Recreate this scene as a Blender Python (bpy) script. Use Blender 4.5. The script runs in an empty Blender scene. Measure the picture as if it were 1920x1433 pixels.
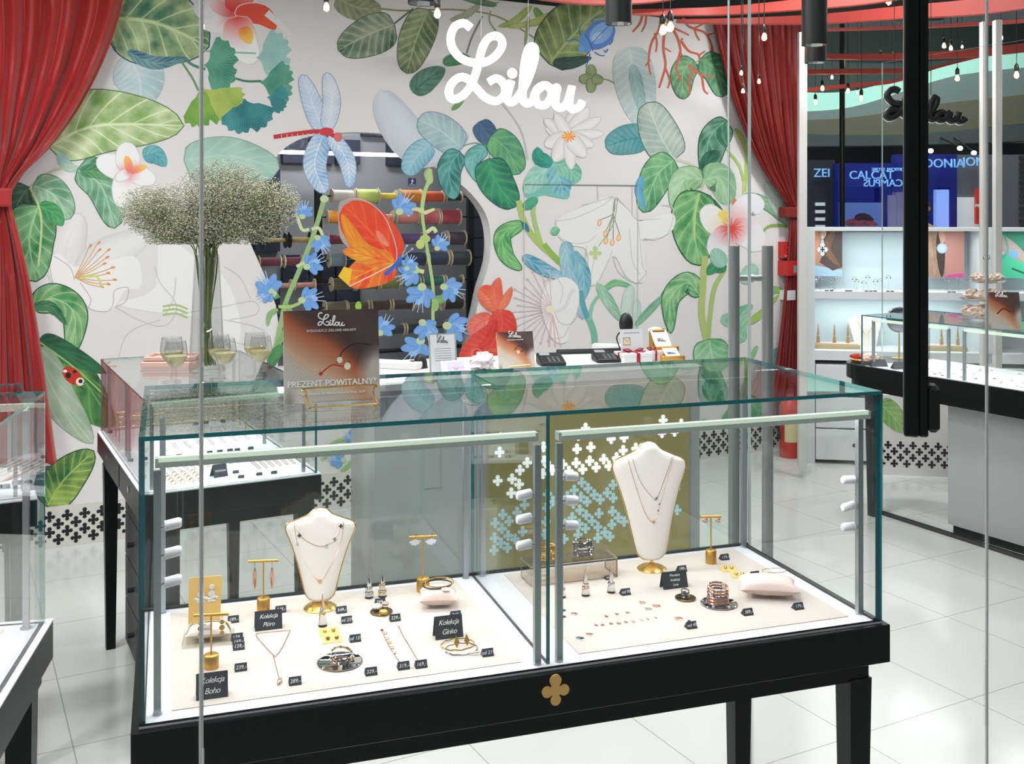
import bpy, math, random
from mathutils import Vector, Matrix
sc = bpy.context.scene
COL = sc.collection
random.seed(7)
R = math.radians
# ---------------- camera (level, lowered frame) ----------------
F, CX, CY, H = 1985.0, 960.0, 400.0, 1.8
cd = bpy.data.cameras.new('camera'); cam = bpy.data.objects.new('camera', cd); COL.objects.link(cam)
cam.location = (0, 0, H); cam.rotation_euler = (R(90), 0, 0)
cd.sensor_width = 36; cd.lens = 36*F/1920
cd.shift_y = (CY-716.5)/1920; cd.shift_x = 0
cd.clip_start = 0.05; cd.clip_end = 100
sc.camera = cam
# ---------------- view and world ----------------
sc.view_settings.view_transform = 'Standard'; sc.view_settings.look = 'None'
sc.view_settings.gamma = 1; sc.view_settings.use_curve_mapping = False
sc.view_settings.exposure = -0.8
w = bpy.data.worlds.new('world'); sc.world = w; w.use_nodes = True
w.node_tree.nodes['Background'].inputs[0].default_value = (0.80, 0.90, 0.92, 1)
w.node_tree.nodes['Background'].inputs[1].default_value = 0.16
try:
    sc.cycles.use_denoising = True; sc.cycles.denoiser = 'OPENIMAGEDENOISE'
    sc.cycles.transparent_max_bounces = 40; sc.cycles.max_bounces = 10
    sc.cycles.sample_clamp_indirect = 4; sc.cycles.blur_glossy = 0.5
except Exception: pass
# ---------------- lights the shop has ----------------
def area(name, loc, size, power, col=(1, 1, 1), size_y=None, rot=(0, 0, 0), shape=None):
    l = bpy.data.lights.new(name, 'AREA'); l.energy = power; l.color = col; l.size = size
    if size_y: l.shape = 'RECTANGLE'; l.size_y = size_y
    if shape: l.shape = shape
    o = bpy.data.objects.new(name, l); o.location = loc; o.rotation_euler = rot; COL.objects.link(o); return o
CEIL = 3.42
for i, (x, y, p) in enumerate([(-2.6, 1.2, 86), (-.9, 1.0, 56), (.9, 1.1, 14), (2.6, 1.4, 12), (-2.4, 3.0, 80), (-.6, 2.9, 46), (1.2, 3.2, 16), (3.0, 3.4, 12),
                            (-1.9, 4.1, 44), (-.2, 4.3, 54), (1.25, 5.4, 66), (3.0, 5.3, 20), (2.3, 6.9, 56), (3.9, 6.9, 40)]):
    area('ceiling_downlight', (x, y, CEIL-.06), .34, p, (.965, .99, 1), shape='DISK')
area('mall_light', (4.5, 12.5, 5.2), 5, 420, (.85, 1, .97), size_y=3)
area('mall_light', (3.5, -3, 4.6), 3, 34, (.9, 1, 1), size_y=3)

# ---------------- projection helpers ----------------
def G(x, y, z):
    Y = F*(H-z)/(y-CY); return Vector(((x-CX)/F*Y, Y, z))
def PD(x, y, Y): return Vector(((x-CX)/F*Y, Y, H-(y-CY)/F*Y))
WA = R(28.1); WU = Vector((math.cos(WA), math.sin(WA), 0)); WN = Vector((-math.sin(WA), math.cos(WA), 0))
WP = Vector((-2.494, 5.671, 0)); WC = WN.dot(WP)
def W(x, y, off=0.0):
    r = Vector(((x-CX)/F, 1, -(y-CY)/F)); t = (WC-off)/WN.dot(r)
    return Vector((0, 0, H)) + r*t
def plane_hit(x, y, P, N):
    r = Vector(((x-CX)/F, 1, -(y-CY)/F)); o = Vector((0, 0, H)); t = (P-o).dot(N)/r.dot(N); return o+r*t
def S(r, g, b, a=1):
    f = lambda c: (c/255/12.92) if c/255 <= .04045 else ((c/255+.055)/1.055)**2.4
    return (f(r), f(g), f(b), a)
# ---------------- materials ----------------
MATS = {}
def mat(name, col, rough=.5, metal=0, emis=None, es=0, coat=0, spec=.5, noise=0, nscale=30, bump=0, trans=0, sheen=0):
    if name in MATS: return MATS[name]
    m = bpy.data.materials.new(name); m.use_nodes = True; nt = m.node_tree; b = nt.nodes['Principled BSDF']
    b.inputs['Base Color'].default_value = col; b.inputs['Roughness'].default_value = rough; b.inputs['Metallic'].default_value = metal
    b.inputs['Coat Weight'].default_value = coat; b.inputs['Specular IOR Level'].default_value = spec
    b.inputs['Transmission Weight'].default_value = trans; b.inputs['Sheen Weight'].default_value = sheen
    if emis: b.inputs['Emission Color'].default_value = emis; b.inputs['Emission Strength'].default_value = es
    if noise or bump:
        tc = nt.nodes.new('ShaderNodeTexCoord'); n = nt.nodes.new('ShaderNodeTexNoise'); n.inputs['Scale'].default_value = nscale; n.inputs['Detail'].default_value = 5
        nt.links.new(tc.outputs['Object'], n.inputs['Vector'])
        if noise:
            mx = nt.nodes.new('ShaderNodeMix'); mx.data_type = 'RGBA'
            mx.inputs[6].default_value = col; mx.inputs[7].default_value = tuple(c*(1-noise) for c in col[:3])+(1,)
            nt.links.new(n.outputs['Fac'], mx.inputs[0]); nt.links.new(mx.outputs[2], b.inputs['Base Color'])
        if bump:
            bp = nt.nodes.new('ShaderNodeBump'); bp.inputs['Strength'].default_value = bump; bp.inputs['Distance'].default_value = .002
            nt.links.new(n.outputs['Fac'], bp.inputs['Height']); nt.links.new(bp.outputs['Normal'], b.inputs['Normal'])
    MATS[name] = m; return m
def glassmat(name, tint=(.985, .995, .99), f0=.035, rough=0.0):
    m = bpy.data.materials.new(name); m.use_nodes = True; nt = m.node_tree; nt.nodes.clear(); N = nt.nodes.new; L = nt.links.new
    out = N('ShaderNodeOutputMaterial'); mix = N('ShaderNodeMixShader'); tr = N('ShaderNodeBsdfTransparent'); gl = N('ShaderNodeBsdfGlossy')
    tr.inputs[0].default_value = tint+(1,); gl.inputs['Roughness'].default_value = rough
    g = N('ShaderNodeNewGeometry'); d = N('ShaderNodeVectorMath'); d.operation = 'DOT_PRODUCT'
    L(g.outputs['Incoming'], d.inputs[0]); L(g.outputs['Normal'], d.inputs[1])
    def M(op, a, b=None):
        n = N('ShaderNodeMath'); n.operation = op
        for i, v in enumerate((a, b)):
            if v is None: continue
            if isinstance(v, (int, float)): n.inputs[i].default_value = v
            else: L(v, n.inputs[i])
        return n.outputs[0]
    c = M('ABSOLUTE', d.outputs['Value']); p = M('POWER', M('SUBTRACT', 1.0, c), 5.0); fac = M('ADD', M('MULTIPLY', p, 1-f0), f0)
    L(fac, mix.inputs[0]); L(tr.outputs[0], mix.inputs[1]); L(gl.outputs[0], mix.inputs[2]); L(mix.outputs[0], out.inputs[0])
    MATS[name] = m; return m
GL = glassmat('clear_glass'); GLS = glassmat('storefront_glass', (.99, .995, .993), .008); GLT = glassmat('tinted_back_glass', (.91, .94, .93), .05)
CONE = mat('clear_resin', (1, 1, 1, 1), .02, trans=1); ACR = glassmat('clear_acrylic', (.97, .96, .94), .04); WINEG = glassmat('wine_glass_crystal', (.97, .975, .975), .09)
EDGE = mat('teal_glass_edge', S(30, 122, 130), .15, coat=1, noise=.25, nscale=6)
BLK = mat('black_lacquer', S(11, 15, 17), .3, spec=.18, noise=.2, nscale=3)
BLK2 = mat('black_metal', S(17, 19, 22), .35)
BLKM = mat('black_matt_plastic', S(22, 22, 24), .5)
WHT = mat('white_deck_laminate', S(238, 238, 244), .3, noise=.02, nscale=2)
BEI = mat('beige_suede', S(214, 200, 190), .9, noise=.05, nscale=3, bump=.1, sheen=.3)
SIL = mat('satin_aluminium', S(178, 186, 190), .32, metal=.75)
STEEL = mat('brushed_steel', S(172, 176, 176), .32, metal=.55)
LEDM = mat('led_diffuser', S(225, 240, 222), .4, emis=S(225, 245, 222), es=.75)
LEDH = mat('light_bar_housing', S(196, 204, 198), .35)
KNOB = mat('white_spot_housing', S(236, 234, 240), .35)
GOLD = mat('polished_gold', S(236, 192, 108), .24, metal=.85)
GOLDM = mat('satin_gold', S(222, 172, 88), .38, metal=.85)
ROSE = mat('rose_gold', S(240, 188, 168), .22, metal=.85)
CHR = mat('silver_metal', S(225, 225, 230), .08, metal=1)
GCARD = mat('golden_card', S(240, 198, 116), .5, noise=.05)
TAG = mat('black_card', S(38, 43, 52), .6)
CHALK = mat('white_chalk_ink', S(240, 240, 240), .7, emis=S(240, 240, 240), es=0)
VELV = mat('cream_leatherette', S(250, 240, 232), .6, noise=.02)
PINKC = mat('pink_satin', S(246, 218, 208), .6, noise=.04, nscale=20, sheen=.4)
LINEN = mat('cream_linen', S(232, 220, 204), .85, noise=.1, nscale=120, bump=.3)
WALLM = mat('wall_paper_white', S(226, 221, 219), .75, noise=.03, nscale=1.5)
BASEM = mat('baseboard_grey', S(212, 208, 200), .5)
CUT = mat('dark_cutout', S(22, 22, 26), .8)
CABW = mat('white_cabinet_lacquer', S(224, 228, 230), .35)
CGREY = mat('counter_grey_lacquer', S(176, 182, 182), .3, noise=.04, nscale=2)
CTOP = mat('counter_white_top', S(240, 238, 236), .25)
OLIVE = mat('olive_gold_panel', S(184, 168, 108), .35, metal=.1, noise=.1, nscale=2)
RED = mat('red_curtain_velvet', S(176, 24, 24), .55, noise=.25, nscale=4, sheen=.2)
RED2 = mat('glass_dimmed_red_velvet', S(130, 20, 20), .6, noise=.25, nscale=4)  # dimming by glass in front of the right curtain, put into its colour
CEILM = mat('black_ceiling', S(10, 10, 12), .8)
RIB = mat('coral_red_band', S(196, 78, 70), .5, emis=S(200, 70, 62), es=.06)
WOODP = mat('pink_wood', S(214, 172, 158), .45, noise=.15, nscale=12)
PAPER = mat('white_paper', S(238, 238, 238), .6)
BULBG = glassmat('bulb_glass', (1, .97, .9), .04)
FIL = mat('glowing_filament', (1, .8, .5, 1), .5, emis=(1, .76, .42, 1), es=22)
REFL = mat('faceted_reflector', S(235, 235, 238), .12, metal=1)
# ---------------- mesh builder ----------------
class MB:
    def __init__(s): s.v = []; s.f = []; s.mi = []; s.cur = 0
    def add(s, vs, fs):
        k = len(s.v); s.v += [tuple(v) for v in vs]; s.f += [tuple(i+k for i in f) for f in fs]; s.mi += [s.cur]*len(fs); return s
    def box(s, x0, x1, y0, y1, z0, z1, b=0):
        if b:
            pts = []
            for z, k in ((z0, b), (z0+b, 0), (z1-b, 0), (z1, b)):
                pts += [(x0+b, y0+k, z), (x1-b, y0+k, z), (x1-k, y0+b, z), (x1-k, y1-b, z), (x1-b, y1-k, z), (x0+b, y1-k, z), (x0+k, y1-b, z), (x0+k, y0+b, z)]
            fs = [tuple(range(7, -1, -1)), tuple(range(24, 32))]
            for j in range(3):
                for i in range(8): fs.append((j*8+i, j*8+(i+1) % 8, j*8+8+(i+1) % 8, j*8+8+i))
            return s.add(pts, fs)
        return s.add([(x0, y0, z0), (x1, y0, z0), (x1, y1, z0), (x0, y1, z0), (x0, y0, z1), (x1, y0, z1), (x1, y1, z1), (x0, y1, z1)],
                     [(3, 2, 1, 0), (4, 5, 6, 7), (0, 1, 5, 4), (1, 2, 6, 5), (2, 3, 7, 6), (3, 0, 4, 7)])
    def pane(s, x0, x1, y0, y1, z0, z1):
        d = [x1-x0, y1-y0, z1-z0]; ax = d.index(min(d))
        k = len(s.f); c = s.cur; s.box(x0, x1, y0, y1, z0, z1)
        ids = {0: (3, 5), 1: (2, 4), 2: (0, 1)}[ax]
        for i in range(6): s.mi[k+i] = 0 if i in ids else 1
        s.cur = c; return s
    def frustum(s, c0, c1, a0, a1):  # square leg between two centres, half sizes
        v = []
        for c, a in ((c0, a0), (c1, a1)): v += [(c[0]-a, c[1]-a, c[2]), (c[0]+a, c[1]-a, c[2]), (c[0]+a, c[1]+a, c[2]), (c[0]-a, c[1]+a, c[2])]
        return s.add(v, [(3, 2, 1, 0), (4, 5, 6, 7), (0, 1, 5, 4), (1, 2, 6, 5), (2, 3, 7, 6), (3, 0, 4, 7)])
    def tube(s, pts, r, n=8, closed=False, cap=True):
        P = [Vector(p) for p in pts]; m = len(P); rs = r if isinstance(r, (list, tuple)) else [r]*m
        up = None; rings = []
        for i in range(m):
            if closed: t = P[(i+1) % m]-P[i-1]
            else: t = P[min(i+1, m-1)]-P[max(i-1, 0)]
            t = t.normalized() if t.length > 1e-9 else Vector((0, 0, 1))
            if up is None:
                a = Vector((0, 0, 1)) if abs(t.z) < .9 else Vector((1, 0, 0)); up = t.cross(a).normalized()
            up = (up - t*up.dot(t)); up = up.normalized() if up.length > 1e-6 else t.orthogonal().normalized()
            w2 = t.cross(up)
            rings.append([P[i]+(up*math.cos(2*math.pi*k/n)+w2*math.sin(2*math.pi*k/n))*rs[i] for k in range(n)])
        vs = [v for q in rings for v in q]; fs = []
        for i in range(m if closed else m-1):
            a = i*n; b = ((i+1) % m)*n
            for k in range(n): fs.append((a+k, a+(k+1) % n, b+(k+1) % n, b+k))
        if not closed and cap: fs.append(tuple(range(n-1, -1, -1))); fs.append(tuple((m-1)*n+k for k in range(n)))
        return s.add(vs, fs)
    def cyl(s, p0, p1, r, r1=None, n=20): return s.tube([p0, p1], [r, r if r1 is None else r1], n)
    def lathe(s, prof, c=(0, 0, 0), n=24, cap=True):
        vs = []; fs = []; m = len(prof)
        for r, z in prof:
            for k in range(n): a = 2*math.pi*k/n; vs.append((c[0]+r*math.cos(a), c[1]+r*math.sin(a), c[2]+z))
        for i in range(m-1):
            for k in range(n): fs.append((i*n+k, i*n+(k+1) % n, (i+1)*n+(k+1) % n, (i+1)*n+k))
        if cap: fs.append(tuple(range(n-1, -1, -1))); fs.append(tuple((m-1)*n+k for k in range(n)))
        return s.add(vs, fs)
    def ell(s, c, rx, ry, rz, n=12, m=8):
        vs = []; fs = []
        for j in range(m+1):
            th = math.pi*j/m
            for k in range(n): a = 2*math.pi*k/n; vs.append((c[0]+rx*math.sin(th)*math.cos(a), c[1]+ry*math.sin(th)*math.sin(a), c[2]-rz*math.cos(th)))
        for j in range(m):
            for k in range(n): fs.append((j*n+k, j*n+(k+1) % n, (j+1)*n+(k+1) % n, (j+1)*n+k))
        return s.add(vs, fs)
    def prism(s, poly, fn0, fn1):  # poly of 2d pts, two mappings
        n = len(poly); vs = [fn0(*p) for p in poly]+[fn1(*p) for p in poly]
        return s.add(vs, [tuple(range(n-1, -1, -1)), tuple(range(n, 2*n))]+[(i, (i+1) % n, n+(i+1) % n, n+i) for i in range(n)])
    def grid(s, fn, nu, nv):
        vs = [fn(i/nu, j/nv) for j in range(nv+1) for i in range(nu+1)]
        return s.add(vs, [(j*(nu+1)+i, j*(nu+1)+i+1, (j+1)*(nu+1)+i+1, (j+1)*(nu+1)+i) for j in range(nv) for i in range(nu)])
def obj(name, mb, mats, parent=None, smooth=False, label=None):
    me = bpy.data.meshes.new(name); me.from_pydata(mb.v, [], mb.f)
    if not isinstance(mats, (list, tuple)): mats = [mats]
    for m in mats: me.materials.append(m)
    if len(mats) > 1: me.polygons.foreach_set('material_index', mb.mi)
    if smooth:
        me.shade_smooth()
        try: me.set_sharp_from_angle(angle=R(50))
        except Exception: pass
    me.update(); me.validate()
    o = bpy.data.objects.new(name, me); COL.objects.link(o)
    if parent: o.parent = parent
    if label: o['label'] = label
    return o
def thing(name, label, cat, loc=(0, 0, 0), rz=0, group=None, kind=None):
    o = bpy.data.objects.new(name, None); COL.objects.link(o); o.empty_display_size = .05
    o.location = loc; o.rotation_euler = (0, 0, rz)
    if kind: o['kind'] = kind
    else: o['label'] = label; o['category'] = cat
    if group: o['group'] = group
    return o
def tag(o, label, cat, loc=None, rz=None, group=None):
    o['label'] = label; o['category'] = cat
    if loc is not None: o.location = loc
    if rz is not None: o.rotation_euler = (0, 0, rz)
    if group: o['group'] = group
    return o
def struct(name, mb, mats, parent=None, **k):
    o = obj(name, mb, mats, parent, **k)
    if not parent: o['kind'] = 'structure'
    return o
def text_mesh(name, s, size, m, parent, M, shear=0, ext=.0003, align='CENTER', space=1, label=None, bold=0):
    c = bpy.data.curves.new(name, 'FONT'); c.body = s; c.size = size; c.shear = shear; c.extrude = ext; c.align_x = align; c.align_y = 'CENTER'; c.space_character = space; c.resolution_u = 3; c.offset = size*bold
    t = bpy.data.objects.new('t', c); COL.objects.link(t)
    bpy.context.view_layer.update()
    me = bpy.data.meshes.new_from_object(t); bpy.data.objects.remove(t)
    me.materials.clear(); me.materials.append(m)
    me.transform(M)
    o = bpy.data.objects.new(name, me); COL.objects.link(o); o.parent = parent
    if label: o['label'] = label
    return o
def catmull(P, n=8, closed=False):
    P = [Vector(p) for p in P]; out = []; m = len(P)
    for i in range(m if closed else m-1):
        if closed: a, b, c, d = P[i-1], P[i], P[(i+1) % m], P[(i+2) % m]
        else: a, b, c, d = P[max(i-1, 0)], P[i], P[i+1], P[min(i+2, m-1)]
        for k in range(n):
            t = k/n; out.append(.5*((2*b)+(c-a)*t+(2*a-5*b+4*c-d)*t*t+(3*b-a-3*c+d)*t**3))
    if not closed: out.append(P[-1])
    return out
def clover(r, n=9, top=1.15):
    o = []
    for k in range(4):
        a = math.pi/2-k*math.pi/2; q = top if k == 0 else 1
        cx, cy, rr = .58*r*math.cos(a)*q, .58*r*math.sin(a)*q, .36*r*(1.12 if k == 0 else 1)
        for i in range(n): b = a+R(140)-R(280)*i/(n-1); o.append((cx+rr*math.cos(b), cy+rr*math.sin(b)))
    return o
LIL = [[(730,155),(690,130),(640,150),(615,210),(625,270),(665,320),(720,345),(790,350),(850,325),(895,280),(912,235),(895,200),(860,195),(825,215),(795,270),(775,350),(755,420),(730,480),(690,530),(650,555),(615,550),(605,510),(625,465),(665,435),(710,440),(760,490),(810,540),(870,562),(918,535),(930,490),(905,445),(870,435),(835,455)],
       [(965,445),(948,500),(940,545),(962,567),(990,550),(1020,510),(1060,440),(1095,340),(1105,270),(1090,245),(1065,260),(1045,330),(1035,420),(1030,500),(1035,555),(1065,570),(1095,545),(1105,510),(1150,465),(1115,490),(1105,540),(1125,575),(1165,575),(1195,540),(1200,495),(1175,467),(1150,465)],
       [(1200,490),(1235,475),(1228,520),(1225,570),(1255,590),(1290,570),(1310,520),(1325,465),(1310,530),(1310,580),(1335,597),(1370,580),(1387,550)]]
def lilou_mb(fn, r, sub=4, n=8):  # fn maps unit (0..1, 0..1) to 3d
    mb = MB(); k = 1/790.
    for st in LIL: mb.tube(catmull([fn((x-600)*k, (600-y)*k) for x, y in st], sub), r, n)
    c = fn((970-600)*k, (600-402)*k); mb.ell(c, r*1.3, r*1.3, r*1.3, 8, 6)
    return mb
# ---------------- painter: printed art as flat coloured mesh ----------------
pm = bpy.data.materials.new('printed_art'); pm.use_nodes = True; nt = pm.node_tree; N = nt.nodes.new; L = nt.links.new
bs = nt.nodes['Principled BSDF']; bs.inputs['Roughness'].default_value = .7
a1 = N('ShaderNodeAttribute'); a1.attribute_name = 'ca'; a2 = N('ShaderNodeAttribute'); a2.attribute_name = 'cb'; a3 = N('ShaderNodeAttribute'); a3.attribute_name = 'uvm'
sx = N('ShaderNodeSeparateXYZ'); L(a3.outputs['Vector'], sx.inputs[0])
def nm(op, a, b=None, c=None):
    n = N('ShaderNodeMath'); n.operation = op
    for i, v in enumerate((a, b, c)):
        if v is None: continue
        if isinstance(v, (int, float)): n.inputs[i].default_value = v
        else: L(v, n.inputs[i])
    return n.outputs[0]
av = nm('ABSOLUTE', sx.outputs['Y'])
ph = nm('SUBTRACT', sx.outputs['X'], nm('MULTIPLY', nm('POWER', av, .75), 1.7))
tri = nm('ABSOLUTE', nm('SUBTRACT', nm('FRACT', ph), .5))
vein = nm('MULTIPLY_ADD', tri, -11.0, .75); vein = nm('MAXIMUM', vein, 0)
mid = nm('MAXIMUM', nm('MULTIPLY_ADD', av, -16.0, 1.0), 0)
band = nm('ADD', nm('MULTIPLY', nm('SUBTRACT', .5, tri), .45), nm('MULTIPLY', nm('GREATER_THAN', sx.outputs['Y'], 0), .16))
tcn = N('ShaderNodeTexCoord'); nz = N('ShaderNodeTexNoise'); nz.inputs['Scale'].default_value = 9; nz.inputs['Detail'].default_value = 7; L(tcn.outputs['Object'], nz.inputs['Vector'])
nf = nm('MULTIPLY', nm('SUBTRACT', nz.outputs['Fac'], .37), 2.0)
fac = nm('MULTIPLY', nm('ADD', nm('MAXIMUM', vein, mid), nm('ADD', band, nf)), sx.outputs['Z']); fac = nm('MINIMUM', nm('MAXIMUM', fac, 0), 1)
mx = N('ShaderNodeMix'); mx.data_type = 'RGBA'; L(fac, mx.inputs[0]); L(a1.outputs['Color'], mx.inputs[6]); L(a2.outputs['Color'], mx.inputs[7]); L(mx.outputs[2], bs.inputs['Base Color'])
class Paint:
    def __init__(s, fn, step=.000008): s.fn = fn; s.step = step; s.lay = 1; s.v = []; s.f = []; s.a = []; s.b = []; s.u = []
    def add(s, pts, fs, ca, cb, uv):
        k = len(s.v); o = s.lay*s.step; s.lay += 1
        s.v += [tuple(s.fn(p[0], p[1], o)) for p in pts]; s.f += [tuple(i+k for i in f) for f in fs]; s.a += ca; s.b += cb; s.u += uv
    def field(s, cf, n=44):
        v = [(i/n, j/n) for j in range(n+1) for i in range(n+1)]; c = [S(*cf(*p)) for p in v]
        s.add(v, [(j*(n+1)+i, j*(n+1)+i+1, (j+1)*(n+1)+i+1, (j+1)*(n+1)+i) for j in range(n) for i in range(n)], c, c, [(0, 0, 0)]*len(v))
    def poly(s, pts, col, smooth=0, closed=True):
        if smooth: pts = [(p.x, p.y) for p in catmull([(x, y, 0) for x, y in pts], smooth, True)]
        c = S(*col); n = len(pts); s.add(pts, [tuple(range(n))], [c]*n, [c]*n, [(0, 0, 0)]*n)
    def stroke(s, pts, w, col, taper=0, sub=5):
        C = catmull([(x, y, 0) for x, y in pts], sub); n = len(C); v = []; c = S(*col)
        for i, p in enumerate(C):
            t = (C[min(i+1, n-1)]-C[max(i-1, 0)]); t = t.normalized() if t.length else Vector((1, 0, 0)); q = Vector((-t.y, t.x, 0))
            ww = w*.5*(1-taper*i/(n-1)); v += [tuple((p+q*ww)[:2]), tuple((p-q*ww)[:2])]
        s.add(v, [(2*i, 2*i+1, 2*i+3, 2*i+2) for i in range(n-1)], [c]*len(v), [c]*len(v), [(0, 0, 0)]*len(v))
    def leaf(s, mid, w, ca, cb, nv=8, e=.8, asym=(1, 1), k=1.0, tip=None, grad=None, edge=.75, outline=None, fat=.7):
        C = catmull([(x, y, 0) for x, y in mid], 8); n = len(C); nt_ = 8
        if outline: s_l = s.lay
        A_, B_ = fat*.85, fat*1.2; M_ = A_/(A_+B_); K_ = M_**A_*(1-M_)**B_
        def width(t): t = min(max(t, 0), 1); return (t**A_)*((1-t)**B_)/K_
        v = []; A = []; B = []; U = []; ca_, cb_ = S(*ca), S(*cb); g0 = S(*grad[0]) if grad else None; g1 = S(*grad[1]) if grad else None
        ring0 = []; ring1 = []
        for i, p in enumerate(C):
            t = (C[min(i+1, n-1)]-C[max(i-1, 0)]).normalized(); q = Vector((-t.y, t.x, 0)); ss = i/(n-1)
            for j in range(nt_+1):
                tt = -1+2*j/nt_; ww = w*.5*width(ss)*(asym[0] if tt < 0 else asym[1]); P = p+q*ww*tt; v.append((P.x, P.y))
                if j == 0: ring0.append((P.x, P.y))
                if j == nt_: ring1.append((P.x, P.y))
                if g0:
                    m = min(1, max(0, ss*grad[2]+abs(tt)*.15 if len(grad) > 2 else ss)); m = m*m*(3-2*m); c = tuple(g0[x]*(1-m)+g1[x]*m for x in range(3))+(1,); A.append(c); B.append(c)
                else:
                    d = 1-(1-edge)*abs(tt)**2; A.append(tuple(x*d for x in ca_[:3])+(1,)); B.append(cb_)
                U.append((ss*nv, tt, 0 if g0 else k))
        fs = [(i*(nt_+1)+j, i*(nt_+1)+j+1, (i+1)*(nt_+1)+j+1, (i+1)*(nt_+1)+j) for i in range(n-1) for j in range(nt_)]
        s.add(v, fs, A, B, U)
        if outline:
            for r in (ring0, ring1): s.stroke(r, outline[1], outline[0], sub=1)
    def fan(s, ap, r, a0, a1, ca, cb, n=26):  # ginkgo leaf, angles in degrees (screen, y down)
        v = []; A = []; B = []; U = []; c1, c2 = S(*ca), S(*cb); M = 6
        for i in range(n+1):
            a = R(a0+(a1-a0)*i/n); rr = r*(1+.05*math.sin(i*1.9)-.12*math.exp(-((i-n/2)/1.2)**2)); q = abs(i/n-.5)*2; rr *= 1-.12*q**4
            for j in range(M+1):
                t = j/M; sp = 1 if t > .5 else (.35+1.3*t); aa = R((a0+a1)/2)+(a-R((a0+a1)/2))*sp
                v.append((ap[0]+math.cos(aa)*rr*t, ap[1]+math.sin(aa)*rr*t)); A.append(c1); B.append(c2); U.append((i*.9, .0+.25, .8))
        s.add(v, [(i*(M+1)+j, i*(M+1)+j+1, (i+1)*(M+1)+j+1, (i+1)*(M+1)+j) for i in range(n) for j in range(M)], A, B, U)
    def disc(s, x, y, rx, ry, col, n=16, rot=0):
        c, q = math.cos(rot), math.sin(rot); s.poly([(x+rx*math.cos(6.2832*i/n)*c-ry*math.sin(6.2832*i/n)*q, y+rx*math.cos(6.2832*i/n)*q+ry*math.sin(6.2832*i/n)*c) for i in range(n)], col)
    def build(s, name, parent=None, base=None, label=None):
        me = bpy.data.meshes.new(name); me.from_pydata(s.v, [], s.f); me.materials.append(pm)
        for nme, d, tp in (('ca', s.a, 'FLOAT_COLOR'), ('cb', s.b, 'FLOAT_COLOR')):
            at = me.attributes.new(nme, tp, 'POINT'); at.data.foreach_set('color', [x for c in d for x in c])
        at = me.attributes.new('uvm', 'FLOAT_VECTOR', 'POINT'); at.data.foreach_set('vector', [x for c in s.u for x in c])
        me.update(); o = bpy.data.objects.new(name, me); COL.objects.link(o)
        if parent: o.parent = parent
        if label: o['label'] = label
        return o
# ================= room shell =================
def floor_mat():
    m = bpy.data.materials.new('floor_tiles'); m.use_nodes = True; nt = m.node_tree; b = nt.nodes['Principled BSDF']; N = nt.nodes.new; L = nt.links.new
    tc = N('ShaderNodeTexCoord'); mp = N('ShaderNodeMapping'); mp.inputs['Rotation'].default_value = (0, 0, -WA); L(tc.outputs['Object'], mp.inputs[0])
    sp = N('ShaderNodeSeparateXYZ'); L(mp.outputs[0], sp.inputs[0])
    def M(op, a, b2=None):
        n = N('ShaderNodeMath'); n.operation = op
        for i, v in enumerate((a, b2)):
            if v is None: continue
            if isinstance(v, (int, float)): n.inputs[i].default_value = v
            else: L(v, n.inputs[i])
        return n.outputs[0]
    T = .5932
    def line(o, off): return M('LESS_THAN', M('ABSOLUTE', M('SUBTRACT', M('FRACT', M('ADD', M('DIVIDE', M('SUBTRACT', o, off), T), .5)), .5)), .0034)
    g = M('MAXIMUM', line(sp.outputs['X'], .376), line(sp.outputs['Y'], 2.66))
    nz = N('ShaderNodeTexNoise'); nz.inputs['Scale'].default_value = 2.2; nz.inputs['Detail'].default_value = 6; L(tc.outputs['Object'], nz.inputs['Vector'])
    m1 = N('ShaderNodeMix'); m1.data_type = 'RGBA'; m1.inputs[6].default_value = S(222, 225, 219); m1.inputs[7].default_value = S(206, 209, 203); L(nz.outputs['Fac'], m1.inputs[0])
    m2 = N('ShaderNodeMix'); m2.data_type = 'RGBA'; L(g, m2.inputs[0]); L(m1.outputs[2], m2.inputs[6]); m2.inputs[7].default_value = S(164, 164, 156)
    L(m2.outputs[2], b.inputs['Base Color']); b.inputs['Roughness'].default_value = .16; b.inputs['Specular IOR Level'].default_value = .5
    return m
struct('floor', MB().box(-7, 12, -5, 22, -.1, 0), floor_mat())
struct('ceiling', MB().box(-6, 3.6, -1.5, 8.9, CEIL, CEIL+.1), CEILM)
# ---- art wall with an organic opening ----
HOLE = [(462,440),(470,400),(488,360),(500,325),(520,292),(545,270),(580,256),(640,249),(700,249),(740,256),(765,272),(785,300),(812,312),(850,335),(885,365),(910,400),(920,440),(918,490),(903,540),(892,590),(880,640),(872,690),(520,690),(527,640),(517,572),(497,519),(480,480)]
ZW = 3.2
def wl(p): d = p-WP; return (d.dot(WU), p.z)   # wall local
hole = [wl(W(x, y)) for x, y in HOLE]
hole = [(p.x, p.y) for p in catmull([(a, b, 0) for a, b in hole[:21]], 3)]+hole[21:]
def wp(u, z, o): return WP+WU*u+WN*(-o)+Vector((0, 0, z))
U0, U1 = -1.4, 5.36
TB = .10
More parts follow.
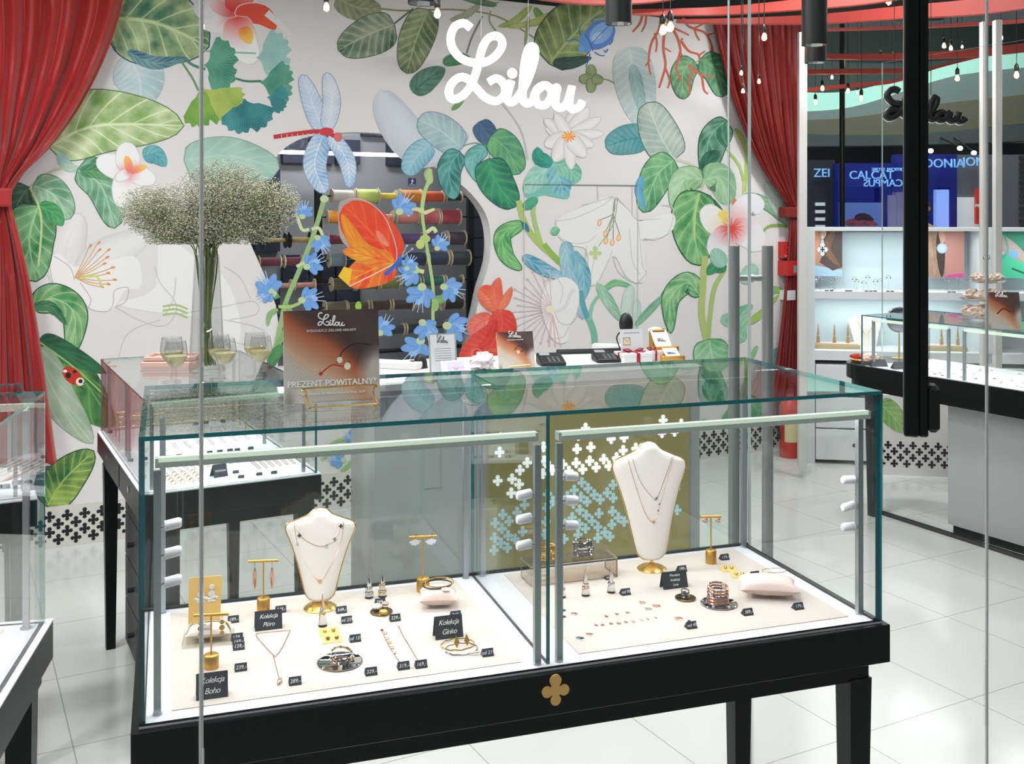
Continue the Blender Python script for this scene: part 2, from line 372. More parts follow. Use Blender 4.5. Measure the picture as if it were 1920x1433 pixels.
# wall face as two polygons split at hole
def ring():
    hx = hole; iL = min(range(len(hx)), key=lambda i: hx[i][0]); iR = max(range(len(hx)), key=lambda i: hx[i][0])
    n = len(hx)
    def walk(a, b, st):
        o = [hx[a]]; i = a
        while i != b: i = (i+st) % n; o.append(hx[i])
        return o
    A = walk(iL, iR, 1); B = walk(iL, iR, -1)
    up, lo = (A, B) if sum(p[1] for p in A)/len(A) > sum(p[1] for p in B)/len(B) else (B, A)
    top = [(U0, ZW), (U0, up[0][1])]+up+[(U1, up[-1][1]), (U1, ZW)]
    bot = [(U0, 0), (U1, 0), (U1, lo[-1][1])]+lo[::-1]+[(U0, lo[0][1])]
    return top, bot
tp, bt = ring()
mb = MB()
for poly in (tp, bt):
    mb.add([wp(u, z, 0) for u, z in poly], [tuple(range(len(poly)))]); mb.add([wp(u, z, -TB) for u, z in poly], [tuple(range(len(poly)-1, -1, -1))])
n = len(hole); k = [wp(u, z, 0) for u, z in hole]+[wp(u, z, -TB) for u, z in hole]; mb.add(k, [(i, (i+1) % n, n+(i+1) % n, n+i) for i in range(n)])
oc = [(U0, 0), (U1, 0), (U1, ZW), (U0, ZW)]; mb.add([wp(u, z, 0) for u, z in oc]+[wp(u, z, -TB) for u, z in oc], [(i, (i+1) % 4, 4+(i+1) % 4, 4+i) for i in range(4)])
wall = struct('wall_back', mb, WALLM)
# recess behind the opening
mb = MB(); ux0, ux1 = hole[0][0]-.35, max(h[0] for h in hole)+.45
def wbox(mb, u0, u1, o0, o1, z0, z1):
    vs = [wp(u, z, o) for z in (z0, z1) for u, o in ((u0, o0), (u1, o0), (u1, o1), (u0, o1))]
    mb.add(vs, [(3, 2, 1, 0), (4, 5, 6, 7), (0, 1, 5, 4), (1, 2, 6, 5), (2, 3, 7, 6), (3, 0, 4, 7)]); return mb
RECM = mat('recess_grey_wall', S(150, 153, 158), .55, noise=.3, nscale=2)
wbox(mb, ux0, ux1, -1.30, -1.34, 0.3, 3.0)
struct('wall_recess', mb, RECM)
mb = MB(); wbox(mb, ux0, ux1, -.1, -1.3, 2.9, 2.94); wbox(mb, ux0-.04, ux0, -.1, -1.3, .3, 2.94); wbox(mb, ux1, ux1+.04, -.1, -1.3, .3, 2.94)
struct('wall_recess_side', mb, mat('recess_dark', S(44, 48, 60), .6))
mb = MB(); k0 = wl(W(520, 290, -1.0)); k1 = wl(W(775, 300, -1.0))
wbox(mb, k0[0], k1[0], -1.0, -1.03, k1[1]+.02, k1[1]+.045)
t = obj('light_strip', mb, mat('led_strip_white', (1, 1, 1, 1), .5, emis=(1, 1, 1, 1), es=9)); tag(t, 'thin white light strip glowing at the top of the dark wall opening', 'light')
c = wp((ux0+ux1)/2, 2.78, -.6); area('recess_light', c, .8, 34, (.95, .98, 1), size_y=.3, rot=(0, 0, WA))
# stacked dark storage cubbies on recess wall
mb = MB(); 
for r_ in range(9):
    for c_ in range(9):
        if (r_*7+c_*3) % 4 != 3 and (r_ > 5 or (c_ < 7 and r_ < 3) or c_ in (2, 3)): wbox(mb, ux0+.12+c_*.2, ux0+.30+c_*.2, -1.295, -1.24, .9+r_*.21, 1.08+r_*.21)
t = obj('storage_boxes', mb, mat('dark_blue_box', S(34, 42, 62), .5)); tag(t, 'dark blue drawer fronts stacked against the recess wall behind the thread rack', 'storage')
# ================= mural =================
P = Paint(lambda x, y, o: W(x, y, o+.001))
DG, MG, LGr, PG = (38,104,70), (92,160,104), (160,200,140), (196,216,180)
TE, TL, BT = (34,110,104), (120,180,170), (150,196,200)
ln = (204,199,198); lf = (236,232,230)
# left: pale lily sketches
P.poly([(300,430),(350,470),(420,520),(450,600),(440,650),(380,600),(320,590),(220,570),(290,540)], lf, 4)
for q in ([(215,575),(260,600),(300,612),(322,600),(330,570),(300,530),(290,500)],[(300,600),(240,625),(220,680)],[(330,590),(420,575),(470,565),(485,575),(478,590),(430,600)],[(420,600),(470,610),(500,625),(500,650)],[(430,640),(480,655),(490,690)],[(420,500),(450,520),(470,560)],[(330,520),(325,560),(310,590)]): P.stroke(q, 2, ln)
for i, q in enumerate([(20,30),(35,20),(50,12)]): P.stroke([(305,575+i*8),(330,572+i*8),(352,580+i*8)], 4, (176,190,130))
P.leaf([(140,530),(120,480),(150,400)], 80, (233,228,226), (222,214,212), 5, k=.5, outline=(ln, 1.5), fat=.5)
P.leaf([(150,520),(200,480),(280,440)], 70, (234,230,230), (226,222,222), 4, k=.4, fat=.5)
P.poly([(92,490),(110,475),(140,500),(200,490),(250,480),(265,510),(262,540),(235,545),(215,575),(190,585),(165,578),(150,560),(110,545),(95,520)], (238,234,230), 4)
for q in ([(92,490),(98,525),(110,545),(150,562),(170,580),(200,584),(212,570),(215,545),(240,540),(236,565),(218,575)],[(100,480),(130,500),(140,525)],[(150,530),(170,560),(165,578)]): P.stroke(q, 1.8, (196,186,184))
for i in range(11):
    a = R(-60+i*9); L_ = 55+((i*37) % 23); P.stroke([(140,520),(140+L_*.5*math.cos(a), 518+L_*.5*math.sin(a)),(140+L_*math.cos(a), 516+L_*math.sin(a)-6)], 2, (214,170,130)); P.disc(140+L_*math.cos(a)+2, 516+L_*math.sin(a)-7, 4.5, 2.5, (226,150,90), 8, a)
P.stroke([(150,522),(180,518),(192,538)], 4, (206,214,120))
# top-left leaves
P.leaf([(240,100),(262,150),(262,205)], 96, (176,204,208), (212,220,220), 9, k=.8, fat=.75, outline=((150,180,190), 1))
P.leaf([(200,34),(290,42),(392,88)], 150, (52,112,84), (196,214,160), 7, fat=.62, asym=(1, 1.1), outline=((24,66,92), 2.2), edge=.55)
P.leaf([(238,96),(290,118),(352,108)], 26, (28,74,120), (130,176,170), 8, fat=.8)
P.leaf([(380,40),(400,20),(440,22)], 70, (232,228,232), (216,214,220), 4, k=.4)

P.leaf([(440,24),(412,44),(375,48)], 34, (0,0,0), (0,0,0), grad=((214,60,44),(236,228,228),1.5))
P.leaf([(440,24),(410,-2),(395,-30)], 46, (0,0,0), (0,0,0), grad=((214,50,40),(240,220,220),1.2))
P.leaf([(440,24),(450,0),(480,-28)], 50, (0,0,0), (0,0,0), grad=((210,46,40),(236,120,110),1.1))
P.leaf([(440,24),(490,28),(518,56)], 40, (0,0,0), (0,0,0), grad=((222,70,60),(226,90,50),.9), outline=((236,220,220), 1.5))
P.leaf([(445,30),(452,75),(478,118)], 60, (0,0,0), (0,0,0), grad=((226,66,50),(240,238,236),1.3), fat=.5, outline=((214,206,200), 1.2))
P.leaf([(455,50),(462,66),(470,82)], 26, (0,0,0), (0,0,0), grad=((232,120,60),(244,206,90),1))
P.stroke([(500,24),(530,50),(542,66)], 14, (232,226,226), .6)
P.stroke([(375,95),(430,98),(480,100)], 3, (140,180,170)); P.fan((480,108), 66, -62, 58, (132,184,178), (176,206,200))
P.stroke([(343,108),(362,122),(385,130)], 5, (70,130,120)); P.stroke([(340,115),(360,145),(372,170)], 4, (110,150,100)); P.stroke([(430,143),(460,152),(490,152)], 4, (50,120,100))
P.fan((382,122), 64, -66, 72, (36,122,100), (110,176,150)); P.fan((486,154), 64, -44, 52, (38,120,102), (112,176,150)); P.fan((374,162), 76, 28, 118, (74,140,60), (150,184,70)); P.fan((380,166), 80, -2, 62, (120,160,54), (196,206,110)); P.fan((458,184), 66, 18, 140, (20,98,108), (80,160,160)); P.fan((500,182), 40, -40, 60, (20,98,108), (80,160,160))
P.leaf([(92,276),(180,236),(345,236)], 128, (126,168,84), (222,232,190), 8, fat=.62, asym=(1.1, .85), outline=((84,120,60), 1.8), edge=.8)
P.leaf([(110,285),(125,310),(150,318)], 22, (150,196,190), (190,214,206), 4)
P.leaf([(268,295),(290,290),(312,312)], 36, (130,190,192), (70,150,160), 6)
P.stroke([(145,312),(100,320),(62,345),(54,360)], 5, (190,196,160))
P.leaf([(55,350),(30,390),(35,430)], 70, (30,64,44), (90,128,96), 5, fat=.6)
P.leaf([(62,348),(100,365),(132,410)], 62, (96,150,112), (176,206,176), 5, fat=.5, outline=((70,130,90), 1.5))
P.leaf([(145,318),(190,350),(215,428)], 74, (60,132,90), (168,206,176), 6, fat=.5, asym=(1.1, .8), outline=((40,104,70), 1.5))
P.leaf([(150,322),(180,322),(207,337)], 26, (40,116,70), (110,166,120), 5)
P.leaf([(72,385),(55,450),(68,528)], 96, (24,112,56), (150,196,146), 6, fat=.55, outline=((20,80,50), 2))
P.leaf([(72,385),(100,400),(118,424)], 34, (24,116,66), (90,170,110), 4)
P.stroke([(56,352),(72,385),(78,425),(72,500)], 4, (190,202,140))
# plumeria left
for a, l, w_ in ((200, 66, 46), (262, 56, 46), (100, 70, 56), (20, 52, 36), (150, 30, 20)):
    q = R(a); P.leaf([(243,322),(243+l*.5*math.cos(q),322+l*.5*math.sin(q)),(243+l*math.cos(q),322+l*math.sin(q))], w_, (0,0,0), (0,0,0), grad=((236,120,130),(240,238,238),2.0), fat=.5, outline=((206,200,198), 1.2))
P.leaf([(244,324),(240,305),(236,292)], 16, (0,0,0), (0,0,0), grad=((240,110,120),(246,190,90),1)); P.leaf([(244,324),(262,316),(276,312)], 14, (0,0,0), (0,0,0), grad=((240,110,120),(246,200,110),1))

P.leaf([(345,300),(430,292),(524,316)], 94, (160,196,178), (186,210,194), 7, k=.7, fat=.45, asym=(.75, 1.1), outline=((110,160,140), 1.3))
# lower left
P.leaf([(62,575),(100,560),(140,590),(132,670)], 58, (60,140,80), (170,204,150), 6, fat=.55, outline=((20,80,50), 2))
P.leaf([(58,578),(95,575),(125,610)], 20, (24,90,60), (90,150,100), 5)
P.leaf([(72,640),(140,690),(215,800)], 120, (30,90,50), (104,160,84), 7, fat=.6, asym=(.5, 1.15))
P.leaf([(72,638),(110,655),(200,700)], 44, (22,80,54), (50,116,70), 5)
P.leaf([(70,650),(105,740),(174,832)], 70, (150,176,146), (196,208,186), 3, k=.6, fat=.65, outline=((130,156,126), 1))
P.stroke([(72,640),(140,690),(200,745)], 3, (150,190,110))
P.disc(136, 705, 22, 14, (190,48,28), 18, .7); P.disc(150, 716, 8, 8, (236,220,200), 10); P.disc(151, 715, 4, 4, (20,16,16), 8); P.disc(128, 704, 5.5, 5.5, (24,18,18), 10); P.disc(122, 696, 4, 3, (240,226,210), 8); P.disc(140, 697, 4, 3, (24,18,18), 8); P.stroke([(150,724),(156,730)], 1.2, (30,20,20)); P.stroke([(155,719),(162,716)], 1.2, (30,20,20))
P.leaf([(88,950),(120,900),(176,846)], 74, (38,104,62), (170,196,96), 9, fat=.62, outline=((22,70,48), 2), edge=.7, asym=(1, 1))
# dragonfly
for m_, w_, c1, c2 in (([(604,243),(588,200),(566,140)], 38, (176,200,226), (222,226,234)), ([(612,243),(622,190),(612,136)], 34, (190,208,230), (226,228,234)), ([(606,252),(590,310),(610,362)], 44, (120,170,214), (232,236,242)), ([(618,252),(650,300),(656,352)], 32, (130,176,218), (234,238,244))): P.leaf(m_, w_, c1, c2, 14, k=.8, fat=.45, outline=((130,150,190), 1.2))
P.stroke([(513,257),(560,250),(605,247),(640,262)], 8, (190,50,60)); P.disc(612, 247, 14, 8, (206,60,66)); P.disc(634, 257, 8, 9, (214,110,110))
for i in range(8): P.stroke([(528+i*10, 252-i*.5),(528+i*10, 258-i*.5)], 1.2, (236,190,190), sub=1)
# centre top leaves
P.stroke([(700,15),(760,20),(850,18),(930,30),(1000,70),(1030,95)], 3, (140,140,110)); P.stroke([(740,44),(760,28),(775,16)], 3, (90,100,70))
P.leaf([(630,-6),(670,14),(716,18)], 50, (124,130,96), (168,172,140), 7, fat=.5); P.leaf([(740,46),(690,65),(634,94)], 76, (64,104,74), (176,186,160), 8, fat=.5, asym=(1.1, .9), outline=((50,80,50), 1.2), edge=.6)
P.leaf([(803,18),(780,75),(762,138)], 66, (70,104,66), (170,176,140), 9, fat=.5, outline=((60,84,50), 1.2), edge=.7)
P.leaf([(774,174),(800,150),(835,128)], 44, (110,150,126), (60,104,84), 5); P.leaf([(830,118),(860,110),(885,112)], 24, (60,124,80), (90,140,100), 4); P.leaf([(870,186),(855,200),(846,206)], 10, (90,140,80), (130,170,110))
P.leaf([(900,10),(870,30),(842,38)], 14, (150,158,130), (180,186,160)); P.stroke([(905,30),(885,70),(875,100)], 3, (110,130,110)); P.leaf([(932,10),(900,4),(860,-4)], 12, (90,124,90), (140,160,130)); P.stroke([(935,5),(890,8)], 2, (110,130,100))
P.leaf([(998,10),(965,40),(933,50)], 14, (140,164,80), (180,190,120)); P.leaf([(1002,14),(1020,40),(1036,52)], 16, (70,130,60), (140,176,90)); P.leaf([(1050,18),(1010,40),(952,52)], 16, (150,160,80), (196,196,130)); P.leaf([(992,30),(988,60),(984,86)], 7, (130,150,100), (150,170,120)); P.stroke([(920,20),(918,40),(930,58)], 3, (150,160,120)); 
P.leaf([(712,170),(790,270),(880,250)], 90, (206,214,224), (214,220,228), 3, k=.4, fat=.7, asym=(.7, 1))
P.stroke([(930,180),(975,240),(990,300)], 3, (190,190,192))
# beetle leaf and beetle
P.leaf([(1030,120),(1080,60),(1140,10)], 116, (84,112,66), (168,184,120), 8, fat=.5, asym=(1.05, .75), outline=((40,70,60), 2), edge=.45)
P.leaf([(1036,118),(1070,118),(1110,108)], 24, (30,60,60), (60,90,76), 4)
for q in ([(1092,82),(1078,74),(1060,78)],[(1090,70),(1086,56),(1092,44)],[(1106,100),(1104,112),(1098,126)],[(1115,98),(1126,104),(1134,104)],[(1142,84),(1148,78),(1150,66)],[(1108,40),(1118,32),(1132,30)],[(1140,92),(1136,98),(1132,94)]): P.stroke(q, 2.5, (60,110,190), .3)
P.disc(1124, 65, 33, 25, (86,134,206), 20, -.7); P.disc(1127, 62, 25, 17, (136,176,226), 18, -.7); P.disc(1119, 68, 11, 6, (180,204,236), 12, -.6); P.poly([(1088,70),(1096,62),(1110,92),(1098,98),(1088,94)], (100,148,214), 3); P.stroke([(1096,64),(1104,76),(1112,96)], 1.6, (46,86,160)); P.disc(1090, 92, 6, 7, (110,160,220)); P.stroke([(1106,86),(1124,66),(1142,48)], 1.4, (60,100,180))
# clover and pale leaf
P.stroke([(1110,148),(1140,150),(1165,165)], 2.5, (140,156,120))
for a, l in ((-95, 26), (175, 24), (95, 27), (12, 21)):
    q = R(a); P.leaf([(1110,147),(1110+l*.5*math.cos(q),147+l*.5*math.sin(q)),(1110+l*math.cos(q),147+l*math.sin(q))], 19, (132,152,104), (170,184,140), 3, fat=.4, k=.6, outline=((90,116,70), 1))
P.leaf([(1180,88),(1192,160),(1206,236)], 78, (176,196,196), (206,214,212), 11, k=.8, fat=.5, edge=.85)
P.leaf([(1186,120),(1196,170),(1208,220)], 26, (140,172,172), (170,194,192), 6)
# coral
CO = (206,94,68)
for q, w_ in (([(1205,26),(1200,44),(1186,60)], 5), ([(1212,28),(1210,46),(1203,60)], 4), ([(1240,30),(1236,56),(1222,80),(1216,115),(1220,140)], 5), ([(1228,62),(1232,80),(1230,98)], 4), ([(1246,62),(1244,90),(1248,120),(1244,140),(1236,165)], 5), ([(1248,128),(1256,150),(1252,166)], 4), ([(1247,90),(1258,97)], 3), ([(1252,40),(1270,70),(1276,100),(1268,128),(1278,152)], 5), ([(1262,52),(1280,60),(1292,66)], 4), ([(1278,78),(1292,96),(1310,103),(1312,122)], 5), ([(1274,98),(1290,122),(1300,130),(1292,150),(1294,176)], 5), ([(1296,128),(1315,142),(1320,168),(1328,176)], 4.5), ([(1310,104),(1322,96)], 4), ([(1280,34),(1290,48),(1302,54),(1322,62),(1334,84),(1332,104)], 5), ([(1302,54),(1306,66),(1312,76)], 4), ([(1300,54),(1320,44)], 4), ([(1316,140),(1340,146)], 3.5), ([(1334,84),(1340,104)], 4), ([(1326,66),(1340,62)], 3), ([(1218,112),(1210,124)], 4), ([(1280,72),(1276,78)], 4)): P.stroke(q, w_, CO, .35)
P.leaf([(1300,112),(1280,140),(1282,186)], 46, (40,112,72), (140,184,140), 6, fat=.5, outline=((20,84,60), 1.4)); P.leaf([(1314,110),(1345,135),(1354,182)], 52, (44,116,76), (120,172,130), 6, fat=.5, outline=((20,84,60), 1.4)); P.stroke([(1298,124),(1310,114),(1330,116),(1348,140)], 2, (120,160,100))
for q, w_ in (([(1276,100),(1268,128),(1278,152)], 5), ([(1290,122),(1300,130),(1292,150),(1294,176)], 5), ([(1296,128),(1315,142),(1320,168),(1328,176)], 4.5), ([(1316,140),(1340,146)], 3.5), ([(1248,128),(1256,150),(1252,166)], 4)): P.stroke(q, w_, CO, .35)
# right upper leaves
P.leaf([(1215,258),(1175,262),(1136,276)], 56, (128,176,176), (60,140,150), 9, fat=.45, outline=((60,130,140), 1.3))
P.leaf([(1264,300),(1236,250),(1214,192)], 74, (150,172,158), (196,206,192), 10, fat=.42, asym=(1, 1), outline=((50,100,90), 1.6), k=.8)
P.stroke([(1264,298),(1300,310),(1320,335)], 5, (206,206,180)); P.stroke([(1320,335),(1318,350),(1308,370)], 4, (190,196,160))
P.leaf([(1264,300),(1232,330),(1206,398)], 62, (60,136,90), (150,196,150), 6, fat=.5, outline=((30,96,60), 1.6)); P.leaf([(1204,330),(1198,360),(1210,396)], 16, (70,150,190), (110,176,200), 3)
P.leaf([(1362,225),(1330,260),(1322,332)], 62, (40,110,76), (130,176,150), 5, fat=.5, asym=(1.2, .6), outline=((16,70,50), 1.6)); P.leaf([(1320,335),(1330,300),(1350,285)], 30, (20,80,60), (60,120,90), 3)
P.leaf([(1318,336),(1280,340),(1268,398)], 48, (130,180,130), (186,212,180), 5, fat=.5, outline=((90,150,110), 1.2)); P.leaf([(1320,338),(1350,335),(1366,385)], 56, (120,176,130), (176,208,170), 4, fat=.5)
P.leaf([(1322,370),(1345,410),(1354,430)], 34, (20,90,60), (60,130,90), 4)
P.leaf([(1310,358),(1300,420),(1312,498)], 84, (34,128,66), (150,200,140), 6, fat=.55, outline=((14,84,50), 2))
P.stroke([(1312,362),(1304,400),(1302,450)], 3, (190,208,140))
P.leaf([(1378,240),(1392,262),(1398,290)], 10, (150,176,80), (180,196,110)); P.stroke([(1384,250),(1400,290),(1396,360)], 7, (176,196,96)); P.stroke([(1362,280),(1386,310),(1394,340)], 5, (170,194,110)); P.stroke([(1396,340),(1393,366)], 6, (186,200,130), .5)
P.leaf([(1394,366),(1440,384),(1474,420)], 22, (110,156,120), (160,190,160), 6, outline=((70,120,90), 1)); P.leaf([(1434,340),(1460,385),(1474,420)], 26, (180,204,190), (206,218,206), 6, k=.5); P.stroke([(1476,424),(1440,425),(1422,452)], 6, (140,176,90), .4)
# plumeria right
P.leaf([(1378,425),(1342,415),(1322,385)], 50, (0,0,0), (0,0,0), grad=((240,214,150),(240,236,236),1.2), fat=.45, outline=((200,196,190), 1)); P.leaf([(1372,420),(1360,405),(1345,400)], 22, (0,0,0), (0,0,0), grad=((240,180,90),(244,220,120),1))
P.leaf([(1372,428),(1384,400),(1376,372)], 22, (0,0,0), (0,0,0), grad=((220,70,60),(236,110,80),1)); P.leaf([(1372,428),(1405,385),(1430,395)], 46, (0,0,0), (0,0,0), grad=((232,150,140),(232,230,234),1.8), fat=.5); P.leaf([(1372,428),(1405,440),(1425,470)], 54, (0,0,0), (0,0,0), grad=((226,96,90),(232,228,232),1.5), fat=.5); P.leaf([(1372,428),(1350,460),(1350,486)], 50, (0,0,0), (0,0,0), grad=((224,70,66),(234,230,236),1.6), fat=.5)
for i in range(14):
    a = R(i*26+8); P.stroke([(1372,428),(1372+24*math.cos(a), 430+24*math.sin(a))], 3, (220,76,70), .9, 2)
# middle leaves (blueish group)
P.stroke([(858,278),(890,268),(918,278)], 2, (110,150,150)); P.stroke([(862,280),(855,300)], 2, (110,150,150)); P.stroke([(918,278),(918,300)], 2, (140,170,150))
P.leaf([(866,278),(825,245),(784,224)], 62, (152,182,194), (190,208,212), 7, k=.8, fat=.42, outline=((120,140,160), 1.3)); P.leaf([(808,270),(780,296),(762,328)], 46, (116,176,196), (170,206,216), 8, fat=.45, k=.9, outline=((90,150,170), 1.2))
P.leaf([(898,228),(912,250),(928,270)], 42, (52,84,122), (80,110,140), 3, fat=.5); P.leaf([(862,284),(842,320),(852,374)], 46, (24,104,104), (110,176,170), 6, fat=.5, outline=((14,80,84), 1.4)); P.leaf([(912,278),(886,300),(904,344)], 32, (70,150,150), (130,190,184), 5, fat=.45, outline=((40,110,110), 1.2))
P.leaf([(920,256),(950,280),(974,326)], 56, (56,138,112), (120,180,120), 5, fat=.42, outline=((30,100,90), 1.4)); P.leaf([(916,298),(930,340),(966,388)], 66, (20,104,90), (70,160,110), 6, fat=.45, outline=((10,76,80), 1.6))
P.stroke([(972,376),(985,420),(1010,455),(1060,498)], 11, (170,192,110)); P.stroke([(1008,362),(1000,400),(1014,455)], 8, (170,196,120)); P.stroke([(1020,458),(1045,488),(1064,500)], 10, (140,176,80))

P.poly([(1002,290),(1008,274),(1014,296),(1040,302),(1070,300),(1090,318),(1086,340),(1070,350),(1066,372),(1040,370),(1020,366),(990,372),(980,352),(988,335),(1002,325)], (120,186,176), 4)
P.leaf([(1040,310),(1010,330),(985,362)], 40, (130,196,180), (180,216,200), 5, fat=.5); P.leaf([(1040,308),(1050,340),(1058,368)], 44, (60,140,190), (150,206,196), 6, fat=.5); P.leaf([(1042,306),(1070,320),(1084,342)], 34, (70,160,130), (150,206,180), 5, fat=.5); P.leaf([(1036,308),(1012,296),(1008,276)], 28, (24,130,116), (60,160,140), 4); P.leaf([(1008,372),(990,385),(984,394)], 20, (60,150,120), (90,170,130), 3)
P.leaf([(982,420),(944,440),(950,480),(978,506)], 32, (60,150,80), (150,204,140), 5, fat=.55, outline=((30,104,60), 1.5)); P.leaf([(978,418),(985,424),(992,436)], 10, (40,100,140), (60,130,150))
# lotus
for a, l, w_ in ((-80, 50, 26), (-55, 66, 30), (-30, 70, 24), (-5, 66, 22), (20, 50, 26), (200, 46, 22), (215, 56, 24), (240, 50, 24), (160, 48, 30), (120, 54, 32), (85, 62, 24), (50, 50, 30)):
    q = R(a); P.leaf([(1066,256),(1066+l*.5*math.cos(q),256+l*.5*math.sin(q)),(1066+l*math.cos(q),256+l*math.sin(q))], w_, (238,234,232), (230,224,224), 3, k=.4, fat=.6, outline=((200,196,198), 1.1))
for i in range(12):
    a = R(i*33); P.stroke([(1066,256),(1066+13*math.cos(a), 256+11*math.sin(a))], 4, (240,150,80) if i % 2 else (246,180,100), .3, 2)
# big lily sketch
P.poly([(1045,440),(1048,410),(1100,385),(1140,370),(1180,395),(1200,415),(1260,400),(1262,430),(1230,450),(1205,450),(1210,500),(1205,530),(1175,520),(1150,480),(1120,530),(1105,530),(1100,470),(1070,460)], (231,228,225), 4)
for q in ([(1042,412),(1048,440),(1070,455),(1100,455),(1118,440)],[(1150,368),(1120,378),(1090,385)],[(1042,415),(1080,408),(1130,385),(1150,368)],[(1155,368),(1180,395),(1196,412),(1240,410)],[(1196,412),(1200,450),(1205,500),(1212,512),(1195,530)],[(1150,480),(1160,510),(1190,530),(1205,525)],[(1100,460),(1098,500),(1106,530),(1120,530),(1140,490),(1148,470)],[(1186,346),(1186,400)],[(1240,385),(1262,392),(1250,440),(1200,450)],[(1115,480),(1108,520)],[(1180,430),(1186,490),(1200,515)],[(1120,346),(1122,376)]): P.stroke(q, 1.6, (202,198,198))
for x, y in ((1124,418),(1135,438),(1148,455),(1160,446),(1136,452)): P.stroke([(1153,372),(1150,400),(x+2,y-6)], 2, (150,156,140)); P.disc(x, y, 4.5, 7, (232,178,134), 10, .2); P.disc(x, y, 2, 4, (246,214,180), 8, .2)
P.stroke([(1158,372),(1150,420),(1122,462)], 1.6, (150,160,120))
P.poly([(1116+p[0], 475-p[1]) for p in clover(13)], (190,202,150)); P.leaf([(1046,426),(1040,434),(1032,434)], 16, (110,180,140), (150,206,170), 3)
# blue long leaves
P.leaf([(980,480),(1020,505),(1062,523)], 24, (70,150,176), (170,204,220), 5, outline=((70,140,160), 1)); P.leaf([(1062,452),(1068,510),(1094,600)], 30, (120,170,190), (170,204,214), 6, fat=.5); P.leaf([(1074,470),(1095,520),(1090,570)], 28, (90,160,180), (150,196,206), 6); P.stroke([(1088,545),(1094,575),(1104,600)], 10, (90,160,170)); P.stroke([(1104,596),(1114,625),(1116,660)], 11, (120,180,160)); P.stroke([(1106,600),(1112,570),(1132,545)], 6, (140,190,170)); P.leaf([(1130,546),(1155,530),(1190,540)], 12, (90,170,110), (140,196,150)); P.leaf([(1120,532),(1145,570),(1164,602)], 20, (110,170,130), (180,210,190), 4); P.leaf([(1184,535),(1176,570),(1170,610)], 22, (190,212,200), (206,220,210), 3); P.leaf([(1194,560),(1194,590),(1188,620)], 16, (180,206,192), (200,218,206), 3); P.leaf([(1190,612),(1225,575),(1248,552)], 14, (90,156,120), (150,190,160), 3)
# stamen flower
P.poly([(1030,530),(1060,520),(1082,535),(1086,560),(1080,590),(1068,612),(1064,640),(1040,640),(1020,600),(1015,560)], (233,229,228), 4)
P.stroke([(1040,586),(1060,575),(1070,550),(1078,545)], 7, (222,216,220)); P.stroke([(1040,586),(1050,605),(1068,608),(1084,590),(1086,560)], 1.6, (200,192,196)); P.stroke([(1066,612),(1056,632),(1030,636)], 1.6, (204,196,200)); P.stroke([(1018,530),(1040,520),(1055,540),(1050,570)], 1.5, (206,200,204))
for i in range(16):
    a = R(95+i*11.5); l = 62+((i*29) % 21); x, y = 1034+l*math.cos(a), 580+l*math.sin(a)*.95; P.stroke([(1034,580),(x,y)], 1.8, (214,186,190), .3, 2); P.disc(x, y, 2.5, 2, (206,180,184), 6)
P.disc(1032, 580, 9, 7, (232,226,196)); 
for x in (1030, 1042, 1052): P.stroke([(1036,590),(x,650)], 2, (222,180,180))
# right stems and leaves
P.leaf([(1240,555),(1260,536),(1282,525)], 10, (30,100,70), (130,180,140)); P.leaf([(1312,556),(1290,530),(1258,560),(1258,625)], 40, (60,146,96), (170,210,160), 6, fat=.6, outline=((30,104,70), 1.6))
P.stroke([(1322,480),(1318,540),(1316,590),(1326,640)], 12, (176,192,116)); P.stroke([(1360,505),(1340,540),(1332,590),(1328,640)], 8, (170,190,120)); P.leaf([(1362,506),(1342,500),(1325,515)], 24, (40,120,80), (80,160,110), 3); P.leaf([(1358,500),(1345,480),(1340,465)], 30, (150,200,176), (180,214,196), 4, k=.5)
P.leaf([(1390,530),(1410,508),(1420,500)], 30, (160,206,186), (186,216,200), 4, k=.5); P.leaf([(1396,640),(1384,620),(1390,590),(1412,572)], 34, (110,180,140), (170,212,184), 5); P.leaf([(1398,608),(1425,590),(1462,552)], 14, (150,184,90), (180,204,120), 4); P.leaf([(1368,590),(1358,600),(1366,612)], 14, (120,186,150), (160,206,180)); P.leaf([(1470,546),(1445,545),(1436,572)], 14, (130,176,100), (160,196,120)); P.stroke([(1400,700),(1402,760),(1404,800)], 6, (186,196,110)); P.stroke([(1404,680),(1390,730),(1366,770)], 5, (180,196,120)); P.leaf([(1420,648),(1408,672),(1400,690)], 10, (130,180,130), (160,200,150))
P.leaf([(1330,636),(1340,680),(1372,716)], 70, (110,180,130), (176,212,176), 6, fat=.45, outline=((60,136,90), 1.6)); P.leaf([(1322,715),(1345,740),(1358,740)], 40, (60,130,96), (90,160,120), 4); P.leaf([(1448,655),(1455,670),(1462,690)], 34, (130,186,180), (90,160,160), 5)
P.leaf([(1410,740),(1395,775),(1350,800)], 60, (90,160,110), (130,190,140), 5); P.stroke([(1312,800),(1320,788),(1340,800)], 5, (150,190,150))
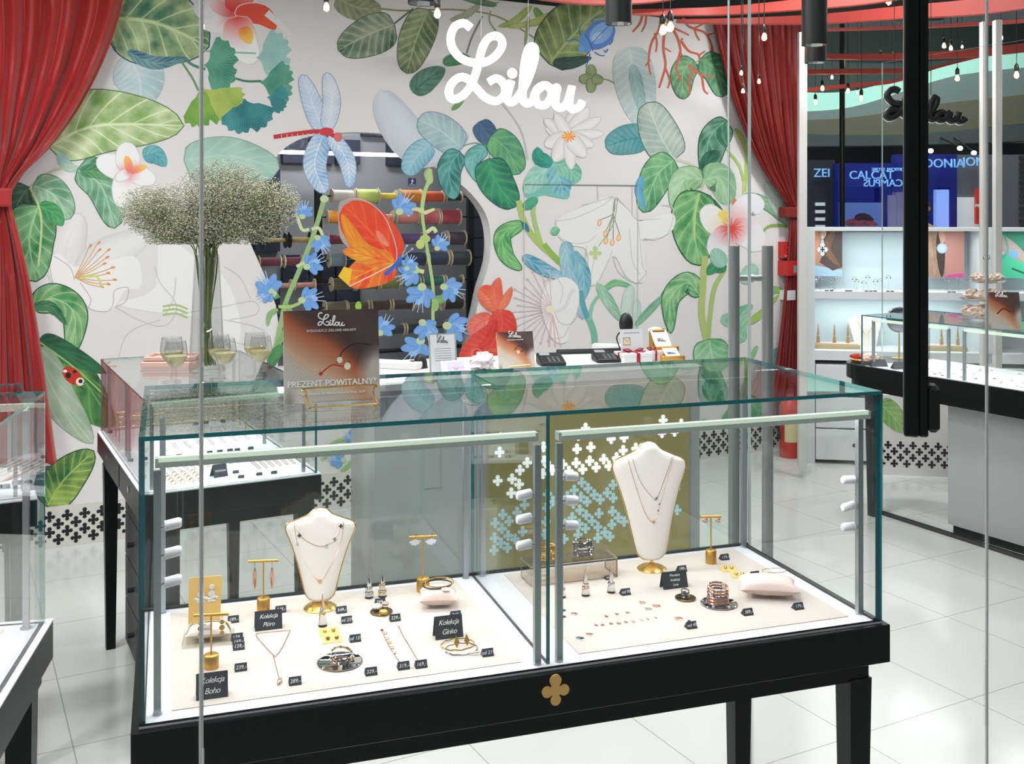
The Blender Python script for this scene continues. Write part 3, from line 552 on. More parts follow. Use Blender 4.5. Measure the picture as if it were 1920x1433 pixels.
# blue flower stems
P.stroke([(608,372),(588,440),(560,510),(535,570),(520,640),(505,690)], 9, (150,182,120)); P.stroke([(535,570),(545,595),(520,650)], 10, (130,170,110)); P.disc(608, 373, 8, 7, (196,210,160)); P.leaf([(522,580),(506,590),(502,612)], 10, (120,166,96), (160,190,130)); P.stroke([(522,575),(545,575),(563,568)], 6, (170,196,120)); P.leaf([(505,690),(520,660),(540,650)], 22, (50,110,70), (90,150,96), 4); P.stroke([(556,400),(566,430),(580,430)], 6, (206,214,170)); P.stroke([(584,430),(598,428),(606,445)], 6, (206,214,170)); P.stroke([(556,500),(568,494),(580,490)], 6, (196,208,160)); P.stroke([(520,560),(512,540)], 12, (100,150,100), .4)
def bflower(x, y, r, a0=0):
    cols = ((124,172,230), (96,148,214), (150,190,240), (110,160,222))
    for i in range(5):
        a = R(a0+i*38-76); l = r*(1+.25*((i*3) % 2)); P.leaf([(x,y),(x+l*.5*math.cos(a),y+l*.5*math.sin(a)),(x+l*math.cos(a+.12),y+l*math.sin(a+.12))], r*.62, cols[i % 4], cols[(i+1) % 4], 3, k=.6, fat=.5)
    for i in range(3): a = R(a0+i*14-14); P.stroke([(x+r*.6*math.cos(a),y+r*.6*math.sin(a)),(x+r*1.5*math.cos(a),y+r*1.5*math.sin(a))], 1.5, (176,206,246), .2, 2)
    P.disc(x-r*.25*math.cos(R(a0)), y-r*.25*math.sin(R(a0)), r*.3, r*.26, (190,206,160))
for x, y, r, a in ((568,402,18,-80),(598,450,20,60),(580,498,22,-30),(508,545,26,-120),(572,562,24,-10),(505,548,18,150),(545,700,26,30)): bflower(x, y, r, a)
P.stroke([(808,322),(792,390),(800,460),(812,540),(812,600),(820,650)], 6, (170,196,130)); P.leaf([(808,345),(803,325),(810,318)], 16, (170,196,130), (190,210,150)); P.stroke([(808,335),(796,360),(790,400)], 7, (180,202,140)); P.disc(797, 448, 10, 8, (176,200,110)); P.disc(788, 458, 8, 9, (190,206,120)); P.stroke([(795,396),(775,392),(765,405)], 8, (200,212,150), .3); P.stroke([(795,400),(815,392)], 8, (206,214,150), .4); P.stroke([(800,436),(812,428),(818,436)], 7, (206,214,160)); P.stroke([(795,510),(780,505),(782,496)], 8, (206,214,160), .5); P.leaf([(812,560),(830,560),(840,540)], 16, (96,150,96), (140,180,120)); P.disc(816, 572, 7, 12, (150,186,110)); P.disc(672, 574, 6, 9, (150,190,80))
for x, y, r, a in ((752,392,24,-60),(822,462,18,-60),(775,510,24,150),(790,545,28,100),(838,540,24,20),(845,612,28,10),(715,620,22,-60),(785,645,28,120),(795,610,24,60),(765,500,16,-60)): bflower(x, y, r, a)
# butterfly
BO = (232,90,40)
P.poly([(636,382),(650,374),(672,372),(700,385),(722,412),(736,450),(743,492),(700,500),(660,470),(640,450),(634,420)], (176,160,150), 4)
P.leaf([(742,490),(690,430),(645,385)], 92, (222,44,38), (244,130,48), 5, k=.4, fat=.5, edge=.9, asym=(1, .95)); P.leaf([(740,490),(680,470),(640,400)], 34, (238,160,40), (226,60,40), 5, k=.5)
P.leaf([(742,492),(700,505),(648,530)], 66, (228,56,40), (246,180,56), 6, k=.6, fat=.5, edge=.95); P.leaf([(740,494),(690,480),(642,470)], 34, (240,170,50), (232,80,40), 5); P.leaf([(728,462),(714,445),(706,432)], 12, (240,150,120), (230,110,90)); P.stroke([(744,490),(742,460),(724,412),(700,385),(672,372),(650,374)], 2, (196,170,180)); P.stroke([(744,492),(700,515),(655,537)], 2, (236,210,190)); P.poly([(655,537),(634,518),(645,500),(660,505)], (240,190,50))
P.stroke([(722,516),(738,500),(752,485)], 8, (50,100,196), .2); P.disc(751, 484, 4, 4, (60,110,210)); P.stroke([(753,481),(762,462)], 1.6, (150,180,230)); P.stroke([(754,482),(772,468)], 1.6, (150,180,230)); P.disc(763, 461, 2, 2, (170,200,240)); P.disc(773, 467, 2, 2, (170,200,240)); P.stroke([(746,496),(756,510)], 1.6, (60,110,200)); P.stroke([(740,500),(748,514)], 1.6, (60,110,200))
# goldfish
FR = (214,56,48); FO = (236,130,100)
P.leaf([(936,580),(915,555),(898,542)], 40, FO, (226,80,60), 8, fat=.5); P.leaf([(935,580),(930,550),(936,520)], 26, FO, (226,90,70), 8); P.leaf([(936,582),(950,560),(960,538)], 16, (236,150,110), (226,100,80), 6); P.leaf([(925,595),(895,610),(888,636)], 36, (236,140,120), (224,90,80), 10); P.leaf([(940,580),(938,625),(895,655),(864,682)], 60, FR, (236,110,90), 14, fat=.5, k=.5, edge=.85, asym=(1, 1)); P.leaf([(930,600),(918,635),(890,660)], 16, (196,36,36), (226,80,60), 12); P.disc(893, 662, 11, 9, (232,110,96)); P.disc(894, 662, 6, 6, (200,40,40)); P.disc(895, 662, 3, 3, (240,160,140)); P.leaf([(912,660),(930,662),(938,672)], 16, (236,130,100), (214,60,50), 6); P.stroke([(862,684),(885,682),(915,664)], 3, (190,40,36))
P.leaf([(1034,664),(1030,672),(1036,680)], 6, (206,60,50), (206,60,50)); P.stroke([(1048,672),(1052,660),(1058,662)], 4, (206,60,50))
# low part between display tables
P.stroke([(604,862),(640,835),(668,835),(690,822)], 6, (150,190,120)); P.stroke([(690,825),(665,860),(640,886)], 7, (150,190,120)); P.stroke([(650,880),(668,860),(672,870)], 5, (150,190,120)); P.stroke([(606,850),(625,830),(660,820)], 5, (160,194,130)); bflower(640, 862, 18, 190); bflower(680, 845, 22, 30); bflower(664, 822, 14, 200); P.stroke([(664,868),(680,876),(690,878)], 4, (150,190,120))
# panel outline of concealed door
P.stroke([(983,346),(1197,348)], 1.6, (120,124,124), 0, 1); P.stroke([(983,346),(983,640)], 1.2, (196,194,192), 0, 1); P.stroke([(1196,348),(1196,640)], 1.2, (196,194,192), 0, 1)
P.build('mural', wall)
# ---- glass behind the opening stickers ----
mb = MB(); mb.cur = 0; wbox(mb, ux0+.1, ux1-.1, -.0015, -.0075, .95, 2.75)
win = struct('window_1', mb, GLS)
# ---- baseboard ----
def baseboard(name, fn, u0, u1, label=None):
    mb = MB(); vs = [fn(u, z, o) for z in (0, .225) for u, o in ((u0, 0), (u1, 0), (u1, .012), (u0, .012))]
    mb.add(vs, [(3, 2, 1, 0), (4, 5, 6, 7), (0, 1, 5, 4), (1, 2, 6, 5), (2, 3, 7, 6), (3, 0, 4, 7)])
    mb.cur = 1; r = 0; n = int((u1-u0)/.088)
    for r in range(4):
        for i in range(n):
            cu = u0+.05+i*.088+(r % 2)*.044; cz = .045+r*.042; q = clover(.031, 6)
            mb.add([fn(cu+a, cz+b, .0128) for a, b in q], [tuple(range(len(q)))])
    return struct(name, mb, [BASEM, CUT])
baseboard('baseboard_back', lambda u, z, o: wp(u, z, o), U0, U1)
# ================= curtains =================
def curtain(name, label, rows, folds, amp, off, m, tie, nu=150):
    t = thing(name, label, 'curtain', W(tie[0][0], rows[-1][2], off)*1.0)
    t.location.z = 0; base = t.location.copy()
    C0 = catmull([(r[0], r[2], 0) for r in rows], 6); C1 = catmull([(r[1], r[2], 0) for r in rows], 6); nv = len(C0)-1
    def fn(s, v):
        i = min(nv, int(round(v*nv))); xl, xr, y = C0[i].x, C1[i].x, C0[i].y
        p = W(xl+(xr-xl)*s, y, off); a = amp*min(1, (xr-xl)/170+.25)
        d = math.sin(s*folds*6.2832)*.6+.4*math.sin(s*folds*2.7*6.2832+v*5)+.3*math.sin(s*folds*.6*6.2832+1)
        return p-WN*(a*d)-base
    mb = MB(); mb.grid(fn, nu, nv)
    o = obj('drape', mb, m, t, smooth=True)
    sd = o.modifiers.new('thick', 'SOLIDIFY'); sd.thickness = .008
    mb = MB(); x0, y0 = tie[0]; x1, y1 = tie[1]
    q = [W(x0, y0, off+amp+.02), W(x1, y0, off+amp+.02), W(x1, y1, off+amp+.02), W(x0, y1, off+amp+.02)]
    q = [v-base for v in q]; b = [v+WN*(amp*1.6+.04) for v in q]
    mb.add(q+b, [(0, 1, 2, 3), (7, 6, 5, 4), (0, 4, 5, 1), (1, 5, 6, 2), (2, 6, 7, 3), (3, 7, 4, 0)])
    tb = obj('tieback', mb, m, t); bv = tb.modifiers.new('b', 'BEVEL'); bv.width = .012; bv.segments = 3
    return t
curtain('curtain', 'bright red velvet curtain tied back at the far left of the flower wall', [(-330,232,-60),(-300,226,20),(-250,196,110),(-200,150,200),(-130,95,275),(-70,40,330),(-45,20,360),(-45,18,385),(-60,32,440),(-90,55,540),(-120,75,660),(-140,92,780),(-150,104,866)], 5.5, .06, .14, RED, [(-48,352),(22,388)])
curtain('curtain', 'dark red velvet curtain tied back at the right end of the flower wall', [(1336,1502,38),(1346,1502,90),(1366,1502,170),(1394,1502,250),(1428,1502,320),(1468,1502,375),(1480,1502,395),(1480,1502,415),(1474,1502,500),(1466,1502,600),(1456,1502,690),(1450,1502,790)], 7, .03, .06, RED2, [(1474,388),(1504,408)], 110)
# ================= ceiling bands =================
def band(label, pts, h, Y):
    mb = MB(); C = catmull([(x, y, yy) for (x, y), yy in zip(pts, Y)], 10); n = len(C)
    top = [PD(p.x, p.y, p.z) for p in C]; hh = [h[0]+(h[1]-h[0])*i/(n-1) for i in range(n)]; bot = [PD(p.x, p.y+q, p.z) for p, q in zip(C, hh)]
    bk = Vector((0, .05, 0)); vs = top+bot+[v+bk for v in top]+[v+bk for v in bot]
    f = []
    for i in range(n-1): f += [(i, n+i, n+i+1, i+1), (2*n+i+1, 3*n+i+1, 3*n+i, 2*n+i), (n+i, 3*n+i, 3*n+i+1, n+i+1), (2*n+i, i, i+1, 2*n+i+1)]
    f += [(0, 2*n, 3*n, n), (n-1, 2*n-1, 4*n-1, 3*n-1)]
    mb.add(vs, f); c = sum(top, Vector())/n; o = obj('ceiling_band', mb, RIB, smooth=True); return tag(o, label, 'ceiling band')
band('coral red curved ceiling band starting above the beetle leaf, topmost one', [(1000,-14),(1110,-4),(1230,-10),(1330,-30)], (10, 14), [6.0,6.1,6.2,6.3])
band('long coral red ceiling band sweeping across above the coral branches', [(1186,17),(1340,13),(1500,-2),(1640,-20),(1800,-52)], (9, 30), [6.3,6.4,6.0,5.5,5.0])
band('lower coral red ceiling band running from the right curtain to the top right corner', [(1270,36),(1400,33),(1540,26),(1700,10),(1840,-4),(1990,-30)], (5, 36), [6.6,6.7,6.4,5.8,5.4,5.0])
band('thin pink ceiling band high behind the black vertical bar', [(1512,54),(1700,48),(1850,40),(1990,30)], (4, 7), [8.2,8.2,8.0,7.8])
band('coral ceiling band crossing behind the twin hanging bulbs', [(1508,100),(1620,101),(1740,97),(1850,89),(1990,72)], (8, 18), [9.5,9.5,9.4,9.2,9.0])
band('thin pinkish ceiling band above the mint ceiling', [(1508,130),(1600,129),(1700,128)], (9, 9), [10,10,10])
band('purple pink ceiling band curving up to the right over the mint ceiling', [(1508,165),(1600,156),(1680,148),(1760,122),(1840,102)], (8, 5), [10.5,10.5,10.3,10,9.8])
# ================= main showcase =================
CA = math.atan2(2.3526-1.8669, .8225+.6584); CO_ = Vector((-.6584, 1.8669, 0)); ZT, ZG = .8933, 1.4049
CUx = Vector((math.cos(CA), math.sin(CA), 0)); CVx = Vector((-math.sin(CA), math.cos(CA), 0)); CW, CD = 1.558, .583
def loc(p, o=CO_, ux=CUx, vx=CVx): d = p-o; return d.dot(ux), d.dot(vx)
def case_base(t, w, d, o=.013, apron=.105, legs=(), panels=(), zt=ZT, clov=True, cols=(BLK, BLK)):
    mb = MB(); mb.box(-o, w+o, -o, d+o, zt-.088, zt-.004, .002); obj('table_band', mb, cols[0], t)
    mb = MB(); mb.box(.02, w-.02, .02, d-.02, zt-.135, zt-.088); obj('apron', mb, cols[0], t)
    mb = MB(); mb.box(.0, w, .0, d, zt-.004, zt); obj('deck', mb, WHT, t)
    for (x0, x1, y0, y1) in panels: mb = MB(); mb.box(x0, x1, y0, y1, zt, zt+.0015); obj('display_panel', mb, BEI, t)
    for (x, y) in legs:
        mb = MB(); mb.frustum((x, y, 0), (x+(.012 if x < w/2 else -.012)*0, y, zt-.13), .018, .028); obj('leg', mb, BLK, t)
cs = thing('jewellery_showcase', 'large glass jewellery showcase on black table with gold clover, in the foreground', 'showcase', CO_, CA)
pl = [loc(G(*p, ZT)) for p in ((322,1329),(975,1240),(322,1143),(856,1088),(1068,1225),(1590,1150),(945,1082),(1345,1036))]
pan = [(pl[0][0], pl[1][0], .045, CD-.035), (pl[1][0]+.125, CW-.055, .045, CD-.035)]
case_base(cs, CW, CD, panels=pan, legs=((.07, .05), (CW-.042, .045), (.07, CD-.05), (CW-.05, CD-.05)))
g = .010
mb = MB(); mb.pane(0, CW, 0, g, ZT, ZG-.008); obj('front_glass', mb, [GL, EDGE], cs)
mb = MB(); mb.pane(0, CW, CD-g, CD, ZT, ZG-.008); obj('back_glass', mb, [GLT, EDGE], cs)
mb = MB(); mb.pane(0, g, g, CD-g, ZT, ZG-.008); obj('side_glass', mb, [GL, EDGE], cs)
mb = MB(); mb.pane(CW-g, CW, g, CD-g, ZT, ZG-.008); obj('side_glass', mb, [GL, EDGE], cs)
mb = MB(); mb.pane(0, CW, 0, CD, ZG-.008, ZG); obj('top_glass', mb, [GL, EDGE], cs)
ud = loc(G(1018, 1234, ZT))[0]
mb = MB(); mb.pane(ud-.004, ud+.004, g+.012, CD-g-.002, ZT, ZG-.008); obj('divider_glass', mb, [GL, EDGE], cs)
mb = MB(); mb.box(.0, CW, CD-.016, CD-.008, ZT, ZT+.006); mb.box(CW-.016, CW-.008, .01, CD-.016, ZT, ZT+.005); mb.box(.008, .011, .01, CD-.016, ZT, ZT+.004); obj('seal_strip', mb, BLK2, cs)
def post(x, y, h=ZG-.07): 
    mb = MB(); mb.lathe([(.0085, 0), (.0085, .003), (.0065, .004)], (x, y, ZT)); mb.box(x-.0065, x+.0065, y-.0065, y+.0065, ZT+.003, h); return mb
fp = [loc(G(x, y, ZT)) for x, y in ((295,1340),(1007,1246),(1048,1240),(1611,1151))]
bp = [loc(G(x, y, ZT)) for x, y in ((305,1149),(873,1084),(905,1080),(1394,1026))]
for q in fp+bp: obj('post', post(*q), SIL, cs, smooth=False)
for i, ((xa, ya), (xb, yb)) in enumerate(((fp[0], fp[1]), (fp[2], fp[3]))):
    hb = ZG-.05
    mb = MB(); mb.box(xa-.004, xb+.004, ya-.01, ya+.012, hb-.014, hb+.003); br = obj('light_bar', mb, LEDH, cs)
    mb = MB(); mb.box(xa+.002, xb-.002, ya-.0105, ya+.0, hb-.004, hb+.0045); obj('diffuser', mb, LEDM, br)
    m_ = CO_+CUx*((xa+xb)/2)+CVx*(ya+.03)+Vector((0, 0, hb-.012)); area('case_light', m_, xb-xa, 2.5, (.97, .985, 1), size_y=.015, rot=(R(22), 0, CA))
    m_ = CO_+CUx*((xa+xb)/2)+CVx*(CD-.05)+Vector((0, 0, hb+.02)); area('case_light', m_, xb-xa, 1.7, (.97, .985, 1), size_y=.015, rot=(R(-18), 0, CA))
def spot(p, zpx, sgn, ang):
    x, y = p; Yw = (CO_+CUx*x+CVx*y).y
    z = H-(zpx-CY)*Yw/F; mb = MB(); mb.cyl((x, y, z), (x+sgn*.016, y+.004, z+.004), .0022, n=8); o = obj('spot_arm', mb, STEEL, cs, smooth=True)
    mb = MB(); mb.tube([(x+sgn*.012, y, z+.004), (x+sgn*.013, y, z+.004), (x+sgn*.038, y+.004, z+.004+ang), (x+sgn*.042, y+.004, z+.004+ang)], [.007, .0095, .0095, .007], 16); obj('spotlight_head', mb, KNOB, cs, smooth=True)
for z in (992, 1045, 1099): spot(fp[0], z, 1, .003)
for z in (928, 973, 1022): spot(fp[1], z, -1, -.004)
for z in (898, 943, 990): spot(fp[2], z, 1, -.003)
for z, a in ((902, 0), (949, -.006), (990, 0)): spot(fp[3], z, -1, a)
ce = loc(G(1041, 1280, ZT)); cc = plane_hit(1041, 1295, CO_-CVx*.013, CVx); cu = (cc-CO_).dot(CUx)
mb = MB(); mb.prism(clover(.0305, 12), lambda a, b: (cu+a, -.0132, cc.z+b), lambda a, b: (cu+a, -.017, cc.z+b)); obj('clover_emblem', mb, mat('gold_emblem', S(236,184,104), .4, metal=.15), cs)
# ================= second display table (behind) =================
T2O = Vector((-1.1934, 3.4086, 0)); t2 = thing('jewellery_table', 'black display table with low glass case and dark drawers, holding the flower vase', 'display table', T2O, WA)
W2, D2, Z2 = .60, 1.13, 1.195
def sub_case(t, w, d, zt, zg, ins=.03):
    g = .006
    for nme, a in (('front_glass', (ins, w-ins, ins, ins+g, zt, zg-.006)), ('back_glass', (ins, w-ins, d-ins-g, d-ins, zt, zg-.006)), ('side_glass', (ins, ins+g, ins+g, d-ins-g, zt, zg-.006)), ('side_glass', (w-ins-g, w-ins, ins+g, d-ins-g, zt, zg-.006)), ('top_glass', (ins, w-ins, ins, d-ins, zg-.006, zg))):
        mb = MB(); mb.pane(*a); obj(nme, mb, [GL, EDGE], t)
case_base(t2, W2, D2, o=0, legs=((.045, .05), (W2-.05, .05), (.045, D2-.05), (W2-.05, D2-.05)))
sub_case(t2, W2, D2, ZT, Z2, .012)
for x, y in ((.04, .05), (.04, D2*.48), (.04, D2*.52), (.04, D2-.06), (W2-.05, .05), (W2-.05, D2*.5), (W2-.05, D2-.06)):
    mb = MB(); mb.box(x-.006, x+.006, y-.006, y+.006, ZT, Z2-.02); obj('post', mb, SIL, t2)
mb = MB(); mb.box(.04, W2-.05, .043, .057, Z2-.03, Z2-.018); obj('light_bar', mb, LEDM, t2)
area('case_light', T2O+WU*(W2/2)+WN*(.09)+Vector((0, 0, Z2-.04)), .5, 3.0, size_y=.02, rot=(R(10), 0, WA))
area('case_light', T2O+WU*(W2/2)+WN*(D2*.55)+Vector((0, 0, Z2-.03)), .5, 3.0, size_y=.02, rot=(0, 0, WA))
for v in (.27, .82): 
    mb = MB(); mb.prism(clover(.012, 6), lambda a, b: (-.0004, v+a, ZT-.045+b), lambda a, b: (-.003, v+a, ZT-.045+b)); obj('clover_emblem', mb, CHR, t2)
mb = MB(); mb.box(-.0015, 0, D2*.44, D2*.445, ZT-.088, ZT-.004); obj('band_joint', mb, BLK2, t2)
DRK = mat('charcoal_drawer_front', S(62, 62, 64), .5, noise=.1)
dc = thing('drawer_cabinet', 'charcoal drawer cabinet with small black knobs under the left display table', 'cabinet', T2O+WU*.115+WN*.66, WA)
mb = MB(); mb.box(0, .13, 0, .42, .02, .75); obj('body', mb, BLK2, dc)
for i in range(4):
    z0 = .03+i*.18; mb = MB(); mb.box(-.012, 0, .005, .415, z0, z0+.174, .001); d_ = obj('drawer', mb, DRK, dc)
    mb = MB(); mb.cyl((-.012, .2, z0+.09), (-.036, .2, z0+.09), .010, n=12); obj('knob', mb, BLKM, d_, smooth=True)
    mb = MB(); mb.box(-.0135, -.012, .09, .1, z0+.11, z0+.15); obj('lock', mb, CHR, d_)
# ================= counter =================
KO = Vector((-.42, 4.12, 0)); KA = R(18); KU = Vector((math.cos(KA), math.sin(KA), 0)); KV = Vector((-math.sin(KA), math.cos(KA), 0)); ZK = 1.15
_a = plane_hit(905, 900, G(1010, 696, ZK), KV); KP = G(1010, 700, ZK); KP.z = 0
def kx(px, y=900): return (plane_hit(px, y, KP, KV)-KP).dot(KU)
k0, k1, k2, k3 = kx(702), kx(905), kx(1291), kx(1312)
ct = thing('sales_counter', 'white topped sales counter with olive gold front panel of glowing clovers', 'counter', KP, KA)
mb = MB(); mb.box(k0, k3, .0, .55, 0, ZK-.04); obj('body', mb, CGREY, ct)
mb = MB(); mb.box(k0-.01, k3+.01, -.012, .56, ZK-.04, ZK, .003); obj('counter_top', mb, CTOP, ct)
mb = MB(); mb.box(k1, k2, -.008, 0, .05, ZK-.05); pnl = obj('front_panel', mb, OLIVE, ct)
cl = [(175,283),(168,405),(545,360),(405,495),(342,560),(275,635),(335,680),(268,755),(152,650),(550,480),(590,525),(540,590),(620,560),(710,510),(762,568),(905,200),(843,262),(960,245),(832,378),(950,362),(825,497),(940,480),(880,552),(995,535),(1060,465),(1105,522),(1125,290),(1235,278),(1228,390),(1170,452),(1335,370),(1570,130),(1560,240),(1668,228),(1725,163),(1310,440),(1420,400),(1500,420),(1590,450)]
cl2 = [(873,665),(925,715),(808,730),(865,788),(978,768),(918,830),(1030,812),(1090,752),(1140,685),(1142,798),(750,785),(800,845),(578,762),(570,880),(625,825),(382,855),(318,920),(195,940),(130,1012),(250,997),(188,1062),(125,1140),(240,1120),(180,1185),(365,1085),(300,1150),(120,1245),(235,1225),(855,900),(910,945),(790,965),(1020,930),(1135,912),(1185,965),(1130,1025),(1235,1000),(960,995),(1010,1045),(850,1020),(1070,1090),(565,1000),(555,1110),(730,1020),(905,1060),(840,1110),(1115,1130),(1010,1140),(720,1150),(1660,600),(1600,700),(1680,720),(1620,820),(1690,900),(1560,560)]
for nme, lst, es, cc_ in (('glowing_clover', cl, 1.6, (1, 1, 1, 1)), ('dim_clover', cl2, .28, S(200,236,246))):
    mb0 = None
    for x, y in lst:
        p = plane_hit(900+x/4.571, 760+y/4.571, KP-KV*.009, KV)-KP; u, z = p.dot(KU), p.z
        if mb0 is None:
            mb = MB(); mb.prism(clover(.0225, 7), lambda a, b: (a, 0, b), lambda a, b: (a, -.0018, b)); mb0 = obj(nme, mb, mat(nme, cc_, .5, emis=cc_, es=es), pnl); o = mb0
        else: o = mb0.copy(); COL.objects.link(o); o.parent = pnl
        o.location = (u, -.0082, z)
mb = MB(); mb.box(kx(795, 850), kx(825, 850), -.003, 0, .72, .98); obj('inset_door', mb, CGREY, ct)
def K(x, y): return G(x, y, ZK)
# items on the counter
def flat_card(name, label, cat, x0, x1, ytop, ybot, zb, paint, tilt=8, rz=CA, m=PAPER, th=.003, group=None, leg=None):
    p = G((x0+x1)/2, ybot, zb); sc_ = p.y/F; w_ = (x1-x0)*sc_/math.cos(rz)*.98; h_ = (ybot-ytop)*sc_/math.cos(R(tilt))
    t = thing(name, label, cat, p, rz, group); a = R(tilt)
    mp = lambda u, v, o=0: ((u-.5)*w_, v*h_*math.sin(a)-(o+.0)*math.cos(a), v*h_*math.cos(a)+o*math.sin(a))
    mb = MB(); vs = [mp(u, v, o) for o in (0, -th) for u, v in ((0, 0), (1, 0), (1, 1), (0, 1))]; mb.add(vs, [(0, 1, 2, 3), (7, 6, 5, 4), (0, 4, 5, 1), (1, 5, 6, 2), (2, 6, 7, 3), (3, 7, 4, 0)]); obj('board', mb, m, t)
    if leg: mb = MB(); mb.tube([mp(.5, .7, -th), (0, h_*.7*math.sin(a)+h_*.35, 0.001)], .002, 6); obj('back_leg', mb, GOLD, t)
    PP = Paint(lambda u, v, o: mp(u, v, o+.0002), .00004); paint(PP)
    if PP.v: PP.build('printed_picture', t)
    return t, mp, w_, h_
def arm_photo(PP, dark=(70,52,48)):
    ST = [(-.9, (206,200,190)), (-.42, (196,186,174)), (-.30, (206,170,146)), (-.12, (188,128,96)), (.02, (176,94,62)), (.12, (112,66,50)), (.24, dark), (.55, (84,66,60)), (1.2, (60,46,44))]
    def cf(u, v):
        t = v+.78*u-.93+.03*math.sin(u*9); c = ST[-1][1]
        for (a, ca), (b, cb) in zip(ST, ST[1:]):
            if t < b: k = max(0, (t-a)/(b-a)); c = tuple(ca[i]*(1-k)+cb[i]*k for i in range(3)); break
        if t < -.3: q = 8*math.sin((u*1.2-v)*120); c = tuple(x+q for x in c)
        k = min(1, max(0, (u-.72-.35*abs(v-.3))*6))*min(1, max(0, (.62-v)*5)); c = tuple(c[i]*(1-k)+(192,184,174)[i]*k for i in range(3))
        k = min(1, max(0, (.2-v)*6))*min(1, max(0, (.08-abs(u-.05))*9)); return tuple(max(0, min(255, x*(1-.5*k))) for x in c)
    PP.field(cf)
def lilou_on(t, mp, u0, u1, v0, m, r=.0008):
    obj('script_lettering', lilou_mb(lambda a, b: mp(u0+(u1-u0)*a, v0+(u1-u0)*b*.9, .0012), r, 3, 5), m, t, smooth=True)
def txt_on(t, mp, w_, h_, s, u, v, size, m=CHALK, shear=0, bold=0):
    a = Vector(mp(1, 0)) - Vector(mp(0, 0)); a.normalize(); b = (Vector(mp(0, 1))-Vector(mp(0, 0))).normalized(); c = a.cross(b); o = Vector(mp(u, v, .0012))
    M = Matrix(((a.x, b.x, c.x, o.x), (a.y, b.y, c.y, o.y), (a.z, b.z, c.z, o.z), (0, 0, 0, 1))); return text_mesh('printed_words', s, size, m, t, M, shear, bold=bold)
# main poster on the glass top
def post1(PP):
    arm_photo(PP)
    PP.stroke([(.55,.42),(.62,.55),(.75,.62),(.92,.6)], .012, (40,26,30)); PP.stroke([(.38,.31),(.5,.4),(.62,.38),(.7,.44)], .014, (190,40,36)); PP.disc(.38,.31,.02,.02,(190,40,36)); PP.disc(.58,.45,.03,.035,(236,232,224)); PP.disc(.66,.38,.035,.04,(240,232,206))
t, mp, w_, h_ = flat_card('poster', 'large brown poster with bracelet photo standing on the foreground showcase', 'poster', 537, 711, 583, 754, ZG+.001, post1, 7, CA)
lilou_on(t, mp, .36, .64, .82, CHALK, .0014); txt_on(t, mp, w_, h_, 'PREZENT POWITALNY*', .5, .205, w_*.088, bold=.02); txt_on(t, mp, w_, h_, 'BYDGOSZCZ ZIELONE ARKADY', .5, .775, w_*.036); txt_on(t, mp, w_, h_, '*przy zakupach od 299 zl w dniach 6-10 do 2024', .5, .095, w_*.034)
p0 = G(635, 754, ZG+.001); st = thing('poster_stand', 'gold wire stand holding the large bracelet poster', 'stand', p0, CA)
a0 = .069; F_ = -.008
mb = MB(); 
mb.tube(catmull([(-a0, .09, .003), (-a0, -.06, .003), (-a0, -.066, .006), (-a0, F_-.014, .018), (-a0-.001, F_-.012, .028), (-a0, F_-.006, .033), (a0, F_-.006, .034), (a0+.001, F_-.012, .028), (a0, F_-.014, .018), (a0, -.066, .006), (a0, -.06, .003), (a0, .09, .003)], 5), .0018, 6); mb.tube([(-a0, -.062, .003), (a0, -.062, .003)], .0018, 6)
obj('wire_frame', mb, GOLD, st, smooth=True)
# counter cards
t, mp, w_, h_ = flat_card('notice_card', 'grey notice card in a gold frame beside the fish on the counter', 'card', 806, 858, 627, 700, ZK, lambda PP: [PP.poly([(0,0),(1,0),(1,1),(0,1)], (150,158,158)), PP.poly([(.06,.03),(.94,.03),(.94,.97),(.06,.97)], (206,210,212))]+[PP.stroke([(.2,.62-i*.06),(.8,.62-i*.06)], .012, (110,116,120), 0, 1) for i in range(6)], 10, KA, GOLDM); lilou_on(t, mp, .3, .7, .76, TAG, .001)
t, mp, w_, h_ = flat_card('voucher_card', 'small pale lilac card with heart lying in front of the notice card', 'card', 830, 884, 678, 702, ZK, lambda PP: [PP.poly([(0,0),(1,0),(1,1),(0,1)], (226,224,232)), PP.poly([(.2,.1),(.8,.1),(.8,.9),(.2,.9)], (196,190,220)), PP.stroke([(.1,.45),(.9,.45)], .02, (160,110,150), 0, 1), PP.disc(.5,.45,.07,.12,(170,90,140)), PP.disc(.5,.47,.045,.08,(222,214,230))], 35, KA)
def post2(PP): arm_photo(PP, (66,40,36)); PP.stroke([(.45,.5),(.6,.62),(.72,.5),(.5,.42)], .02, (40,20,20)); PP.disc(.56,.45,.05,.05,(214,190,150))
t, mp, w_, h_ = flat_card('poster', 'small brown bracelet poster standing on the counter by the card terminals', 'poster', 935, 1005, 624, 692, ZK, post2, 14, KA, leg=True); lilou_on(t, mp, .33, .67, .84, CHALK, .0012); txt_on(t, mp, w_, h_, 'BYDGOSZCZ ZIELONE', .5, .78, .007); mb = MB(); mb.tube([mp(.3,.08,.004), mp(.85,.1,.004)], .002, 6); obj('gold_clip', mb, GOLD, t)
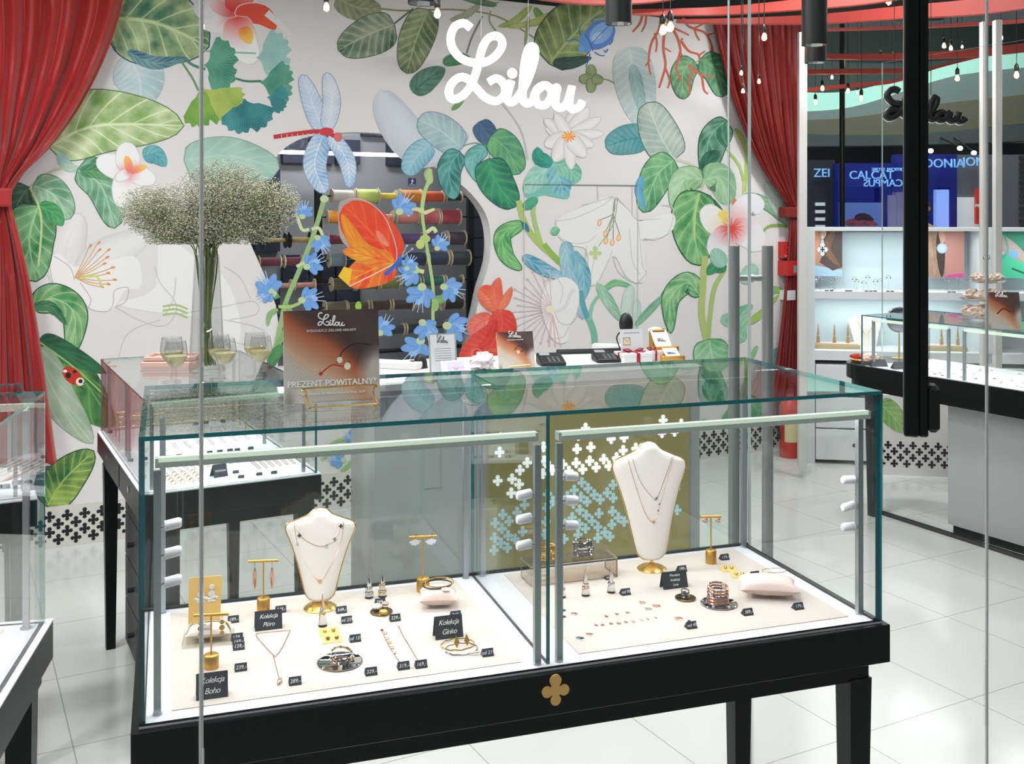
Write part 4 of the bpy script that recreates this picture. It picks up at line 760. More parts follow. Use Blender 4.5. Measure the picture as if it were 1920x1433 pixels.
t, mp, w_, h_ = flat_card('info_card', 'white information card with envelope symbol behind the ribbon boxes', 'card', 1165, 1209, 618, 678, ZK, lambda PP: [PP.poly([(0,0),(1,0),(1,1),(0,1)], (226,226,230)), PP.poly([(.1,.5),(.44,.5),(.44,.75),(.1,.75)], (176,150,96)), PP.poly([(.13,.53),(.41,.53),(.41,.72),(.13,.72)], (224,214,190)), PP.stroke([(.12,.73),(.27,.62),(.42,.73)], .015, (120,96,60), 0, 1), PP.poly([(.15,.12),(.42,.12),(.42,.36),(.15,.36)], (226,190,200)), PP.poly([(.62,.12),(.9,.12),(.9,.34),(.62,.34)], (190,110,100)), PP.stroke([(.15,.88),(.85,.88)], .02, (120,120,120), 0, 1)], 8, KA)
def terminal(x, y, label):
    p = K(x, y); t = thing('card_terminal', label, 'card terminal', p, KA+R(-8)); mb = MB(); mb.add([(-.055,-.05,0),(.055,-.05,0),(.055,.07,0),(-.055,.07,0),(-.055,-.05,.016),(.055,-.05,.016),(.055,.07,.045),(-.055,.07,.045)], [(3,2,1,0),(4,5,6,7),(0,1,5,4),(1,2,6,5),(2,3,7,6),(3,0,4,7)]); o = obj('housing', mb, BLKM, t); bv = o.modifiers.new('b', 'BEVEL'); bv.width = .006; bv.segments = 2
    mb = MB(); mb.add([(-.045,.03,.0368),(.0,.03,.0368),(.0,.06,.0442),(-.045,.06,.0442)], [(0,1,2,3)]); obj('screen', mb, mat('grey_screen', S(150,156,160), .2), t)
    mb = MB()
    for i in range(3):
        for j in range(4): mb.box(-.02+i*.02, -.008+i*.02, -.04+j*.014, -.03+j*.014, .017+j*.0034, .0222+j*.0034)
    obj('keypad', mb, mat('grey_keys', S(120,124,128), .5), t)
terminal(1034, 684, 'black card terminal beside the small brown poster'); terminal(1138, 678, 'black card terminal in front of the white information card')
def scanner(x, ytop, ybot, label, yb):
    p = G(x, yb, ZK); s_ = p.y/F; t = thing('barcode_scanner', label, 'scanner', p, KA); zt_ = (yb-ytop)*s_; r = 16*s_
    mb = MB(); mb.ell((0, 0, zt_-r*1.3), r*.85, r*.7, r*1.35, 16, 10); obj('scanner_head', mb, BLKM, t, smooth=True)
    mb = MB(); mb.lathe([(r*.9, 0), (r*.9, .006), (.006, .014), (.006, zt_-r*2.2)]); obj('stand', mb, BLKM, t, smooth=True)
    mb = MB(); mb.tube(catmull([(-r*.6, .01, zt_-r*2.2), (-r*1.2, .0, zt_*.45), (-r*.9, -.02, .03), (-r*1.6, -.03, .012), (-r*2.2, -.01, .004)], 6), .003, 6); obj('cable', mb, BLKM, t, smooth=True)
scanner(1174, 587, 626, 'black barcode scanner standing behind the white information card', 672); scanner(788, 664, 688, 'small black scanner left of the grey notice card', 690)
mb = MB(); a, b = K(1045, 668), K(1195, 664); mb.tube([a+Vector((0, .06, .012)), b+Vector((0, .06, .012))], .012, 6); t = obj('cable_tray', mb, BLK2); tag(t, 'black cable tray running behind the two card terminals', 'cable tray')
def gift(x0, x1, y0, y1, label, rz=0):
    p = K((x0+x1)/2, y1); s_ = p.y/F; w_ = (x1-x0)*s_; h_ = (y1-y0)*s_*.85; t = thing('gift_box', label, 'gift box', p, KA+rz); d_ = w_*.8
    mb = MB(); mb.box(-w_/2, w_/2, 0, d_, 0, h_*.72, .001); obj('box', mb, PAPER, t); mb = MB(); mb.box(-w_/2-.002, w_/2+.002, -.002, d_+.002, h_*.68, h_, .001); obj('lid', mb, PAPER, t)
    RB = mat('crimson_ribbon', S(160, 20, 50), .35); mb = MB(); mb.box(-w_*.06, w_*.06, -.0032, d_+.0032, 0, h_+.0015); mb.box(-w_/2-.0032, w_/2+.0032, d_*.44, d_*.56, 0, h_+.0015); r_ = obj('ribbon', mb, RB, t)
    mb = MB()
    for s in (-1, 1): mb.tube(catmull([(0, d_/2, h_), (s*w_*.2, d_/2-.004, h_+.014), (s*w_*.36, d_/2, h_+.012), (s*w_*.2, d_/2+.004, h_+.004), (0, d_/2, h_)], 4), .0028, 6); mb.tube([(0, d_/2, h_+.002), (s*w_*.3, d_*.2, h_+.002)], .0022, 6)
    obj('bow', mb, RB, t, smooth=True)
gift(1168, 1226, 660, 681, 'white gift box with crimson ribbon, front one on the counter'); gift(1214, 1246, 655, 677, 'white gift box with crimson ribbon, rear one beside the gold holder', R(6))
p = K(1258, 676); t = thing('card_holder', 'stepped gold holder with white name cards at the right end of the counter', 'card holder', p, KA)
mb = MB(); mb.box(-.05, .06, -.02, .02, 0, .022, .002); mb.box(-.06, .05, .02, .06, 0, .06, .002); mb.box(-.06, 0, .06, .1, 0, .13, .002); obj('holder', mb, GOLDM, t)
for (x, y, z, w_, h_) in ((.0, -.022, .022, .07, .035), (-.02, .03, .06, .08, .07)):
    mb = MB(); mb.add([(x-w_/2, y, z), (x+w_/2, y, z), (x+w_/2-.012, y+h_*.5, z+h_), (x-w_/2-.012, y+h_*.5, z+h_), (x-w_/2, y+.002, z), (x+w_/2, y+.002, z), (x+w_/2-.012, y+h_*.5+.002, z+h_), (x-w_/2-.012, y+h_*.5+.002, z+h_)], [(0,1,2,3),(7,6,5,4),(0,4,5,1),(1,5,6,2),(2,6,7,3),(3,7,4,0)]); obj('name_card', mb, PAPER, t)
    obj('script_lettering', lilou_mb(lambda a, b: (x-.025+a*.04, y-.001+(.3+b*.35)*h_*.5, z+(.3+b*.35)*h_), .0007, 3, 4), TAG, t, smooth=True)
def crumple(name, label, cat, p, r, col, m, seed, squash=.6, rz=0, parent=None, n=18, sx=1.0):
    random.seed(seed); mb = MB(); nu, nv = n, n//2
    off = [[random.uniform(.58, 1.2) for _ in range(nu)] for _ in range(nv+1)]
    vs = []; fs = []
    for j in range(nv+1):
        th = math.pi*j/nv
        for i in range(nu): a = 2*math.pi*i/nu; q = r*(off[j][i] if 0 < j < nv else 1); vs.append((q*sx*math.sin(th)*math.cos(a), q*math.sin(th)*math.sin(a), max(0, r*squash-q*squash*math.cos(th))))
    for j in range(nv):
        for i in range(nu): fs.append((j*nu+i, j*nu+(i+1) % nu, (j+1)*nu+(i+1) % nu, (j+1)*nu+i))
    mb.add(vs, fs); o = obj(name, mb, m, parent)
    if not parent: tag(o, label, cat, p, rz)
    else: o.location = p
    return o
TISS = mat('white_tissue', S(236, 226, 230), .7, noise=.12, nscale=60)
crumple('tissue_paper', 'crumpled white tissue paper beside the small brown poster', 'tissue paper', K(905, 692), .055, None, TISS, 3, .65)
mb = MB(); a = K(735, 690); mb.box(-.11, .13, -.04, .04, 0, .03, .004); t = obj('arm_rest', mb, CTOP); tag(t, 'long white padded bar lying at the left end of the counter', 'pad', a, R(-18))
mb = MB(); a = K(1155, 664); mb.box(-.1, .08, -.03, .03, 0, .03, .004); t = obj('arm_rest', mb, CTOP); tag(t, 'white padded bar behind the right card terminal', 'pad', a+Vector((0, .12, 0)), R(-16))
p = K(1243, 662); p.y += .1; mb = MB(); mb.box(-.03, .03, -.02, .02, 0, .10); t = thing('counter_lamp', 'small glowing lamp on a brown post at the right of the counter', 'lamp', p, KA); obj('post', mb, mat('bronze', S(120,96,70), .4, metal=.5), t); mb = MB(); mb.ell((-.035, -.02, .1), .035, .015, .012); obj('lamp_head', mb, mat('warm_lamp', (1, .9, .7, 1), .4, emis=(1, .9, .7, 1), es=12), t, smooth=True)
# ================= thread rack =================
def Wd(x, y, o): return W(x, y, -o)
RD = .32
rk = thing('thread_rack', 'black metal rack with rods carrying rows of thread spools in the wall opening', 'rack', Vector(W(750, 700, -RD))); rk.location.z = 0; rb = rk.location.copy()
ZR0 = .9
def rp(x, y): return Wd(x, y, RD)-rb
for x in (598, 883):
    p = rp(x, 500); mb = MB(); d = WU*.022; n_ = WN*.03; z0, z1 = ZR0-.05, rp(x, 318 if x < 700 else 330).z
    q = [p-d-n_*0, p+d-n_*0, p+d+n_, p-d+n_]; vs = [Vector((v.x, v.y, z)) for z in (z0, z1) for v in q]; mb.add(vs, [(3,2,1,0),(4,5,6,7),(0,1,5,4),(1,2,6,5),(2,3,7,6),(3,0,4,7)]); obj('upright', mb, BLK2, rk)
mb = MB(); a = rp(598, 500); b = rp(883, 500); mb.tube([Vector((a.x, a.y, ZR0)), Vector((b.x, b.y, ZR0))], .015, 6); obj('base_rail', mb, BLK2, rk)
rows = [
 (366, [(621,664,11,'white',(236,226,214)),(665,708,13,'lime yellow',(206,222,110)),(709,742,6,'thin yellow',(226,200,60)),(748,788,12,'orange',(238,140,40)),(792,830,10,'vermilion',(224,84,44)),(834,864,8,'dark brown',(60,40,44))]),
 (406, [(612,636,12,'golden orange',(240,150,30)),(708,736,5,'thin pink',(226,150,140)),(740,782,13,'salmon pink',(214,130,124)),(784,820,14,'rose',(196,92,104)),(822,860,14,'crimson',(180,58,76))]),
 (450, [(490,536,4,'brass coloured',(176,150,84)),(542,582,5,'thin golden',(180,150,80)),(613,650,9,'raspberry',(130,36,64)),(744,792,10,'violet',(92,64,120)),(796,832,10,'purple',(86,60,116)),(836,870,13,'aubergine',(56,40,54))]),
 (491, [(484,526,8,'burgundy',(110,30,50)),(532,566,8,'wine red',(112,32,52)),(616,646,11,'pale blue',(120,150,166)),(758,796,13,'navy',(34,46,84)),(800,838,13,'ink blue',(34,52,80)),(842,878,14,'bottle green',(32,50,52))]),
 (536, [(518,546,5,'dusty pink',(190,130,120)),(550,590,5,'pale pink',(200,140,130)),(620,664,11,'olive brown',(96,90,66)),(666,708,12,'khaki',(134,124,70)),(710,746,12,'moss green',(136,150,80)),(750,786,9,'emerald',(50,130,84)),(790,830,9,'teal green',(20,104,90)),(834,866,6,'dark olive',(66,70,62))]),
 (577, [(608,648,11,'taupe',(112,98,76)),(650,690,8,'umber',(88,68,54)),(694,730,9,'brown',(80,54,46)),(734,772,9,'chestnut',(70,46,42)),(776,784,10,'dark amber',(84,62,48)),(828,866,13,'espresso',(44,32,30))]),
 (619, [(716,756,9,'slate blue',(40,52,66)),(760,802,9,'midnight',(34,44,56)),(838,876,12,'black green',(34,44,44))])]
FLG = mat('cream_spool_flange', S(206, 190, 164), .5)
rown = ['top', 'second', 'third', 'fourth', 'fifth', 'sixth', 'lowest']
for ri, (y, lst) in enumerate(rows):
    x0 = min(q[0] for q in lst)-14; p0 = Wd(x0, y+1, RD-.05); p1 = Wd(910, y, RD-.05); zc = p0.z
    tdir = WU
    mb = MB(); mb.tube([p0-rb, Vector((p1.x, p1.y, zc))-rb], .0055, 8); obj('rod', mb, BLK2, rk, smooth=True)
    for (xa, xb, r, nm_, c) in lst:
        A = Wd(xa, y, RD-.05); B = Wd(xb, y, RD-.05); L_ = (B-A).length; s_ = A.y/F; rr = r*s_
        t = thing('thread_spool', '%s thread spool on the %s rod of the rack' % (nm_, rown[ri]), 'thread spool', Vector((A.x, A.y, zc)), WA, 'thread spools on the rack')
        fr = max(rr+.008, .040 if ri != 2 or xa > 600 else .05)
        mb = MB(); mb.tube([(.006, 0, 0), (.012, 0, 0), (L_/2, 0, 0), (L_-.012, 0, 0), (L_-.006, 0, 0)], [rr*.94, rr, rr*1.0, rr, rr*.94], 16); obj('thread', mb, mat('thread_'+nm_.replace(' ', '_'), S(*c), .6, noise=.25, nscale=90, sheen=.4), t, smooth=True)
        for e in (0, L_-.006):
            mb = MB(); mb.cyl((e, 0, 0), (e+.006, 0, 0), fr, n=20); obj('flange', mb, FLG if ri != 2 or xa > 600 else BLK2, t, smooth=True)
# ================= neon sign =================
q = PD(840, 200, 4.8); t = thing('neon_sign', 'glowing white script Lilou sign hanging in front of the flower wall', 'sign', q, R(14))
W_ = 265*4.8/F; mbn = lilou_mb(lambda a, b: (a*W_, 0, b*W_), .0185, 7, 10)
obj('glowing_letters', mbn, mat('neon_white', (1, .99, .95, 1), .3, emis=(1, .985, .94, 1), es=6), t, smooth=True)
obj('letter_backing', lilou_mb(lambda a, b: (a*W_, .022, b*W_), .012, 5, 8), STEEL, t, smooth=True)
mb = MB(); 
for a, b in ((.25, .5), (.6, .42)): mb.tube([(a*W_, .03, b*W_), (a*W_, .03, CEIL-q.z)], .001, 6)
obj('suspension_wire', mb, STEEL, t)
# back of the outside sign seen through the glass
q = PD(1661, 226, 4.6); t = thing('shop_sign', 'black script Lilou sign seen from behind at the upper right', 'sign', q, R(8)); W2_ = 160*4.6/F
obj('black_letters', lilou_mb(lambda a, b: (a*W2_, 0, b*W2_*.62), .015, 6, 8), BLKM, t, smooth=True); obj('silver_rim', lilou_mb(lambda a, b: (a*W2_+.003, .012, b*W2_*.62-.004), .0145, 6, 8), CHR, t, smooth=True)
mb = MB()
for a, b in ((.12, .6), (.58, .5)): mb.tube([(a*W2_, .01, b*W2_*.62), (a*W2_, .01, CEIL-q.z)], .0015, 6)
obj('suspension_rod', mb, BLK2, t)
# ================= vase with flowers =================
v0 = G(388, 700, Z2+.001); Sx = v0.y/F
vs = thing('glass_vase', 'tall clear glass vase of baby\'s breath standing on the left display table', 'vase', v0)
hV = 222*Sx; prof = [(.0, .004), (.036, .004), (.041, .01), (.038, .03)]+[((.050-.016*(i/8)**1.1), .04+(hV-.04)*i/8) for i in range(9)]
prof = [(.058, 0), (.064, .006), (.066, .02)]+[(.066-(.066-.045)*i/8, .02+(hV-.02)*i/8) for i in range(1, 9)]
mb = MB(); mb.lathe(prof, n=32, cap=False); mb.lathe([(r-.003, z+.004*(k == 0)) for k, (r, z) in enumerate(prof)][::-1], n=32, cap=False); mb.lathe([(.001, 0), (.058, 0)], n=32, cap=False); mb.lathe([(.056, .012), (.001, .012)], n=32, cap=False); obj('vase_body', mb, WINEG, vs, smooth=True)
fl = thing('flower_bouquet', 'large cloud of dried baby\'s breath flowers bunched in the glass vase', 'flowers', v0+Vector((0, 0, .02)))
random.seed(11); mb = MB(); tips = []
STM = mat('green_flower_stem', S(104, 116, 62), .6); GYP = mat('baby_breath_blossom', S(214, 211, 186), .8, noise=.5, nscale=300)
TWG = mat('dry_twig', S(104, 106, 74), .8)
cx_, cz_ = 0.006, (700-402)*Sx
CR = [(0, 0, .215, .15), (-.16, -.02, .16, .12), (.18, -.01, .17, .11), (.06, .09, .16, .10), (-.05, -.07, .17, .10), (.24, .03, .11, .09), (-.24, .0, .10, .09), (.0, -.06, .14, .10), (.14,-.07,.14,.08), (-.12,-.10,.12,.07), (.1,.04,.18,.11)]
for i in range(46):
    a = random.uniform(0, 6.28); rb_ = random.uniform(.005, .035); e = random.choice(CR); ex = cx_+e[0]+random.uniform(-1, 1)*e[2]*.5; ez = cz_+e[1]+random.uniform(-.8, .5)*e[3]; ez = max(ez, hV+.05); ey = random.uniform(-.12, .12)
    nx = random.uniform(-.022, .022); ny = random.uniform(-.022, .022)
    pth = catmull([(rb_*math.cos(a), rb_*math.sin(a), .01), (nx*.8, ny*.8, hV*.5), (nx*1.9, ny*1.5, hV), (nx*1.9+(ex-nx)*.45, ey*.4, hV+(ez-hV)*.5), (ex, ey, ez)], 4); mb.tube(pth, .0021, 5); tips.append((ex, ey, ez))
obj('stems', mb, STM, fl, smooth=True)
mb = MB(); mt = MB()
for i in range(20000):
    e = random.choice(CR); th = random.uniform(0, 6.28); u = random.uniform(-1, 1); rr = random.random()**.42; sq = math.sqrt(1-u*u)
    x, y, z = cx_+e[0]+e[2]*rr*sq*math.cos(th), .13*rr*sq*math.sin(th), cz_+e[1]+e[3]*rr*u
    if z < hV+.02: continue
    r = random.uniform(.0018, .0036); o_ = [(x+random.uniform(-1, 1)*r*1.3, y+random.uniform(-1, 1)*r*1.3, z+random.uniform(-1, 1)*r*1.3) for _ in range(3)]
    mb.add([(x, y, z-r), (x+r, y, z), (x, y+r, z), (x-r, y, z), (x, y-r, z), (x, y, z+r*.7)], [(0,2,1),(0,3,2),(0,4,3),(0,1,4),(5,1,2),(5,2,3),(5,3,4),(5,4,1)])
    if i % 3 == 0:
        tx, ty, tz = random.choice(tips); dx, dy, dz = tx-x, ty-y, tz-z-.03; l = math.sqrt(dx*dx+dy*dy+dz*dz)+1e-6; k = min(.035, l)/l
        mt.tube([(x, y, z), (x+dx*k, y+dy*k, z+dz*k)], .0006, 3, cap=False)
b_ = obj('blossoms', mb, GYP, fl); b_['kind'] = 'stuff'; b_ = obj('twigs', mt, TWG, fl); b_['kind'] = 'stuff'
# ================= wine glasses, trays =================
WINE = mat('pale_white_wine', S(236, 224, 160), .05, trans=.35, spec=.5)
def wglass(x, yb, sc_, label):
    p = G(x, yb, Z2+.001); t = thing('wine_glass', label, 'wine glass', p); k = sc_
    pr = [(.034, 0), (.033, .0015), (.012, .004), (.0042, .009), (.0036, .055), (.008, .062), (.024, .074), (.037, .096), (.040, .112), (.037, .138), (.033, .158)]
    mb = MB(); mb.lathe([(r*k, z*k) for r, z in pr], n=28, cap=False); mb.lathe([((r-.0012)*k, z*k) for r, z in pr[5:]][::-1], n=28, cap=False); obj('glass_body', mb, WINEG, t, smooth=True)
    mb = MB(); mb.lathe([(.0068*k, .064*k), (.0225*k, .0755*k), (.0355*k, .0965*k), (.038*k, .106*k)], n=28); obj('wine', mb, WINE, t, smooth=True)
wglass(330, 724, 1.0, 'half full wine glass, front one of the left pair by the vase'); wglass(322, 716, 1.02, 'half full wine glass, rear one of the left pair by the vase')
wglass(422, 717, 1.0, 'half full wine glass, front one of the middle pair right of the vase'); wglass(411, 711, 1.02, 'half full wine glass, rear one of the middle pair right of the vase')
wglass(489, 712, 1.0, 'half full wine glass, front one of the pair beside the big poster'); wglass(478, 705, 1.02, 'half full wine glass, rear one of the pair beside the big poster')
def tray(p, w_, d_, h, label, rz):
    t = thing('display_tray', label, 'tray', p, rz); mb = MB(); e = .014
    mb.box(0, w_, 0, e, 0, h, .003); mb.box(0, w_, d_-e, d_, 0, h, .003); mb.box(0, e, e, d_-e, 0, h, .003); mb.box(w_-e, w_, e, d_-e, 0, h, .003); obj('frame', mb, WOODP, t)
    mb = MB(); mb.box(e, w_-e, e, d_-e, .001, h*.35); obj('lining', mb, mat('blush_lining', S(226,190,170), .8), t)
p = G(263, 689, Z2+.001); tray(p, .21, .15, .02, 'pink wooden jewellery tray, lower one of the stack by the vase', R(2)); tray(p+Vector((.006, .012, .021)), .20, .14, .018, 'pink wooden jewellery tray, upper one of the stack by the vase', R(2))
# ================= jewellery helpers =================
def D(x, y, z=None): return G(x, y, (ZT+.0015) if z is None else z)
def price(x, y, s, where, w_=.0235, rz=0, n=[0], zt=None, face=1):
    p = D(x, y, zt); t = thing('price_tag', where, 'price tag', p, CA+rz)
    hgt = w_*.62; a = .0075
    mb = MB(); mb.add([(-w_/2, 0, 0), (w_/2, 0, 0), (w_/2, a, hgt), (-w_/2, a, hgt), (w_/2, 2*a+.004, 0), (-w_/2, 2*a+.004, 0)], [(0, 1, 2, 3), (3, 2, 4, 5), (0, 3, 5), (1, 4, 2), (0, 5, 4, 1)]); obj('card', mb, TAG, t)
    nrm = Vector((0, -hgt, a)).normalized(); up = Vector((0, a, hgt)).normalized(); o = Vector((0, a*.5, hgt*.5))+nrm*.0004
    M = Matrix(((1, up.x, -nrm.x*-1, o.x), (0, up.y, nrm.y, o.y), (0, up.z, nrm.z, o.z), (0, 0, 0, 1))); text_mesh('written_price', s, w_*.42, CHALK, t, M, .2, ext=.0001)
for a in [(438,1169,'189,-','black price tag right of the golden earring board'), (445,1203,'139,-','black price tag, rearmost of the three beside the beige bracelet cushion',0.024), (447,1211,'169,-','black price tag, middle of the three beside the beige bracelet cushion'), (448,1220,'139,-','black price tag, front one of the three beside the beige bracelet cushion'), (452,1260,'239,-','black price tag right of the front golden earring stand'), (554,1286,'289,-','black price tag at the drop of the long pendant necklace'), (527,1150,'349,-','black price tag half hidden behind the Kolekcja Pioro sign'), (641,1151,'549,-','black price tag right of the left necklace bust foot'), (651,1170,'od 259','black price tag right of the single ring cone'), (667,1205,'od 159','black price tag right of the two small golden earring cards'), (697,1268,'329,-','black price tag right of the round silver plate'), (714,1136,'299,-','black price tag standing behind the small flower plate'), (742,1166,'229,-','black price tag right of the small flower plate'), (856,1160,'269,-','black price tag behind the Kolekcja Ginko sign'), (758,1257,'319,-','black price tag at the end of the linked bracelet'), (791,1254,'169,-','black price tag at the end of the thin chain bracelet'), (916,1232,'od 219','black price tag right of the two crossed bangles'),
          (1175,1117,'od 99','black price tag right of the two ring cones, right case half'), (1281,1073,'199,-','black price tag behind the Kolekcja sign by the large bust'), (1361,1051,'119,-','black price tag right of the far golden earring stand'), (1418,1084,'129,-','black price tag right of the overlapping golden cards'), (1405,1155,'389,-','black price tag right of the rose bangle plate'), (1500,1144,'179,-','black price tag at the corner of the pink cushion'), (1299,1180,'od 49','black price tag below the round gold charms in the right half'), (1142,1088,'199,-','tiny black price tag behind the rear ring cone')]:
    price(*a[:4], w_=(a[4] if len(a) > 4 else .0235)*(.62 if a[0] == 1142 else 1))
def sign(x0, x1, yt, yb, lines, label):
    p = D((x0+x1)/2, yb); s_ = p.y/F; w_ = (x1-x0)*s_*.93; h_ = (yb-yt)*s_; t = thing('name_sign', label, 'sign', p, CA); a = h_*.3
    mb = MB(); th = .001; mb.add([(-w_/2, 0, 0), (w_/2, 0, 0), (w_/2, a, h_), (-w_/2, a, h_), (w_/2, 2*a, 0), (-w_/2, 2*a, 0), (-w_/2, th*1.2, 0), (w_/2, th*1.2, 0), (w_/2, a, h_-th*2), (-w_/2, a, h_-th*2), (w_/2, 2*a-th*1.2, 0), (-w_/2, 2*a-th*1.2, 0)], [(0, 1, 2, 3), (3, 2, 4, 5), (6, 9, 8, 7), (9, 11, 10, 8), (0, 3, 9, 6), (3, 5, 11, 9), (1, 7, 8, 2), (2, 8, 10, 4), (0, 6, 7, 1), (5, 4, 10, 11)]); obj('card', mb, TAG, t)
    n = Vector((0, -h_, a)).normalized(); up = Vector((0, a, h_)).normalized()
    for i, s in enumerate(lines):
        f = .5+(len(lines)-1)/2*(.8/len(lines))-i*.8/len(lines); o = Vector((0, a*f, h_*f))+n*.0005
        M = Matrix(((1, up.x, n.x, o.x), (0, up.y, n.y, o.y), (0, up.z, n.z, o.z), (0, 0, 0, 1))); text_mesh('handwritten_word', s, h_*.62/len(lines)*1.05, CHALK, t, M, .35, ext=.0001, space=.88)
sign(367, 429, 1266, 1311, ['Kolekcja', 'Boho'], 'black card sign reading Kolekcja Boho at the front left corner'); sign(477, 531, 1148, 1182, ['Kolekcja', 'Pióro'], 'black card sign reading Kolekcja Pióro before a golden stand'); sign(814, 872, 1158, 1198, ['Kolekcja', 'Ginko'], 'black card sign reading Kolekcja Ginko beside the bangles'); sign(1240, 1295, 1074, 1104, ['Premiera', 'Kolekcja', 'Luna'], 'black card sign with three lines in front of the large necklace bust')
def tstand(x, yb, ytop, xa, xb, label, r_px=14, tilt=0, hb=None):
    p = D(x, yb-4); s_ = p.y/F; r = r_px*s_; t = thing('earring_stand', label, 'earring stand', p, CA); h = (yb-4-ytop)*s_
    hb = hb or 24*s_
    mb = MB(); mb.lathe([(r, 0), (r, hb), (r*.93, hb+.001)], n=24); obj('base', mb, GOLDM, t, smooth=True)
    mb = MB(); mb.cyl((0, 0, hb), (0, 0, h), .0018, n=10); obj('pole', mb, GOLDM, t, smooth=True)
    c = Vector((math.cos(-CA+R(tilt)), math.sin(-CA+R(tilt)), 0)); L_ = (xb-xa)/2*s_; mb = MB(); mb.cyl(tuple(-c*L_+Vector((0, 0, h))), tuple(c*L_+Vector((0, 0, h))), .0034, n=12); obj('crossbar', mb, GOLDM, t, smooth=True)
    return t, p, h, c, L_, s_
def earring(name, label, pos, rz, build): 
    t = thing(name, label, 'earring', pos, rz); build(t); return t
# front-left stand with coin earrings
t, p, h, c, L_, s_ = tstand(396, 1256, 1153, 364, 427, 'front golden earring stand behind the Kolekcja Boho sign', 14, 8)
def coin_drop(t):
    mb = MB(); mb.tube([(0, 0, 0), (0, -.002, -.004)], .0006, 6)
    for i, (z, r) in enumerate(((-.010, .0045), (-.021, .0055), (-.032, .0045))): mb.cyl((0, -.004, z), (0, -.0052, z), r, n=16)
    obj('discs', mb, GOLD, t, smooth=True)
wc_ = Matrix.Rotation(CA, 3, 'Z')
for k, nm_ in ((-.62, 'left'), (.62, 'right')): earring('earring', 'gold coin drop earring on the %s of the front golden stand' % nm_, p+wc_@(c*(L_*k))+Vector((0, 0, h-.004)), CA, coin_drop)
t, p, h, c, L_, s_ = tstand(494, 1150, 1052, 468, 523, 'golden earring stand behind the Kolekcja Pióro sign', 12, 6)
def feather(t):
    mb = MB(); mb.tube([(0, 0, 0), (0, 0, -.012)], .0012, 8); obj('hook', mb, CHR, t, smooth=True)
    mb = MB(); mb.ell((0, 0, -.036), .0045, .0012, .025, 12, 10); obj('feather_drop', mb, ROSE, t, smooth=True)
for k, nm_ in ((-.58, 'left'), (.58, 'right')): earring('earring', 'rose gold feather earring hanging on the %s of its stand' % nm_, p+wc_@(c*(L_*k))+Vector((0, 0, h-.004)), CA, feather)
t, p, h, c, L_, s_ = tstand(793, 1112, 1007, 767, 819, 'golden earring stand at the back beside the ring cones', 12, 8)
def ginko(t):
    mb = MB(); q = []
    for i in range(13): a = R(-160+i*140/12); r = .015*(1+.12*math.sin(i*2.2)); q.append((r*math.cos(a), r*math.sin(a)))
    q.append((0, 0)); mb.prism(q, lambda a, b: (a, -.004, b), lambda a, b: (a, -.005, b)); mb.tube([(0, -.004, 0), (.004, -.002, .012)], .0006, 5); obj('ginkgo_leaf', mb, CHR, t, smooth=True)
for k, nm_ in ((-.6, 'left'), (.55, 'right')): earring('earring', 'silver ginkgo leaf earring on the %s of the back stand' % nm_, p+wc_@(c*(L_*k))+Vector((0, 0, h-.003)), CA, ginko)
t, p, h, c, L_, s_ = tstand(1333, 1060, 969, 1313, 1353, 'golden earring stand at the far right of the case', 10, 4)
def cluster(t):
    mb = MB(); random.seed(5)
    for i in range(7): mb.ell((random.uniform(-.006, .006), -.003, random.uniform(-.012, -.001)), .0028, .0012, .0028, 8, 6)
    obj('blossom_cluster', mb, ROSE, t, smooth=True)
for k, nm_ in ((-.6, 'left'), (.6, 'right')): earring('earring', 'small rose gold cluster earring on the %s of the far stand' % nm_, p+wc_@(c*(L_*k))+Vector((0, 0, h-.003)), CA, cluster)
# golden board with silver flower earrings
p = D(385, 1178); s_ = p.y/F; t = thing('earring_board', 'upright golden board with silver blossom earrings at the left', 'display board', p, CA+R(-4))
w_, h_ = 61*s_, 92*s_; q = []
for cx2, cz2, a0_ in ((w_/2-.006, .001, -90), (w_/2-.006, h_-.006, 0), (-w_/2+.006, h_-.006, 90), (-w_/2+.001, .001, 180)):
    for i in range(5): a = R(a0_+i*22.5); r = .006 if cz2 > .01 else .001; q.append((cx2+r*math.cos(a), cz2+r*math.sin(a)))
mb = MB(); mb.prism(q, lambda a, b: (a, b*.14, b), lambda a, b: (a, b*.14+.002, b)); obj('board', mb, GCARD, t)
mb = MB(); mb.tube([(0, h_*.1, h_*.6), (0, h_*.5, .001)], .0015, 6); obj('back_leg', mb, GOLDM, t)
for sx_, nm_ in ((-.010, 'left'), (.013, 'right')):
    pp = p+Matrix.Rotation(CA+R(-4), 3, 'Z')@Vector((sx_, h_*.11, h_*.8)); e = thing('earring', 'silver blossom drop earring, %s one on the upright golden board' % nm_, 'earring', pp, CA+R(-4)); mb = MB()
    mb.cyl((0, -.001, 0), (0, -.004, 0), .0052, n=14); mb.cyl((0, -.002, -.014), (0, -.005, -.014), .0072, n=14)
    for k in range(6): mb.ell((-.0105+k*.0042, -.004, -.024-.0022*math.sin(k*1.2)), .0034, .002, .0036, 10, 6)
    for k in range(4): mb.ell((-.006+k*.004, -.004, -.030), .003, .0018, .0026, 10, 6)
    obj('flower_drop', mb, mat('bright_silver', S(248, 248, 252), .35, metal=.35), e, smooth=True)
